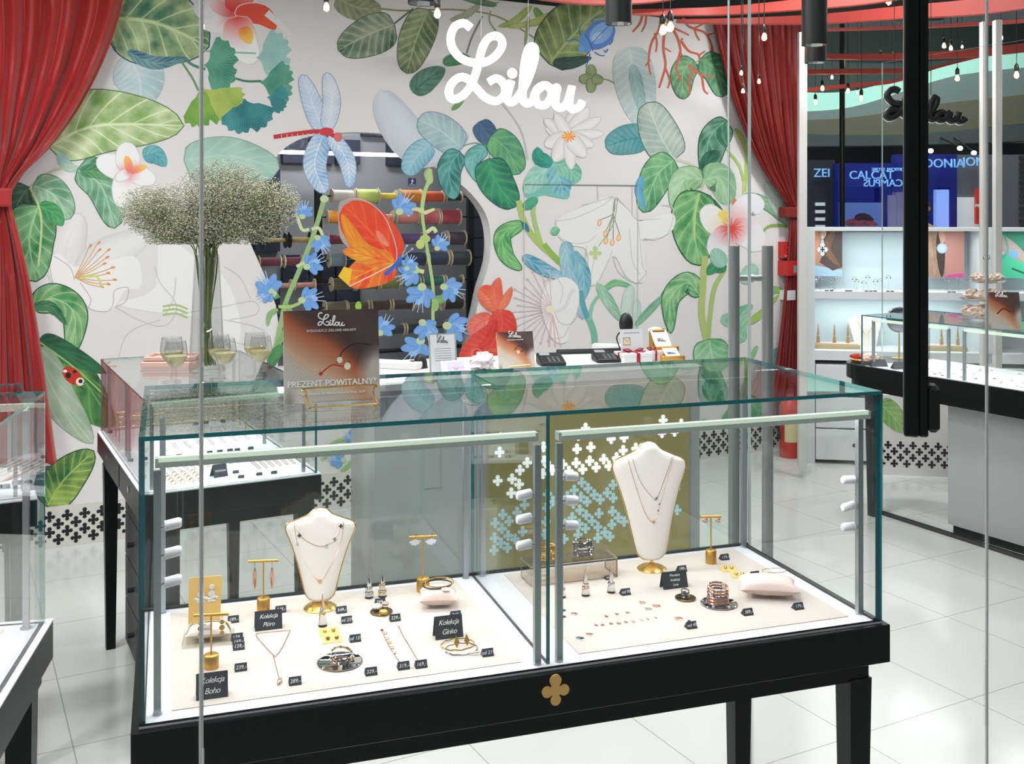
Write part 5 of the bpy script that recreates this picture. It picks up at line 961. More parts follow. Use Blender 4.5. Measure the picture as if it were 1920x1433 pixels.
# cushions
def cushion(x, y, w_, d_, h_, rz, m, label, lift=0.004):
    p = D(x, y); t = thing('cushion', label, 'cushion', p+Vector((0, 0, lift)), CA+rz)
    def f(sgn):
        def g_(u, v):
            a, b = 2*u-1, 2*v-1; pin = 1-.10*(1-a*a)*0-.09*(b*b)*0; ex = a*(1-.10*(1-b*b)); ey = b*(1-.10*(1-a*a)); z = max(0, (1-a*a))**.5*max(0, (1-b*b))**.5
            wr = .04*math.sin(a*9+b*4)*(1-z)*z*4; return (ex*w_/2, ey*d_/2, h_*.42+sgn*h_*(.5 if sgn > 0 else .4)*(z**.75+wr))
        return g_
    mb = MB(); mb.grid(f(1), 22, 22); k = len(mb.v); mb.grid(f(-1), 22, 22); o = obj('pillow', mb, m, t, smooth=True)
    for q in list(o.data.polygons)[22*22:]: q.flip()
    return t, p
cushion(391, 1199, .092, .062, .030, R(-6), LINEN, 'beige linen cushion with bracelets behind the front golden stand', .008)
mb = MB(); mb.box(-.052, .052, -.036, .036, 0, .007); t = obj('acrylic_block', mb, ACR); tag(t, 'clear acrylic block under the beige linen cushion', 'display block', D(391, 1201), CA-R(6))
cushion(822, 1136, .088, .07, .046, R(-14), PINKC, 'pink square cushion carrying a black cord bracelet')
cushion(1440, 1117, .135, .085, .05, R(-26), PINKC, 'large pale pink cushion at the right front of the case')
def bangle(x, y, z, r, ry, th, m, label, rz=0, tilt=0, cat='bracelet', name='bracelet', wave=0, extra=None, n=40):
    p = D(x, y); p.z += z; t = thing(name, label, cat, p, CA+rz); mb = MB()
    mb.tube([(r*math.cos(6.2832*i/n), ry*math.sin(6.2832*i/n), math.sin(6.2832*i/n)*math.tan(tilt)*ry+wave*math.sin(6.2832*i/n*9)) for i in range(n)], th, 6, closed=True); obj('band', mb, m, t, smooth=True)
    if extra: extra(t)
    return t
def coin_x(t): mb = MB(); mb.cyl((.002, -.030, .0), (.002, -.034, .008), .0085, n=16); obj('silver_disc', mb, CHR, t, smooth=True)
def loop_over(x, y, label, m, off, zc, w_, extra=None):
    p = D(x, y); t = thing('bracelet', label, 'bracelet', p, CA-R(6)); mb = MB(); mb.tube(catmull([(-w_, off+.006, .012), (-w_*.8, off-.004, zc-.008), (-w_*.4, off-.01, zc), (0, off-.012, zc+.002), (w_*.4, off-.01, zc), (w_*.8, off-.004, zc-.008), (w_, off+.006, .012)], 5), .0011, 6); obj('cord', mb, m, t, smooth=True)
    if extra: extra(t, off, zc)
def disc1(t, off, zc): mb = MB(); mb.cyl((-.002, off-.024, zc-.004), (-.002, off-.0265, zc-.005), .0085, n=18); obj('silver_disc', mb, CHR, t, smooth=True)
loop_over(391, 1199, 'black cord bracelet over the top of the beige linen cushion', BLKM, .016, .034, .044); loop_over(391, 1199, 'silver chain bracelet with round disc on the beige linen cushion', CHR, -.001, .040, .046, disc1); loop_over(391, 1199, 'fine gold bracelet at the middle of the beige linen cushion', GOLD, .008, .040, .045)
def flower_charm(t):
    mb = MB()
    for k in range(5): mb.ell((.012+.006*math.cos(k*1.257), -.031+.006*math.sin(k*1.257), -.002), .0052, .0052, .002, 10, 6)
    obj('white_flower', mb, PAPER, t, smooth=True)
bangle(820, 1134, .047, .034, .024, .0016, BLKM, 'black cord bracelet with white flower on the pink square cushion', 0, R(4), extra=flower_charm); bangle(824, 1133, .0505, .034, .024, .0014, GOLD, 'gold cord bracelet on top of the pink square cushion', R(8), R(6)); bangle(1452, 1110, .051, .030, .016, .0007, ROSE, 'hair thin rose bracelet lying on the large pale pink cushion', R(-10), 0)
# plates
def plate(x, y, r, label, m, rim=CHR): 
    p = D(x, y); t = thing('round_plate', label, 'plate', p); mb = MB(); mb.lathe([(r*.94, 0), (r, .0025), (r, .0035), (r*.97, .0042), (r*.95, .0034)], n=48); obj('dish', mb, m, t, smooth=True); return p
MIR = mat('mirror_plate', S(214, 214, 218), .03, metal=1)
p = plate(637, 1243, .0455, 'round mirror silver plate with knotted bracelets at the front', MIR)
for i, (r, z, tl, m, nm_) in enumerate(((.024, .008, 8, CHR, 'silver wire bracelet, lowest on the round silver plate'), (.022, .014, 24, GOLD, 'gold wire bracelet tilted on the round silver plate'), (.023, .019, 14, CHR, 'silver wire bracelet, uppermost on the round silver plate'))):
    bangle(641, 1242, z, r, r*.9, .0013, m, nm_, R(20*i), R(tl), wave=.0006)
def knot(t):
    mb = MB(); random.seed(9)
    for i in range(12): mb.tube([(random.uniform(-.014, .014), random.uniform(-.02, -.008), random.uniform(0, .010)) for _ in range(3)], .0013, 6)
    obj('knotted_wires', mb, CHR, t, smooth=True)
bangle(640, 1246, .007, .02, .015, .0012, ROSE, 'knotted rose and silver bracelet heaped on the round silver plate', 0, R(5), extra=knot)
DG_ = mat('dark_gold_mirror', S(150, 128, 84), .08, metal=1)
p = plate(715, 1149, .0255, 'small dark gold plate with a white and a golden ornament', DG_)
def blossom(x, y, z, r, m, label, cat='ring', n=6, seed=1):
    p = D(x, y); p.z += z; t = thing('blossom_ring', label, cat, p); random.seed(seed); mb = MB()
    for k in range(n): a = k*6.2832/n; mb.ell((r*.55*math.cos(a), r*.55*math.sin(a), r*.5), r*.5, r*.5, r*.42, 10, 6)
    mb.ell((0, 0, r*.6), r*.4, r*.4, r*.4, 10, 6); obj('petals', mb, m, t, smooth=True); mb = MB(); mb.tube([(r*.7*math.cos(a*.5236), 0, r*.3+r*.7*math.sin(a*.5236)-r*.3) for a in range(12)], .0008, 5, closed=True); obj('ring_band', mb, GOLD, t, smooth=True)
blossom(707, 1146, .005, .0115, mat('pearl_white', S(252,250,248), .25), 'large white blossom ring on the small dark gold plate', seed=2); blossom(722, 1143, .009, .009, ROSE, 'rose gold blossom ring at the back of the small dark gold plate', seed=3); blossom(719, 1155, .004, .010, GOLD, 'golden blossom ring at the front of the small dark gold plate', seed=4)
p = plate(1285, 1123, .0245, 'small mirrored gold plate beside the rose bangles', DG_)
for i in range(3): bangle(1285, 1123, .006+i*.006, .009, .009, .0016, CHR, 'silver ring, %s of three piled on the small gold plate' % ('lowest', 'middle', 'topmost')[i], 0, R(8*i), 'ring', 'finger_ring', n=20)
p = plate(1348, 1133, .0425, 'round mirror plate stacked with rose gold bangles', MIR)
for i in range(6): bangle(1346, 1134, .007+i*.0068, .0245-.0004*i, .0215, .0026, ROSE if i not in (3,) else CHR, 'wide %s bangle, number %s from the bottom of the rose stack' % ('rose gold' if i != 3 else 'silver', ('one', 'two', 'three', 'four', 'five', 'six')[i]), 0, R(-2+(i > 2)*12), wave=.0005)
# ring cones
def cone(x, yt, yb, label, rings, m=CONE):
    p = D(x, yb-4); s_ = p.y/F; h = (yb-4-yt)*s_; t = thing('ring_cone', label, 'ring cone', p); mb = MB(); mb.lathe([(.0098, 0), (.0098, .002), (.0008, h)], n=20); obj('cone', mb, m, t, smooth=True)
    for i, (f, mm, r_) in enumerate(rings):
        pr = p+Vector((0, 0, h*f)); q = thing('finger_ring', '%s ring %s on the %s' % ({'gold': 'gold', 'silver': 'silver', 'rose': 'rose gold'}[mm], ('lower', 'upper', 'top')[i], label), 'ring', pr, 0)
        M_ = {'gold': GOLD, 'silver': CHR, 'rose': ROSE}[mm]; rr = .0098*(1-f)+.0012; mb = MB(); mb.tube([(rr*math.cos(a*.393), rr*math.sin(a*.393), .0008*math.sin(a*1.2)) for a in range(16)], .0009, 6, closed=True); obj('band', mb, M_, q, smooth=True)
        mb = MB()
        for k in range(r_): mb.ell((-.005+k*.0046, -rr, .001*((k % 2)*2-1)), .003, .0026, .003, 8, 6)
        if r_: obj('setting', mb, M_, q, smooth=True)
cone(605, 1114, 1178, 'clear ring cone in front of the left bust', [(.42, 'gold', 3), (.5, 'silver', 3)]); cone(692, 1069, 1125, 'clear ring cone, left of the pair at the back', [(.18, 'silver', 3), (.36, 'silver', 2)]); cone(717, 1066, 1123, 'clear ring cone, right of the pair at the back', [(.2, 'gold', 3), (.45, 'gold', 3)]); cone(1098, 1065, 1121, 'clear ring cone beside the right front post', [(.3, 'rose', 2), (.42, 'rose', 1)]); cone(1146, 1061, 1115, 'clear ring cone in front of the smoky acrylic riser', [(.35, 'silver', 2)]); cone(1053, 1068, 1124, 'clear ring cone half hidden behind the right middle post', [(.3, 'rose', 1)])
# necklace busts
def bust(xc, yb_, ytop, wpx, label, neck):
    p = D(xc, yb_); s_ = p.y/F; h = (yb_-ytop)*s_; w_ = wpx*s_; t = thing('necklace_bust', label, 'necklace bust', p, CA*.4)
    mb = MB(); mb.lathe([(.0375, 0), (.0375, .002), (.03, .007), (.012, .013), (.004, .017), (.004, .03)], n=40); obj('base', mb, GOLD, t, smooth=True)
    # outline of the panel as (half width fraction, height fraction)
    OUT = [(.0, 0.075), (.20, .08), (.34, .11), (.43, .17), (.60, .40), (.80, .62), (.97, .76), (1.0, .815), (.93, .855), (.62, .895), (.34, .935), (.17, .985), (.0, 1.0)]
    C = catmull([(a, b, 0) for a, b in OUT], 5); n = len(C)
    def f(sg, off, gr):
        def g_(u, v):
            i = min(n-1, int(round(v*(n-1)))); a, b = C[i].x, C[i].y; x = (2*u-1); hw = a*w_/2+gr; z = b*h+(gr if v > .5 else -gr)
            dome = (1-x*x)**.5 if abs(x) < 1 else 0; lean = (b-.1)*.035
            return (x*hw, lean+off-sg*dome*min(.016, hw*.6), z)
        return g_
    mb = MB(); mb.grid(f(1, 0, 0), 16, n-1); k = len(mb.f); mb.grid(f(0, .004, 0), 16, n-1); o = obj('panel', mb, VELV, t, smooth=True)
    mb = MB(); pts = []
    L_ = [(C[i].x*w_/2+.0012, C[i].y*h, (C[i].y-.1)*.035+.003) for i in range(n)]
    loop = [(x, y+0, z) for x, z, y in L_]+[(-x, y, z) for x, z, y in L_[::-1][1:-1]]
    mb.tube(loop, .002, 6, closed=True); obj('gold_edge', mb, GOLD, t, smooth=True)
    mb = MB(); mb.tube([(0, .004, .02), (0, .006, h*.1)], .004, 8); obj('stem', mb, GOLD, t, smooth=True)
    surf = lambda x, z: (x, (z/h-.1)*.035-min(.016, .02)*max(0, 1-(x/(w_/2*max(.35, min(1, z/h*1.15))))**2)**.5-.0015, z)
    for nm_, pts_, m, charms in neck:
        q = thing('necklace', nm_, 'necklace', p, CA*.4); mb = MB(); mb.tube([surf(a*w_/2, b*h) for a, b in [(v.x, v.y) for v in catmull([(a, b, 0) for a, b in pts_], 6)]], .0006, 5); obj('chain', mb, m, q, smooth=True)
        for (a, b, r, cm) in charms:
            mb = MB(); c_ = surf(a*w_/2, b*h); mb.prism(clover(r, 5), lambda x, z: (c_[0]+x, c_[1]-.001, c_[2]+z), lambda x, z: (c_[0]+x, c_[1]-.0025, c_[2]+z)); obj('charm', mb, cm, q)
DKC = mat('dark_enamel_charm', S(70, 44, 50), .3); 
bust(600, 1140, 960, 128, 'cream necklace bust with gold edge in the left half of the case', [
 ('rose gold clover necklace, shorter one on the left bust', [(-.72,.87),(-.55,.74),(-.2,.66),(.1,.64),(.42,.70),(.62,.88)], ROSE, [(-.6,.75,.005,DKC),(.18,.64,.0045,CHR),(.42,.70,.005,CHR),(.60,.83,.005,DKC)]),
 ('fine rose gold pendant necklace, longer one on the left bust', [(-.76,.86),(-.62,.62),(-.3,.42),(0,.30),(.35,.46),(.6,.66),(.68,.87)], ROSE, [(0,.295,.005,GOLD),(-.66,.66,.004,CHR)])])
bust(1222, 1067, 833, 140, 'tall cream necklace bust with gold edge in the right half of the case', [
 ('fine silver necklace, shorter one on the tall right bust', [(-.5,.88),(-.3,.70),(.0,.58),(.13,.56),(.35,.70),(.6,.88)], CHR, [(.12,.565,.0045,CHR)]),
 ('fine rose gold chain with small charm, longer one on the tall right bust', [(-.62,.88),(-.5,.74),(-.2,.46),(.04,.385),(.2,.50),(.45,.72),(.66,.9)], ROSE, [(.03,.385,.0045,ROSE),(.16,.47,.003,CHR),(.2,.52,.003,CHR)])])
# small cards
def gcard(x, y, w_, d_, rz, label, studs, m):
    p = D(x, y); t = thing('earring_card', label, 'earring card', p, CA+rz); mb = MB(); mb.add([(-w_/2,-d_/2,0),(w_/2,-d_/2,0),(w_/2,d_/2,.006),(-w_/2,d_/2,.006),(-w_/2,-d_/2,.0012),(w_/2,-d_/2,.0012),(w_/2,d_/2,.0072),(-w_/2,d_/2,.0072)], [(3,2,1,0),(4,5,6,7),(0,1,5,4),(1,2,6,5),(2,3,7,6),(3,0,4,7)]); obj('card', mb, GCARD, t)
    for k, sx_ in enumerate(studs): mb = MB(); mb.ell((sx_*w_, 0, .007), .0046, .0046, .0035, 12, 8); obj('stud_earring', mb, m, t, smooth=True)
gcard(617, 1188, .042, .028, R(-4), 'golden card with two gold stud earrings, rear one of the left pair', (-.22, .22), GOLD); gcard(623, 1202, .042, .026, R(-4), 'golden card with two dark stud earrings, front one of the left pair', (-.22, .22), mat('bronze_stud', S(150,126,84), .2, metal=1)); gcard(1366, 1069, .040, .030, R(-20), 'golden card with silver earrings, rear one right of the far stand', (-.2, .2), CHR); gcard(1386, 1081, .040, .028, R(-20), 'golden card with silver earrings, front one near the pink cushion', (-.2, .2), CHR)
# lying chains
def chain(name, label, cat, pts, m, th=.0007, charms=(), o=None):
    W0 = D(*pts[0]); t = thing(name, label, cat, W0); q = [D(*a)-W0+Vector((0, 0, th+.0003)) for a in pts]; mb = MB(); mb.tube(catmull(q, 5), th, 5); obj('chain', mb, m, t, smooth=True)
    for (x, y, r, cm) in charms:
        c_ = D(x, y)-W0; mb = MB(); mb.ell((c_.x, c_.y, .0018), r, r*1.0, .0016, 10, 6); obj('charm', mb, cm, t, smooth=True)
t = chain('necklace', 'rose gold lariat necklace laid in a triangle with a long drop', 'necklace', [(544,1183),(500,1187),(480,1191),(492,1208),(511,1228),(518,1231),(530,1214),(544,1184)], ROSE, .0008); 
p = D(512, 1229); t = thing('lariat_drop', 'rose gold lariat drop with long oval pendant beside the triangle', 'pendant', p); mb = MB(); e = D(523, 1272)-p; mb.tube([(0, 0, .001), tuple(e+Vector((0, 0, .001)))], .0009, 6); obj('chain', mb, ROSE, t); mb = MB(); e = D(524, 1281)-p; mb.ell((e.x, e.y, .004), .0045, .013, .004, 12, 8); obj('oval_pendant', mb, ROSE, t, smooth=True)
chain('bracelet', 'rose gold bracelet of linked clover charms lying diagonally', 'bracelet', [(717,1184),(722,1198),(731,1215),(739,1228),(747,1240),(752,1248)], ROSE, .0008, [(716,1183,.0035,DKC),(722,1189,.0045,ROSE),(726,1199,.0045,ROSE),(731,1206,.004,GOLD),(735,1216,.0045,ROSE),(739,1225,.0045,ROSE)])
chain('bracelet', 'thin straight rose gold chain bracelet lying diagonally', 'bracelet', [(747,1175),(755,1192),(764,1207),(774,1224),(787,1246)], ROSE, .0009, [(747,1175,.003,ROSE),(763,1205,.002,ROSE)])
bangle(858, 1211, .003, .035, .026, .0012, GOLD, 'twisted gold bangle, rear one of the two crossed bangles', R(0), R(3), wave=.0008)
def mot(t):
    mb = MB()
    for k in range(4): mb.ell((.012+k*.005, -.030, .002), .0042, .003, .002, 8, 6)
    obj('silver_leaf', mb, CHR, t, smooth=True)
bangle(865, 1220, .003, .034, .026, .0012, CHR, 'twisted silver bangle, front one of the two crossed bangles', R(0), R(3), wave=.0008, extra=mot)
for x, y, nm_ in ((857,1216,'left'),(876,1212,'right')):
    p = D(x, y); t = thing('earring', 'golden kite shaped earring, %s one inside the crossed bangles' % nm_, 'earring', p, CA); mb = MB(); mb.prism([(0,.0),(.006,.011),(0,.024),(-.006,.011)], lambda a, b: (a, b*.2, b), lambda a, b: (a, b*.2+.0015, b)); obj('kite', mb, GOLDM, t)
# charms in the right half
for x, y, r, m, nm_ in ((1205,1131,.0075,ROSE,'gold round charm, left of the group of three'),(1231,1137,.0088,ROSE,'gold round charm, right of the group of three'),(1216,1143,.0078,CHR,'silver round charm, lowest of the group of three'),(1273,1161,.0095,ROSE,'large gold round charm near the small black bead'),(1077,1152,.0075,ROSE,'gold round charm right of the middle post'),(1106,1191,.008,ROSE,'gold round charm at the lower left of the right half'),(1088,1198,.009,CHR,'silver round charm at the lower left of the right half'),(1055,1145,.0075,DKC,'dark oval stud, rear one behind the middle post'),(1057,1157,.0055,BLKM,'black bead, front one behind the middle post'),(1292,1165,.0036,BLKM,'small black bead between the gold charm and its tag')):
    p = D(x, y); t = thing('round_charm', nm_, 'charm', p, CA+R(20)); mb = MB(); mb.lathe([(r, 0), (r, .0012), (r*.85, .0016)], n=20); obj('disc', mb, m, t, smooth=True)
    if r > .007: mb = MB(); mb.tube([(.002*math.cos(a), r+.002+.002*math.sin(a), .001) for a in (0, 1.05, 2.1, 3.14, 4.2, 5.24)], .0005, 5, closed=True); obj('loop', mb, m, t, smooth=True)
ys = [(1118,1174),(1130,1173),(1146,1171),(1160,1170),(1174,1168),(1188,1167),(1203,1164),(1215,1162),(1230,1160),(1137,1157),(1157,1153),(1177,1150)]
LT = ['silver key charm', 'gold heart charm', 'silver star charm', 'gold leaf charm', 'silver ring charm', 'gold letter charm', 'silver hand charm', 'silver cross charm', 'rose arrow charm', 'gold bow charm', 'silver dove charm', 'rose feather charm']
for i, (x, y) in enumerate(ys):
    p = D(x, y); front = i < 9; m = (CHR if i % 2 == 0 else ROSE)
    nm_ = 'tiny %s charm, %s in the %s row of charms' % ('silver' if i % 2 == 0 else 'rose gold', (('first', 'second', 'third', 'fourth', 'fifth', 'sixth', 'seventh', 'eighth', 'ninth')[i] if front else ('first', 'second', 'third')[i-9])+' from the left', 'front' if front else 'rear')
    t = thing('tiny_charm', nm_, 'charm', p, CA, 'tiny charms in rows'); mb = MB(); a = i*.7
    mb.prism([(q[0]*.0042*(1+.3*math.sin(a)), q[1]*.0052) for q in ([(1, 0), (.4, .4), (0, 1), (-.5, .4), (-1, 0), (0, -.9)] if i % 3 else [(.9, .5), (.3, .2), (.2, 1), (-.6, .8), (-.8, -.5), (.3, -1), (.8, -.6)])], lambda x_, y_: (x_, y_, 0), lambda x_, y_: (x_, y_, .0016)); obj('pendant', mb, m, t); mb = MB(); mb.tube([(.0018*math.cos(b), .007+.0018*math.sin(b), .001) for b in (0, 1.05, 2.1, 3.14, 4.2, 5.24)], .0004, 5, closed=True); obj('loop', mb, m, t)
# acrylic riser with spiral bracelets
a, b = loc(D(995, 1101)), loc(D(1153, 1078)); t = thing('acrylic_riser', 'smoky clear acrylic riser carrying two coiled bracelets', 'riser', CO_+CUx*a[0]+CVx*a[1]+Vector((0, 0, ZT+.0015)), CA)
wr = b[0]-a[0]; hr = .046; SMK = glassmat('smoky_acrylic', (.88, .84, .80), .06); mb = MB(); mb.pane(0, wr, 0, .003, 0, hr); mb.pane(0, .003, .003, .075, 0, hr); mb.pane(wr-.003, wr, .003, .075, 0, hr); mb.pane(0, wr, 0, .078, hr, hr+.003); obj('riser_body', mb, [SMK, mat('acrylic_edge', S(190,172,150), .3)], t)
rp0 = t.location.copy()
for (fx, m, nm_) in ((.22, GOLD, 'coiled gold bracelet on the left of the acrylic riser'), (.66, CHR, 'coiled silver bracelet on the right of the acrylic riser')):
    p = rp0+CUx*(wr*fx)+CVx*.036+Vector((0, 0, hr+.006)); q = thing('coiled_bracelet', nm_, 'bracelet', p, CA); mb = MB(); n = 150
    mb.tube([(.026*math.cos(i*.25), .024*math.sin(i*.25), i*.00024+.0006*math.sin(i*1.7)) for i in range(n)], [.0022+.0008*math.sin(i*1.3) for i in range(n)], 6); obj('coil', mb, m, q, smooth=True)
# ================= jewellery laid out on the left display table =================
def D2_(x, y): return G(x, y, ZT+.0005)
def chains_on(lst, group, label, fn, dx, dy, m, cat='necklace', th=.0008):
    for (x, y) in lst:
        a, b = fn(x, y), fn(x+dx, y+dy); t = thing('chain_necklace', label, cat, a, 0, group); d = b-a; n_ = Vector((-d.y, d.x, 0)).normalized()*.008
        mb = MB(); mb.tube(catmull([Vector((0, 0, .001)), d*.5+Vector((0, 0, .001)), d*.94+Vector((0, 0, .001)), d+n_*.5+Vector((0, 0, .001)), d*.94+n_+Vector((0, 0, .001)), d*.5+n_+Vector((0, 0, .001)), n_+Vector((0, 0, .001))], 3), th, 4); obj('chain', mb, m, t)
chains_on([(302+i*13.5, 866-i*1.9) for i in range(11)], 'fine chains in the left half of the display table', 'fine pale rose chain laid straight on the white display table', D2_, 22, 20, ROSE)
chains_on([(452+i*13, 850-i*2.0) for i in range(10)], 'chains in the right half of the display table', 'rose gold chain laid in a long row behind the small black tags', D2_, 34, 30, ROSE, th=.0012)
chains_on([(300+i*22, 834-i*3.0) for i in range(11)], 'chains along the back of the display table', 'pale chain lying near the back of the display table', D2_, 10, 12, ROSE)
def mini_tag(lst, fn, group, label, w_=.020, rz=WA):
    for (x, y) in lst:
        t = thing('price_tag', label, 'price tag', fn(x, y), rz, group); mb = MB(); mb.add([(-w_/2,0,0),(w_/2,0,0),(w_/2,.006,w_*.5),(-w_/2,.006,w_*.5),(w_/2,.014,0),(-w_/2,.014,0)], [(0,1,2,3),(3,2,4,5),(0,3,5),(1,4,2),(0,5,4,1)]); obj('card', mb, TAG, t)
mini_tag([(311,860),(336,857),(394,851),(413,849),(432,847),(446,846),(471,843)], D2_, 'tags along the chain row', 'tiny black tag in the row above the chains on the display table')
mini_tag([(443,888),(453,897),(487,892),(515,889)], D2_, 'tags at the front right of the display table', 'tiny black tag at the front right of the left display table')
mini_tag([(368,797),(387,795),(419,792)], D2_, 'tags at the back of the display table', 'tiny black tag at the back of the left display table')
mini_tag([(206,813),(245,866),(274,848)], D2_, 'tags along the left side of the display table', 'tiny black tag along the left side of the left display table')
p = D2_(402, 897); t = thing('name_sign', 'small black folded card sign in the middle of the left display table', 'sign', p, R(40)); mb = MB(); mb.add([(0,0,0),(.05,0,0),(.05,.016,.042),(0,.016,.042),(.05,.04,0),(0,.04,0),(.05,.002,0),(0,.002,0),(.05,.038,0),(0,.038,0)], [(0,1,2,3),(3,2,4,5),(0,3,7),(1,6,2),(0,7,6,1),(5,4,8,9),(3,5,9),(2,8,4)]); obj('card', mb, TAG, t)
M = Matrix(((1,0,0,.025),(0,.36,-.93,.0075),(0,.93,.36,.021),(0,0,0,1))); text_mesh('handwritten_word', 'Kolekcja', .011, CHALK, t, M, .3, ext=.0001)
k_ = 0
for r_ in range(4):
    for c_ in range(4):
        x, y = 310+c_*17+r_*5.0, 895-c_*2.2+r_*4.7
        t = thing('gold_ring', 'small gold ring in the square block at the front of the display table', 'ring', D2_(x, y)+Vector((0, 0, .006)), WA, 'rings in a square block'); mb = MB(); mb.tube([(.008*math.cos(a*.524), 0, .008*math.sin(a*.524)-.0) for a in range(12)], .0014, 5, closed=True); obj('band', mb, GOLD, t, smooth=True)
# gold wire rack inside left case
t = thing('wire_rack', 'gold wire rack standing at the back left inside the display table case', 'rack', T2O+WU*.05+WN*.86+Vector((0, 0, ZT)), WA); mb = MB()
for y in (0, .1):
    mb.tube([(0, y, .001), (0, y, .10), (.5, y, .10), (.5, y, .001)], .002, 6); mb.tube([(0, y, .06), (.5, y, .06)], .0015, 6)
mb.tube([(0, 0, .1), (0, .1, .1)], .002, 6); mb.tube([(.5, 0, .1), (.5, .1, .1)], .002, 6); obj('wire_frame', mb, GOLD, t, smooth=True)
# ================= left foreground showcase =================
T4C = Vector((-1.026, 2.368, 0)); A4 = R(11.4)  # right rear corner of its table
U4 = Vector((math.cos(A4), math.sin(A4), 0)); V4 = Vector((-math.sin(A4), math.cos(A4), 0)); W4, D4 = .9, .62
O4 = T4C-U4*W4-V4*D4
t4 = thing('jewellery_showcase', 'glass jewellery showcase on dark table cut off at the left edge', 'showcase', O4, A4)
case_base(t4, W4, D4, o=0, legs=((W4-.05, .05), (W4-.05, D4-.07)), panels=[(.05, W4-.09, .05, D4-.05)])
mb = MB(); i_ = .014; mb.pane(i_, W4-i_, i_, i_+g, ZT, ZG-.008); obj('front_glass', mb, [GL, EDGE], t4); mb = MB(); mb.pane(i_, W4-i_, D4-i_-g, D4-i_, ZT, ZG-.008); obj('back_glass', mb, [GL, EDGE], t4)
mb = MB(); mb.pane(W4-i_-g, W4-i_, i_+g, D4-i_-g, ZT, ZG-.008); obj('side_glass', mb, [GL, EDGE], t4); mb = MB(); mb.pane(i_, W4-i_, i_, D4-i_, ZG-.008, ZG); obj('top_glass', mb, [GL, EDGE], t4)
for x, y in ((W4-.045, D4-.05), (W4-.045, .06)): mb = MB(); mb.lathe([(.012, 0), (.012, .003), (.008, .004)], (x, y, ZT)); mb.box(x-.0065, x+.0065, y-.0065, y+.0065, ZT+.003, ZG-.03); obj('post', mb, SIL, t4)
mb = MB(); mb.box(.02, W4-.04, D4-.06, D4-.045, ZG-.035, ZG-.02); obj('light_bar', mb, LEDM, t4); area('case_light', O4+U4*(W4*.6)+V4*(D4*.6)+Vector((0, 0, ZG-.05)), .5, 5.0, size_y=.02, rot=(0, 0, A4))
# second dark table farther left inside glimpsed through the left case
T5 = G(70, 935, ZT); T5.z = 0; t5 = thing('jewellery_table', 'further display table with low glass case seen through the left edge showcase', 'display table', T5-WU*.9, WA)
case_base(t5, .9, .5, o=0, legs=((.85, .05), (.85, .45)))
mb = MB(); g_ = .006; mb.pane(.03, .88, .03, .03+g_, ZT, 1.19); obj('front_glass', mb, [GL, EDGE], t5); mb = MB(); mb.pane(.88-g_, .88, .036, .47, ZT, 1.19); obj('side_glass', mb, [GL, EDGE], t5); mb = MB(); mb.pane(.03, .88, .03, .47, 1.19, 1.196); obj('top_glass', mb, [GL, EDGE], t5)
for x, y in ((.84, .06), (.84, .43), (.5, .43)): mb = MB(); mb.box(x-.006, x+.006, y-.006, y+.006, ZT, 1.17); obj('post', mb, SIL, t5)
area('case_light', T5-WU*.4+WN*.25+Vector((0, 0, 1.16)), .5, 2.2, size_y=.02, rot=(0, 0, WA))
chains_on([(4+i*9, 905-i*2.2) for i in range(6)], 'chains on the far left table', 'rose gold chain lying on the table seen through the left edge showcase', D2_, 26, -13, ROSE, th=.0013)
mini_tag([(10,917),(32,910),(55,880),(84,883)], D2_, 'tags on the far left table', 'black tag lying on the table seen through the left edge showcase', .03)
p = D2_(66, 919); t = thing('name_sign', 'black folded sign on the table seen through the left edge showcase', 'sign', p, R(30)); mb = MB(); mb.add([(-.04,0,0),(.03,0,0),(.03,.02,.045),(-.04,.02,.045),(.03,.05,0),(-.04,.05,0)], [(0,1,2,3),(3,2,4,5),(0,3,5),(1,4,2),(0,5,4,1)]); obj('card', mb, TAG, t)
# ================= right display table T3 =================
A3 = math.atan2(5.388-6.337, 2.603-2.059); U3 = Vector((math.cos(A3), math.sin(A3), 0)); V3 = Vector((-math.sin(A3), math.cos(A3), 0)); O3 = Vector((2.059, 6.337, 0))-U3*.0
t3 = thing('jewellery_table', 'long black display table with rounded end and glass case at the right', 'display table', O3, A3)
L3, D3 = 2.2, .62
def rnd(o=0):  # outline with rounded end on the left
    q = [(L3, -o), (L3, D3+o)]; n = 14
    for i in range(n+1): a = R(90+180*i/n); q.append((.0+(.22+o)*math.cos(a), D3/2+(D3/2+o)*math.sin(a)))
    return q
mb = MB(); mb.prism(rnd(0), lambda a, b: (a, b, ZT-.088), lambda a, b: (a, b, ZT-.002)); obj('table_band', mb, BLK, t3)
mb = MB(); mb.prism(rnd(-.03), lambda a, b: (a, b, ZT-.15), lambda a, b: (a, b, ZT-.088)); obj('apron', mb, BLK, t3)
mb = MB(); mb.box(.06, L3, .012, D3-.012, ZT-.002, ZT+.001); obj('deck', mb, WHT, t3)
for x in (.08, 1.12): mb = MB(); mb.frustum((x, .06, 0), (x, .06, ZT-.14), .024, .036); obj('leg', mb, BLK, t3)
Z3 = 1.195; g_ = .006
mb = MB(); mb.pane(.04, L3, .0, g_, ZT, Z3-g_); obj('front_glass', mb, [GL, EDGE], t3); mb = MB(); mb.pane(.04, .046, g_, D3-.02, ZT, Z3-g_); obj('side_glass', mb, [GL, EDGE], t3); mb = MB(); mb.pane(.04, L3, D3-.02, D3-.014, ZT, Z3-g_); obj('back_glass', mb, [GL, EDGE], t3); mb = MB(); mb.pane(.04, L3, 0, D3-.014, Z3-g_, Z3); obj('top_glass', mb, [GL, EDGE], t3)
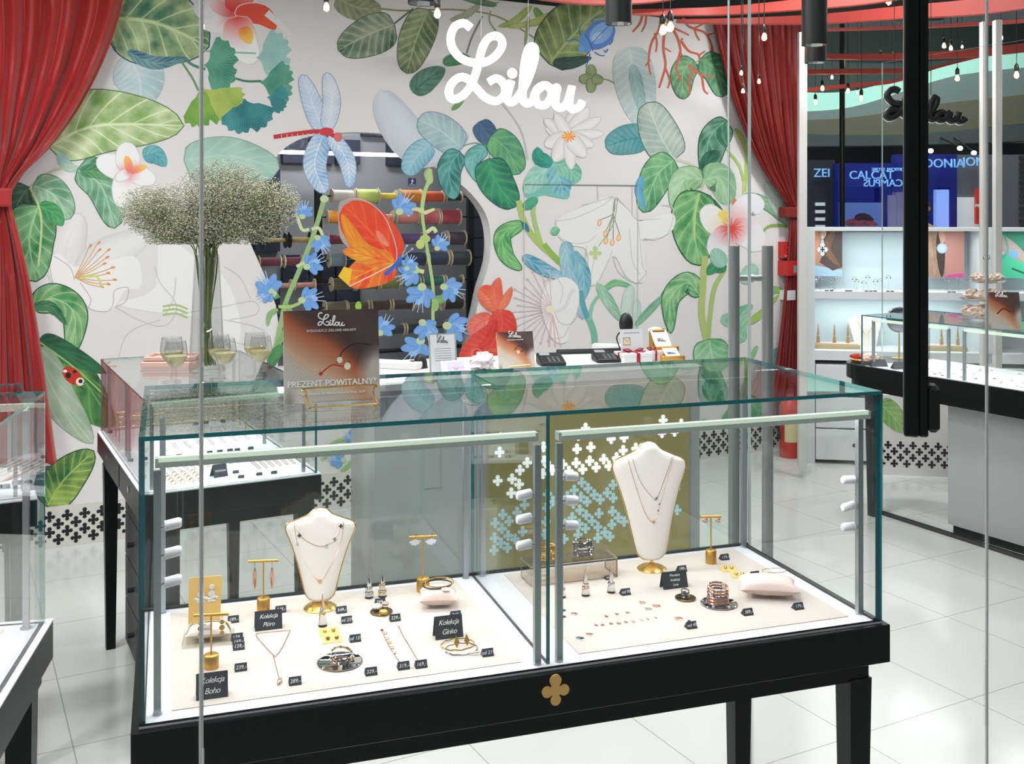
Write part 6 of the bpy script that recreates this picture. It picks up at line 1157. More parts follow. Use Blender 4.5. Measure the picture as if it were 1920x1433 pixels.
for x in (.10, .62, .72, 1.28): mb = MB(); mb.box(x-.007, x+.007, .03, .044, ZT, Z3-.03); obj('post', mb, SIL, t3)
mb = MB(); mb.box(.10, .62, .03, .045, Z3-.035, Z3-.02); mb.box(.72, 1.28, .03, .045, Z3-.035, Z3-.02); obj('light_bar', mb, LEDM, t3)
for x in (.36, 1.0): area('case_light', O3+U3*x+V3*.2+Vector((0, 0, Z3-.05)), .5, 3.0, size_y=.02, rot=(0, 0, A3))
random.seed(21)
for i in range(46):
    x, y = random.uniform(.25, 1.5), random.uniform(.08, .5); t = thing('small_charm', 'tiny rose gold charm scattered on the right black display table', 'charm', O3+U3*x+V3*y+Vector((0, 0, ZT+.001)), random.uniform(0, 3), 'charms scattered on the right display table'); mb = MB(); mb.prism(clover(.010, 4), lambda a, b: (a, b, 0), lambda a, b: (a, b, .003)); obj('pendant', mb, ROSE if i % 3 else DKC, t)
for i, (x, y, nm_) in enumerate(((1650, 688, 'left of the vertical black bar'), (1692, 693, 'partly behind the vertical black bar'))):
    p = G(x, y, ZT+.001); t = thing('name_sign', 'dark grey folded card on the right display table, %s' % nm_, 'sign', p, A3+R(60)); mb = MB(); mb.add([(-.05,0,0),(.05,0,0),(.04,.03,.04),(-.04,.03,.04),(.05,.06,0),(-.05,.06,0)], [(0,1,2,3),(3,2,4,5),(0,3,5),(1,4,2),(0,5,4,1)]); obj('card', mb, TAG, t)
# tray with bags on round end
p = O3+U3*-.07+V3*.17+Vector((0, 0, ZT-.002)); t = thing('gold_tray', 'golden oval tray with soft pouches on the rounded table end', 'tray', p, A3); 
mb = MB(); mb.lathe([(.09, .006), (.10, .014), (.102, .016)], n=30, cap=False); mb.lathe([(.09, .005), (.01, .005)], n=30, cap=False); mb.lathe([(.09, .0), (.092, .006)], n=30); obj('tray_plate', mb, GOLD, t, smooth=True)
PCH = [mat('cream_pouch', S(240,222,200), .7, noise=.1), mat('pink_pouch', S(236,196,186), .7, noise=.1), mat('red_ribbon_pouch', S(180,50,44), .6)]
for i, (dx, dy, r, m, nm_) in enumerate(((-.05, -.03, .034, PCH[2], 'red pouch at the left of the golden tray'), (.01, .03, .042, PCH[0], 'cream pouch in the middle of the golden tray'), (.045, -.03, .038, PCH[1], 'pink pouch at the right of the golden tray'))):
    cushy = crumple('pouch', nm_, 'pouch', p+U3*dx+V3*dy+Vector((0, 0, .012)), r, None, m, 30+i, .5, sx=1.2); 
# round mirror
p = O3+U3*-.07+V3*.46+Vector((0, 0, ZT-.002)); s_ = p.y/F; t = thing('round_mirror', 'round swivel table mirror on a thin gold stand at the right table', 'mirror', p, 0); hz = (676-603)*s_
mb = MB(); mb.lathe([(.05, 0), (.05, .004), (.006, .01), (.004, hz-.085)], n=24); obj('stand', mb, GOLD, t, smooth=True); mb = MB(); mb.tube([(.078*math.cos(a*.2618), 0, hz+.078*math.sin(a*.2618)) for a in range(24)], .005, 8, closed=True); obj('mirror_rim', mb, CHR, t, smooth=True); mb = MB(); mb.cyl((0, -.002, hz), (0, .004, hz), .076, n=32); obj('mirror_glass', mb, MIR, t, smooth=True)
# three-tier stand
p = O3+U3*.62+V3*.36+Vector((0, 0, Z3+.001)); s_ = p.y/F; t = thing('tiered_stand', 'three tiered stand of frilled jewellery pouches on the right glass case', 'tiered stand', p)
FR_ = mat('blush_fabric', S(226, 204, 190), .8, noise=.25, nscale=40)
zz = [.012, .11, .21]; rr_ = [.15, .135, .10]
mb = MB(); mb.cyl((0, 0, 0), (0, 0, .33), .003, n=8); mb.tube([(.018*math.cos(a*.6283), 0, .35+.02*math.sin(a*.6283)) for a in range(10)], .003, 6, closed=True); obj('pole', mb, CHR, t, smooth=True)
for z, r in zip(zz, rr_): mb = MB(); mb.lathe([(.02, z), (r, z+.004), (r+.012, z+.012)], n=32, cap=False); mb.lathe([(r+.008, z+.01), (.02, z-.002)], n=32, cap=False); obj('plate', mb, ACR, t, smooth=True)
k_ = 0
for ti, (z, r) in enumerate(zip(zz, rr_)):
    for i in range(5-ti):
        a = 6.2832*i/(5-ti)+ti; crumple('frilled_pouch', 'frilled blush jewellery pouch on the %s plate of the tiered stand' % ('lowest', 'middle', 'top')[ti], 'pouch', p+Vector((r*.55*math.cos(a), r*.55*math.sin(a), z+.006)), .052-.006*ti, None, FR_, 60+k_, .62, sx=1.15)['group'] = 'pouches on the %s tier' % ('lowest', 'middle', 'top')[ti]; k_ += 1
# ================= wall cabinet with lightboxes =================
B0 = G(1512, 868, 0); B1 = Vector((3.65, 7.39, 0)); B0.z = 0; AB = math.atan2(B1.y-B0.y, B1.x-B0.x); UB = Vector((math.cos(AB), math.sin(AB), 0)); VB = Vector((-math.sin(AB), math.cos(AB), 0))
cb = thing('display_cabinet', 'white wall cabinet with jewellery niches, drawers and lightbox pictures', 'cabinet', B0, AB)
def bx(x, y): q = plane_hit(x, y, B0, VB)-B0; return q.dot(UB), q.z
LB = bx(1843, 500)[0]; xe = bx(1990, 500)[0]
zt_ = bx(1520, 432)[1]; z_sh = bx(1520, 546)[1]; z_sh2 = bx(1520, 560)[1]; z_nb = bx(1520, 657)[1]; z_dr = bx(1520, 675)[1]
mb = MB(); mb.box(0, .06, 0, .45, 0, zt_); mb.box(LB, LB+.06, 0, .45, 0, zt_); mb.box(xe, xe+.05, 0, .45, 0, zt_); mb.box(.0, xe, .43, .45, 0, zt_); obj('carcass', mb, CABW, cb)
NB = mat('niche_back', S(224, 238, 244), .4); mb = MB(); mb.box(.06, xe, .40, .43, z_nb, zt_-.02); obj('niche_back', mb, NB, cb)
mb = MB(); mb.box(.06, xe, .0, .40, z_sh2, z_sh); obj('shelf', mb, CABW, cb); mb = MB(); mb.box(.06, xe, .0, .40, z_dr, z_nb); obj('ledge', mb, CABW, cb)
mb = MB(); mb.box(0, xe, .02, .43, zt_-.004, zt_+.02); obj('top_panel', mb, CABW, cb)
for i in range(3):
    zz0 = .03+i*(z_dr-.05)/3; zz1 = zz0+(z_dr-.05)/3-.012
    for xa, xb in ((.065, LB/2-.004), (LB/2+.004, LB-.005), (LB+.065, xe-.004)):
        mb = MB(); mb.box(xa, xb, -.012, .40, zz0, zz1, .002); dr = obj('drawer', mb, CABW, cb); mb = MB(); mb.cyl(((xa+xb)/2, -.012, (zz0+zz1)/2), ((xa+xb)/2, -.016, (zz0+zz1)/2), .014, n=16); obj('lock', mb, BLKM, dr, smooth=True)
area('niche_light', B0+UB*(LB/2)+VB*.2+Vector((0, 0, z_sh2-.02)), 1.0, 5, (.88, .97, 1), size_y=.1, rot=(0, 0, AB)); area('niche_light', B0+UB*(LB/2)+VB*.12+Vector((0, 0, zt_-.02)), 1.0, 5, (.88, .97, 1), size_y=.1, rot=(0, 0, AB)); area('niche_light', B0+UB*(LB+.5)+VB*.12+Vector((0, 0, zt_-.02)), .5, 3, (.88, .97, 1), size_y=.1, rot=(0, 0, AB))
def litpic(x0, x1, y0, y1, label, paint, es=.45):
    (a, z1), (b, z0) = bx(x0, y0), bx(x1, y1); t = thing('lightbox_picture', label, 'picture', B0+UB*a+VB*.30+Vector((0, 0, z0)), AB); w_, h_ = b-a, z1-z0
    mb = MB(); mb.box(0, w_, 0, .03, 0, h_); obj('lightbox', mb, CABW, t); PP = Paint(lambda u, v, o: (u*w_, -o-.0005, v*h_), .0002); paint(PP); PP.build('backlit_photo', t); return t
def pic1(PP):
    PP.poly([(0,0),(1,0),(1,1),(0,1)], (196,150,126)); PP.poly([(0,1),(.35,1),(.4,.7),(.3,.3),(0,.45)], (236,160,120)); PP.poly([(0,0),(0,.5),(.25,.25),(.5,.2),(1,.15),(1,0)], (190,224,250)); PP.poly([(.45,1),(1,1),(1,.2),(.75,.12),(.4,.3),(.55,.6)], (92,74,70)); PP.leaf([(.8,1),(.6,.6),(.95,.2)], .2, (150,110,84), (110,84,70), 6); PP.leaf([(.55,1),(.5,.9),(.48,.8)], .14, (226,170,140), (240,190,160))
    for z in (.84, .76): PP.poly([(.48+p[0]*.8, z+p[1]) for p in clover(.05)], (236,244,255))
    PP.poly([(.48+p[0], .58+p[1]) for p in clover(.15)], (240,248,255)); PP.poly([(.48+p[0], .58+p[1]) for p in clover(.06)], (60,60,70))
def pic2(PP):
    PP.poly([(0,0),(1,0),(1,1),(0,1)], (206,150,140)); PP.poly([(0,0),(0,1),(.4,1),(.5,.6),(.55,0)], (176,142,120)); PP.leaf([(.15,1),(.25,.5),(.3,0)], .2, (210,180,150), (150,110,90), 8); PP.leaf([(.4,1),(.42,.5),(.45,0)], .22, (84,66,64), (60,50,50), 4); PP.poly([(.5,0),(1,0),(1,.1),(.6,.06)], (230,90,160)); PP.leaf([(.4,1),(.46,.85),(.45,.7)], .16, (222,170,150), (230,180,160)); PP.disc(.45, .62, .13, .11, (176,200,246), 22); PP.disc(.45, .62, .1, .085, (214,228,255), 22)
def pic3(PP):
    PP.poly([(0,0),(1,0),(1,1),(0,1)], (60,150,120)); PP.poly([(0,.5),(0,.95),(.6,.5),(.3,.3)], (236,210,200)); PP.poly([(0,0),(1,0),(1,.45),(0,.5)], (90,224,170)); PP.leaf([(0,.9),(.5,.6),(1,.3)], .3, (230,200,190), (210,170,160)); PP.stroke([(.3,.9),(.4,.6),(.25,.4)], .05, (90,190,180)); PP.disc(.55,.5,.12,.1,(150,200,240)); PP.stroke([(.5,.2),(1,.05)], .04, (40,120,90))
litpic(1517, 1591, 433, 523, 'lit picture of an ear with flower drop earring, left in the cabinet', pic1); litpic(1750, 1829, 433, 526, 'lit picture of a round blue earring, behind the tiered stand', pic2); litpic(1884, 1960, 432, 527, 'lit green picture of a wrist with bracelets at the right edge', pic3)
# earring stands on shelf
random.seed(3); n_ = 0
for i, x in enumerate((1532, 1546, 1566, 1574, 1607, 1616, 1625, 1637, 1647, 1660, 1672, 1790, 1806)):
    a, _ = bx(x, 540); t = thing('hook_earrings', 'tiny clear earring hanger on the upper cabinet shelf', 'earring hanger', B0+UB*a+VB*(.12+.1*(i % 2))+Vector((0, 0, z_sh)), AB, 'earring hangers on the cabinet shelf'); h = random.uniform(.07, .11); mb = MB(); mb.cyl((0, 0, 0), (0, 0, h), .002, n=6); mb.lathe([(.012, 0), (.012, .003)], n=12); obj('stem', mb, ACR, t); mb = MB(); mb.tube([(-.015, 0, h), (.015, 0, h)], .0015, 6)
    for s in (-.013, .013): mb.ell((s, -.002, h-.014), .005, .002, .009, 8, 6)
    obj('earrings', mb, CHR, t, smooth=True)
for i, x in enumerate((1551, 1560, 1589, 1596, 1626, 1634, 1642, 1666, 1674, 1782, 1790, 1815, 1824)): 
    a, _ = bx(x, 541); t = thing('price_tag', 'tiny dark tag along the front edge of the upper cabinet shelf', 'price tag', B0+UB*a+VB*.02+Vector((0, 0, z_sh)), AB, 'tags on the cabinet shelf'); mb = MB(); mb.box(-.012, .012, 0, .012, 0, .007); obj('card', mb, TAG, t)
def ringrow(xa, xb, cones, label):
    a, b = bx(xa, 655)[0], bx(xb, 655)[0]; p = B0+UB*a+VB*.1+Vector((0, 0, z_nb)); t = thing('ring_tray', label[0], 'ring tray', p, AB); mb = MB(); mb.box(0, b-a, 0, .12, 0, .03, .002); obj('block', mb, mat('olive_gold_block', S(190,176,130), .5), t); mb = MB(); mb.box(.01, b-a-.01, .01, .11, .03, .04, .002); obj('pad', mb, PINKC, t)
    for i, x in enumerate(cones):
        c_ = bx(x, 640)[0]; q = thing('ring_cone', label[1] % ('left', 'middle', 'right')[i], 'ring cone', B0+UB*c_+VB*.15+Vector((0, 0, z_nb+.04)), AB); mb = MB(); mb.lathe([(.013, 0), (.013, .01), (.002, .135)], n=14); obj('cone', mb, mat('tan_gold_cone', S(206,164,112), .4, metal=.3), q, smooth=True); mb = MB(); mb.tube([(.010*math.cos(k*.524), .010*math.sin(k*.524), .05) for k in range(12)], .002, 5, closed=True); obj('ring_band', mb, CHR, q, smooth=True)
ringrow(1530, 1618, (1539, 1570, 1596), ('olive ring tray left in the lower cabinet niche', 'tan ring cone, %s of three in the left cabinet tray')); ringrow(1735, 1822, (1742, 1775, 1806), ('olive ring tray behind the right table case', 'tan ring cone, %s of three in the tray behind the right table case'))
a, _ = bx(1630, 600); t = thing('flower_sprig', 'pale necklace display propped in the lower cabinet niche', 'display', B0+UB*a+VB*.3+Vector((0, 0, z_nb)), AB); mb = MB(); mb.prism([(-.05,0),(.1,0),(.14,.2),(.0,.24),(-.1,.2)], lambda x, z: (x, z*.1, z), lambda x, z: (x, z*.1+.01, z)); obj('panel', mb, VELV, t); mb = MB(); mb.tube(catmull([(-.04,.012,.2),(0,.003,.12),(.03,-.0,.09),(.07,.004,.14),(.1,.012,.21)], 5), .0015, 5); obj('chain', mb, GOLD, t)
# brown poster at right edge on T3 glass
def post3(PP): arm_photo(PP, (96,60,50)); PP.stroke([(.3,.4),(.5,.55),(.7,.45)], .03, (60,30,26))
p = plane_hit(1890, 617, Vector((0, 0, Z3)), Vector((0, 0, 1))); t, mp, w_, h_ = flat_card('poster', 'brown bracelet poster on the right table case at the photo edge', 'poster', 1852, 1918, 549, 617, Z3+.001, post3, 12, 0, leg=True); lilou_on(t, mp, .3, .65, .86, CHALK, .002)
# ================= posts and glass partitions at the right =================
def vpost(x, y0, y1, Y, w_, name, label, m, cat='post', d_=.05):
    p = PD(x, y1, Y); top = PD(x, y0, Y).z; z0 = max(0, p.z); mb = MB(); mb.box(-w_/2, w_/2, 0, d_, 0, top-z0, .003); o = obj(name, mb, m); return tag(o, label, cat, Vector((p.x, p.y, z0)), 0)
WPST = mat('white_frame_profile', S(214, 210, 206), .4)
vpost(1506, 60, 880, 7.2, .055, 'frame_post', 'tall pale frame post between the red curtain and the cabinet', WPST)
vpost(1873, 37, 905, 6.9, .045, 'frame_post', 'broad pale frame post at the upper right of the photo', WPST); vpost(1846, 40, 905, 7.0, .028, 'frame_post', 'narrow pale frame post just left of the broad one', WPST)
mb = MB(); pa, pb = G(1653, 965, 0), G(1920, 1051, 0); dn = (pb-pa).normalized(); pb = pa+dn*2.4; nn = Vector((-dn.y, dn.x, 0)); L5 = (pb-pa).length
mb.pane(0, L5, 0, .01, .02, 2.7); o = obj('window_2', mb, [GLS, mat('pale_glass_edge', S(190,204,202), .2)]); o['kind'] = 'structure'; o.location = pa; o.rotation_euler = (0, 0, math.atan2(dn.y, dn.x))
mb = MB(); mb.box(0, L5, -.008, .018, 0, .02); o = obj('trim_1', mb, mat('dark_seal', S(60,60,60), .6)); o['kind'] = 'structure'; o.location = pa; o.rotation_euler = (0, 0, math.atan2(dn.y, dn.x))
# plinth under right table
pl0 = G(1830, 880, 0); t = thing('plinth_cabinet', 'light grey plinth cabinet under the right display table', 'cabinet', O3+U3*.52+V3*.16, A3); mb = MB(); mb.box(0, 1.5, 0, .4, .05, ZT-.155); obj('body', mb, CGREY, t); mb = MB(); mb.box(.02, 1.5, .02, .38, 0, .05); obj('kick_base', mb, BLK2, t)
# low panel with leaves and perforated base
pq = G(1642, 890, 0); t = thing('low_partition', 'low printed panel with perforated base seen under the right display table', 'partition', pq, AB); mb = MB(); mb.box(0, .62, 0, .03, 0, .55); obj('panel', mb, WALLM, t)
mb = MB(); 
for r_ in range(4):
    for i in range(7): q = clover(.028, 6); cu_ = .04+i*.082+(r_ % 2)*.041; cz2 = .08+r_*.042; mb.add([(cu_+a, -.001, cz2+b) for a, b in q], [tuple(range(len(q)))])
obj('perforation', mb, CUT, t); PP = Paint(lambda u, v, o: (u, -o-.001, v), .0003); PP.leaf([(.02,.5),(.1,.42),(.2,.3)], .16, (110,160,90), (170,200,130), 6, fat=.5); PP.leaf([(.22,.28),(.3,.4),(.34,.54)], .14, (70,140,80), (130,180,120), 6, fat=.5); PP.build('leaf_print', t)
# ================= glass door with long pull handles =================
YD = 3.3; dh = thing('door_handle_pair', 'pair of long vertical steel pull handles joined through the glass door', 'door handle', PD(1405, 716, YD)*1.0); dh.location.z = 0
xs = [(x-1405)/F*YD for x in (1376, 1439)]; z1 = PD(0, 461, YD).z; zj = PD(0, 522, YD).z
for x in xs: mb = MB(); mb.cyl((x, 0, .47), (x, 0, z1), .0175, n=20); obj('bar', mb, STEEL, dh, smooth=True)
for z in (zj, .6): mb = MB(); mb.cyl((xs[0], 0, z), (xs[1], 0, z), .0095, n=14); mb.cyl((-.004, 0, z), (.012, 0, z), .0125, n=14); obj('connector', mb, STEEL, dh, smooth=True)
dd = Vector((1405-CX, F, 0)).normalized(); Mx = math.atan2(dd.y, dd.x)
mb = MB(); mb.pane(-.06, .85, -.005, .005, .012, 2.65); o = obj('door_1', mb, [GLS, mat('clear_polished_edge', S(196, 206, 206), .15, coat=1)]); o['kind'] = 'structure'; o.location = (dh.location.x, dh.location.y, 0); o.rotation_euler = (0, 0, Mx)
# glass fin whose polished edge shows at the right of the wall
vpost(1367, -60, 462, YD+.1, .006, 'glass_edge_strip', 'thin polished vertical strip above the left steel pull handle', mat('clear_polished_edge', S(196,206,206), .15), 'glass strip', .012)
# ================= storefront panes in front of the camera =================
YS = 1.25; es_ = mat('glass_joint_highlight', S(246, 247, 248), .25)  # diffuse white paints in the bright highlight along the glass joints
def sfx(px): return (px-CX)/F*YS
for i, (a, b) in enumerate(((-520, 374), (381, 1847), (1853, 2500))):
    mb = MB(); mb.box(sfx(a), sfx(b), YS-.005, YS+.005, .02, 2.75); o = struct('window_%d' % (3+i), mb, GLS)
mb = MB(); mb.cyl((sfx(377.5), YS, 0), (sfx(377.5), YS, 2.75), .0024, n=16); struct('trim_2', mb, es_, smooth=True); mb = MB(); mb.cyl((sfx(1850), YS, 0), (sfx(1850), YS, 2.75), .0018, n=16); struct('trim_3', mb, es_, smooth=True)
# black vertical lock bar on the storefront
p = PD(1717, 817, 1.32); t = thing('vertical_bar', 'thick black vertical bar with rounded lock box hanging down at the right', 'bar', p, R(-18)); w_ = 43*1.32/F
mb = MB(); mb.box(-w_/2, w_*.1, -.012, .02, 0, 1.3, .002); mb.box(w_*.1, w_/2, -.009, .02, 0, 1.3, .002); obj('bar', mb, BLK2, t); mb = MB(); mb.box(w_/2-.002, w_/2+.0135, -.01, .022, .006, .064, .005); obj('lock_box', mb, BLKM, t)
# ================= pendant bulbs =================
bl = [(612,14,15,'above the plumeria at the top left'),(820,26,17,'beside the left black downlight'),(1243,57,17,'left one of the pair over the coral branches'),(1257,51,17,'right one of the pair over the coral branches'),(1511,35,18,'large left one of the pair near the top right'),(1533,24,17,'large right one of the pair near the top right'),(1433,70,13,'in front of the dark red curtain'),(1631,2,12,'cut off at the top, left one right of the large pair'),(1666,1,14,'cut off at the top, right one right of the large pair'),(1390,137,8,'small one low over the dark red curtain fold'),(1423,153,8,'small one right in the curtain folds'),(1393,171,8,'lowest small one over the dark red curtain'),(1733,52,14,'right beside the vertical black bar'),(1770,86,9,'left one of the small pair right of the black bar'),(1783,91,9,'right one of the small pair right of the black bar'),(1804,88,6,'faint one right of the small pair'),(1651,107,7,'small one on the coral band left of the black bar'),(1674,108,6,'tiny one on the coral band next to the black bar'),(1542,166,9,'over the mint ceiling, below the purple band start'),(1560,145,7,'small one under the second ceiling band'),(1529,192,9,'lowest one over the mint ceiling at the left'),(1590,171,9,'beside the dark pole over the mint ceiling'),(1608,173,6,'faint tiny one near the dark pole'),(1615,185,10,'lowest one right of the dark pole'),(1735,157,10,'just above the black script sign'),(1795,147,11,'right of the black script sign'),(1877,71,9,'on top of the broad pale post'),(1906,141,12,'near the right edge of the photo')]  # the faint bulb right of the small pair is a reflection modelled as a bulb
BCAP = mat('black_lamp_holder', S(20, 20, 22), .45)
for x, y, w_, nm_ in bl:
    Y = .046*F/w_; Y = min(Y, 12); r = w_*Y/F/2; p = PD(x, y, Y)
    if x < 1500 and Y > 5.6: 
        k = 5.4 if x > 1000 else 4.9
        r *= k/Y; Y = k; p = PD(x, y, Y)
    t = thing('pendant_bulb', 'lit filament bulb '+nm_, 'light bulb', p, 0, 'hanging filament bulbs')
    mb = MB(); mb.lathe([(.3*r, -1.15*r), (.7*r, -1.0*r), (.96*r, -.5*r), (r, 0), (.8*r, .65*r), (.5*r, 1.2*r), (.42*r, 1.5*r)], n=16, cap=False); obj('bulb_glass', mb, BULBG, t, smooth=True)
    mb = MB(); mb.lathe([(.40*r, -.8*r), (.72*r, -.3*r), (.6*r, .5*r), (.3*r, 1.1*r)], n=10); obj('filament', mb, FIL, t, smooth=True)
    mb = MB(); mb.lathe([(.6*r, 1.3*r), (.68*r, 1.45*r), (.66*r, 2.9*r), (.35*r, 3.5*r), (.1*r, 3.8*r)], n=14); obj('socket', mb, BCAP, t, smooth=True)
    top = CEIL if x < 1700 and Y < 8.7 else 4.3
    if p.z+3.6*r < top: mb = MB(); mb.cyl((0, 0, 3.6*r), (0, 0, top-p.z), .0025, n=6); obj('cord', mb, BCAP, t)
    l = bpy.data.lights.new('bulb_light', 'POINT'); l.energy = 2.2; l.color = (1, .8, .5); l.shadow_soft_size = r*1.3; o = bpy.data.objects.new('bulb_light', l); o.parent = t; COL.objects.link(o); o.location = (0, 0, 0)
# black cylinder downlights
for x, yb, w_, Y, nm_ in ((1160, 45, 50, 4.2, 'centre black cylinder downlight covering part of the beetle'), (792, 7, 55, 4.0, 'left black cylinder downlight at the top edge'), (1527, 85, 47, 4.4, 'right black cylinder downlight in front of the pale frame post'), (1529, 118, 40, 5.2, 'lower black cylinder downlight under the right one')):
    r = w_/2*Y/F; p = PD(x, yb, Y); t = thing('cylinder_downlight', nm_, 'ceiling light', p); n = 28
    mb = MB(); mb.lathe([(r, 0), (r, CEIL-p.z)], n=n, cap=False); mb.lathe([(r*.93, CEIL-p.z), (r*.93, 0)], n=n, cap=False); mb.lathe([(r*.93, 0), (r, 0)], n=n, cap=False); obj('housing', mb, BLKM, t, smooth=True)
    mb = MB(); mb.lathe([(r*.92, .001), (r*.45, r*1.3), (.002, r*1.35)], n=12, cap=False); obj('reflector', mb, REFL, t)
    l = bpy.data.lights.new('lamp_light', 'SPOT'); l.energy = 20; l.spot_size = R(75); l.spot_blend = .6; l.shadow_soft_size = .03; o = bpy.data.objects.new('lamp_light', l); o.parent = t; COL.objects.link(o); o.location = (0, 0, .03)
# ================= extinguisher, boxes on the wall end =================
RE = mat('fire_red', S(190, 34, 30), .35)
p = W(1481, 850, .24); p.z = 0; t = thing('fire_extinguisher', 'red fire extinguisher on the floor in front of the dark red curtain', 'fire extinguisher', p)
mb = MB(); mb.lathe([(.07, 0), (.076, .01), (.076, .36), (.06, .42), (.03, .45), (.024, .47)], n=28); obj('cylinder', mb, RE, t, smooth=True); mb = MB(); mb.cyl((0, 0, .47), (0, 0, .51), .018); mb.box(-.012, .09, -.012, .012, .51, .525); mb.box(-.012, .08, -.01, .01, .535, .548); obj('valve_lever', mb, BLKM, t)
mb = MB(); mb.tube(catmull([(.02, 0, .49), (-.09, -.02, .46), (-.1, -.03, .3), (-.085, -.04, .14)], 6), .009, 8); obj('hose', mb, BLKM, t, smooth=True); mb = MB(); mb.grid(lambda u, v: (.0772*math.sin((u-.5)*1.5), -.0772*math.cos((u-.5)*1.5), .12+v*.16), 8, 1); obj('label_sticker', mb, mat('yellow_white_label', S(206,196,150), .6), t)
def wallbox(x0, x1, y0, y1, name, label, m, cat, dep=.02, extra=None):
    a, b = W(x0, y1, .0015), W(x1, y0, .0015); w_ = (Vector((b.x, b.y, 0))-Vector((a.x, a.y, 0))).length; h_ = b.z-a.z; t = thing(name, label, cat, a, WA); mb = MB(); mb.box(0, w_, -dep, 0, 0, h_, .001); obj('body', mb, m, t)
    if extra: extra(t, w_, h_, dep)
    return t
def bolt(t, w_, h_, d_): mb = MB(); q = [(.62,.95),(.35,.62),(.55,.64),(.42,.36),(.36,.4),(.42,.26),(.56,.36),(.5,.37),(.68,.7),(.5,.68)]; mb.prism([(a*w_, b*h_) for a, b in q], lambda a, b: (a, -d_-.0002, b), lambda a, b: (a, -d_-.0012, b)); mb.box(.1*w_, .9*w_, -d_-.001, -d_, .1*h_, .12*h_); mb.box(.1*w_, .9*w_, -d_-.001, -d_, .17*h_, .19*h_); obj('lightning_symbol', mb, PAPER, t)
wallbox(1459, 1477, 453, 484, 'electric_sign', 'small red electrical warning sign with white lightning bolt', RE, 'sign', .06, bolt)
wallbox(1458, 1482, 488, 516, 'red_switch_box', 'red emergency switch box below the lightning sign', RE, 'switch', .11, lambda t, w_, h_, d_: obj('window', MB().box(w_*.45, w_*.75, -d_-.001, -d_, h_*.2, h_*.7), mat('grey_screen', S(150,156,160), .2), t))
wallbox(1462, 1477, 543, 562, 'wall_socket', 'white wall socket below the red switch box', PAPER, 'socket', .085, lambda t, w_, h_, d_: obj('cover', MB().box(w_*.1, w_*.9, -d_-.002, -d_, h_*.1, h_*.9, .0005), PAPER, t))
wallbox(765, 780, 334, 349, 'warning_label', 'small dark blue lightning label above the orange thread spools', mat('navy_label', S(44, 40, 90), .5), 'sign', .002, bolt)
# ================= the mall beyond =================
def slab(name, x0, x1, y0, y1, Y, m, d_=.2, kind='structure', label=None, cat=None, es=0):
    a, b = PD(x0, y1, Y), PD(x1, y0, Y); mb = MB(); mb.box(a.x, b.x, Y, Y+d_, a.z, b.z); o = obj(name, mb, m)
    if label: tag(o, label, cat)
    else: o['kind'] = kind
    return o
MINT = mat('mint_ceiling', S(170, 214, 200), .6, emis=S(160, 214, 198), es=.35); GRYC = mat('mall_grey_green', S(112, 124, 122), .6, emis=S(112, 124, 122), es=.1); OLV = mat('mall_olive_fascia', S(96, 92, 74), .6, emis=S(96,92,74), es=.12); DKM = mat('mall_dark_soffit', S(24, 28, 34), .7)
def wave(name, top, bot, Y, m, d_=.3):
    C = catmull([(x, a, b) for (x, a), (_, b) in zip(top, bot)], 8); n = len(C); T_ = [PD(p.x, p.y, Y) for p in C]; B_ = [PD(p.x, p.z, Y) for p in C]; k = Vector((0, d_, 0)); mb = MB()
    f = []
    for i in range(n-1): f += [(i, n+i, n+i+1, i+1), (2*n+i+1, 3*n+i+1, 3*n+i, 2*n+i), (n+i, 3*n+i, 3*n+i+1, n+i+1), (2*n+i, i, i+1, 2*n+i+1)]
    mb.add(T_+B_+[v+k for v in T_]+[v+k for v in B_], f); o = obj(name, mb, m); o['kind'] = 'structure'; return o
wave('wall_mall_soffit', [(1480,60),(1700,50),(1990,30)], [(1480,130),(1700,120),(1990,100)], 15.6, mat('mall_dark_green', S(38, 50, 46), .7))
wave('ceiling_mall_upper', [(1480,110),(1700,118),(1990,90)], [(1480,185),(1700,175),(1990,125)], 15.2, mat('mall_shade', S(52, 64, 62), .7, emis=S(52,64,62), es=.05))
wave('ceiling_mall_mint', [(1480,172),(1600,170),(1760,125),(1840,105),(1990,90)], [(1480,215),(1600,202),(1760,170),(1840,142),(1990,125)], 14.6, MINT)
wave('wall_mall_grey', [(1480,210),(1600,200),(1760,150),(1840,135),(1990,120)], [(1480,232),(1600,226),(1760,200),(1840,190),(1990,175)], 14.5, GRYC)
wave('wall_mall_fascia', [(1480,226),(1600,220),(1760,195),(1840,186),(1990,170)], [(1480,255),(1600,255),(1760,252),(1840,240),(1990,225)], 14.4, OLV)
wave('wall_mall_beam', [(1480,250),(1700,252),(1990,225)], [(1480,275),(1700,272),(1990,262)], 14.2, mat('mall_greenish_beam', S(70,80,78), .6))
slab('wall_mall_dark', 1450, 2050, 268, 640, 16.0, DKM)
for x, y, nm_ in ((1745, 283, 'left'), (1800, 278, 'middle'), (1826, 287, 'right')):
    p = PD(x, y, 13.6); t = thing('mall_spotlight', 'bright spotlight under the mall soffit, %s of three' % nm_, 'ceiling light', p); mb = MB(); mb.ell((0, 0, 0), .035, .03, .03); obj('lamp_lens', mb, mat('cool_lamp', (.9, .96, 1, 1), .4, emis=(.9, .96, 1, 1), es=14), t, smooth=True); mb = MB(); mb.cyl((0, .01, .02), (0, .62, PD(0, 258, 14.2).z-p.z), .012, n=8); obj('arm', mb, BLK2, t)
BLU = mat('deep_blue_facade', S(24, 34, 120), .5, emis=S(20, 36, 150), es=.25); LBL = mat('light_blue_letters', S(130, 180, 236), .5, emis=S(120, 176, 240), es=1.0)
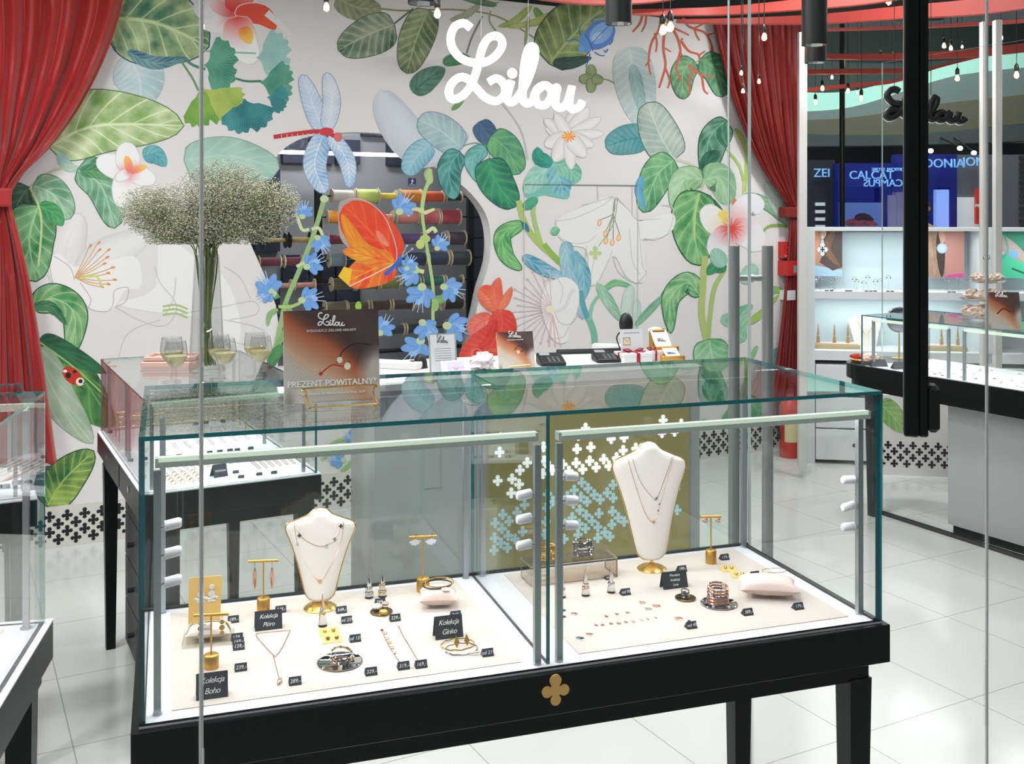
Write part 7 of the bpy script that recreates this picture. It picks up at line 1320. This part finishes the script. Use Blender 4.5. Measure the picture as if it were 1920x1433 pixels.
t = thing('blue_shop_front', 'deep blue shop front of CALZEDONIA across the mall', 'shop front', PD(1572, 560, 13.0), 0); o_ = PD(1572, 560, 13.0); s_ = 13.0/F
def fx(mb, x0, x1, y0, y1, ya, yb): mb.box((x0-1572)*s_, (x1-1572)*s_, ya, yb, (560-y1)*s_, (560-y0)*s_); return mb
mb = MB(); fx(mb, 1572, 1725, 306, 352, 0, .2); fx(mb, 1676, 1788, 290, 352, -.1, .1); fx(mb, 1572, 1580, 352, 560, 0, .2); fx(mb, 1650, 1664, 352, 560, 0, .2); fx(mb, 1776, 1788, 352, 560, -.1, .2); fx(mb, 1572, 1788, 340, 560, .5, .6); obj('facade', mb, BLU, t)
mb = MB(); fx(mb, 1664, 1683, 366, 432, .05, .2); fx(mb, 1684, 1700, 360, 432, .05, .2); obj('bright_window', mb, mat('lavender_window', S(150,150,200), .5, emis=S(150,150,200), es=.3), t)
mb = MB(); fx(mb, 1750, 1773, 356, 440, -.1, .0); obj('lit_pillar', mb, mat('blue_white_light', S(150,176,250), .5, emis=S(140,170,255), es=1.0), t)
def sg(s, x, y, size, m, Y=12.85, flip=False, name='shop_letters'):
    a = PD(x, y, Y)-o_; fl_ = -1 if flip else 1; M = Matrix(((fl_, 0, 0, a.x), (0, 0, -1, a.y), (0, 1, 0, a.z), (0, 0, 0, 1))); return text_mesh(name, s, size*s_*1.35, m, t, M, ext=.01)
sg('CALCAT', 1634, 329, 16, LBL); sg('ZEDONIA', 1757, 307, 17, LBL, 12.8); sg('CAMPUS', 1656, 344, 14, LBL, 12.7, True); sg('OFFICIAL STORE', 1665, 318, 6, LBL, 12.7, True)
def scr(PP): PP.poly([(0,0),(1,0),(1,1),(0,1)], (120,150,250)); PP.leaf([(.1,.25),(.5,.3),(.9,.2)], .3, (60,60,90), (200,90,120), 6); PP.leaf([(.35,.4),(.55,.5),(.8,.35)], .25, (30,30,50), (90,60,80), 6); PP.poly([(0,0),(1,0),(1,.12),(0,.1)], (190,206,255))
p = PD(1576, 432, 12.4); t = thing('display_screen', 'glowing blue screen with a running shoe in the mall', 'screen', p); w_ = 78*12.4/F; h_ = 52*12.4/F; mb = MB(); mb.box(0, w_, 0, .06, 0, h_); obj('screen_body', mb, mat('blue_screen_glow', S(90,120,255), .4, emis=S(90,120,255), es=.5), t); obj('stand', MB().box(w_*.4, w_*.6, .01, .05, -p.z, 0), BLK2, t); PP = Paint(lambda u, v, o: (u*w_, -o-.001, v*h_), .0005); scr(PP); PP.build('shoe_picture', t)
s_ = 13/F; t = thing('dark_shop_front', 'dark shop front with letters ZEI left of the blue facade', 'shop front', PD(1508, 560, 13.2)); o_ = t.location.copy(); mb = MB(); mb.box(0, .385, 0, .2, 0, (560-300)*13.2/F); obj('facade', mb, mat('charcoal_facade', S(44, 52, 60), .5), t); sg('ZEI', 1541, 325, 17, LBL, 13.15)
mb = MB()
for i in range(4): mb.box((1528-1508)*13.2/F, (1546-1508)*13.2/F, -.03, 0, (560-428+i*14)*13.2/F, (560-422+i*14)*13.2/F)
obj('lit_shelf', mb, mat('lit_white', S(220,226,230), .5, emis=S(220,226,230), es=.5), t)
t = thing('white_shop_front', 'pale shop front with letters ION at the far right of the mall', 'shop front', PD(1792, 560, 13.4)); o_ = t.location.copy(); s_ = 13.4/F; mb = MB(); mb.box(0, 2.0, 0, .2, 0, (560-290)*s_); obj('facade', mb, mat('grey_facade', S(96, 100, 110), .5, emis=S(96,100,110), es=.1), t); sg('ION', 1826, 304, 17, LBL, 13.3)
mb = MB(); mb.box(0*s_, 40*s_, -.05, 0, 128*s_, 190*s_); obj('lit_wall', mb, mat('lit_white', S(220,226,230)), t)
mb = MB(); mb.box(31*s_, 52*s_, -.12, -.06, 140*s_, 206*s_); rs = obj('sale_banner', mb, mat('sale_red', S(196, 50, 40), .5, emis=S(196,50,40), es=.4), t); sg('SALE', 1833, 386, 6, PAPER, 13.25)
mb = MB()
for i in range(12): mb.box(118*s_, 134*s_, -.06, 0, (130+i*12)*s_, (136+i*12)*s_)
obj('striped_blind', mb, mat('dark_stripe', S(40,44,48), .6), t)
p = PD(1579, 300, 11.8); mb = MB(); mb.cyl((0, 0, -p.z), (0, 0, 4.6-p.z), .03, n=12); o = obj('dark_pole', mb, BLK2); tag(o, 'dark slim pole rising in the mall beside the mint ceiling', 'pole', PD(1579, 300, 11.8)); 
p = PD(1730, 435, 12.6); s_ = 12.6/F; t = thing('person', 'standing woman in a dark top in the blue shop entrance', 'person', Vector((p.x, p.y, 0))); 
mb = MB(); hp = PD(0, 376, 12.6).z; k = hp/1.7
mb.tube([(0, 0, .82*k), (0, 0, 1.0*k), (0, 0, 1.15*k), (0, 0, 1.32*k), (0, 0, 1.42*k), (0, 0, 1.47*k), (0, 0, 1.52*k), (0, 0, 1.62*k), (0, 0, 1.70*k)], [.14, .16, .12, .17, .15, .06, .055, .09, .05], 12); mb.tube([(-.08, 0, .03), (-.09, 0, .45*k), (-.08, 0, .86*k)], [.05, .065, .09], 10); mb.tube([(.08, 0, .03), (.09, 0, .45*k), (.08, 0, .86*k)], [.05, .065, .09], 10)
for s in (-1, 1): mb.tube([(s*.15, 0, 1.38*k), (s*.22, -.02, 1.15*k), (s*.2, -.08, .92*k), (s*.19, -.09, .84*k)], [.05, .042, .035, .03], 8)
obj('body', mb, mat('skin_tone', S(196,150,126), .6), t, smooth=True); mb = MB(); mb.tube([(0, 0, .84*k), (0, 0, 1.0*k), (0, 0, 1.15*k), (0, 0, 1.32*k), (0, 0, 1.42*k)], [.15, .17, .13, .18, .16], 12); mb.tube([(-.08, 0, .05), (-.09, 0, .45*k), (-.08, 0, .88*k)], [.06, .075, .1], 10); mb.tube([(.08, 0, .05), (.09, 0, .45*k), (.08, 0, .88*k)], [.06, .075, .1], 10); obj('dark_clothing', mb, mat('dark_green_cloth', S(24,50,46), .8), t, smooth=True); mb = MB(); mb.ell((0, .02, 1.62*k), .1, .1, .13); mb.ell((0, .05, 1.5*k), .09, .06, .14); obj('hair', mb, mat('brown_hair', S(70,44,34), .7), t, smooth=True)
t = bpy.data.objects.get('sale_banner')
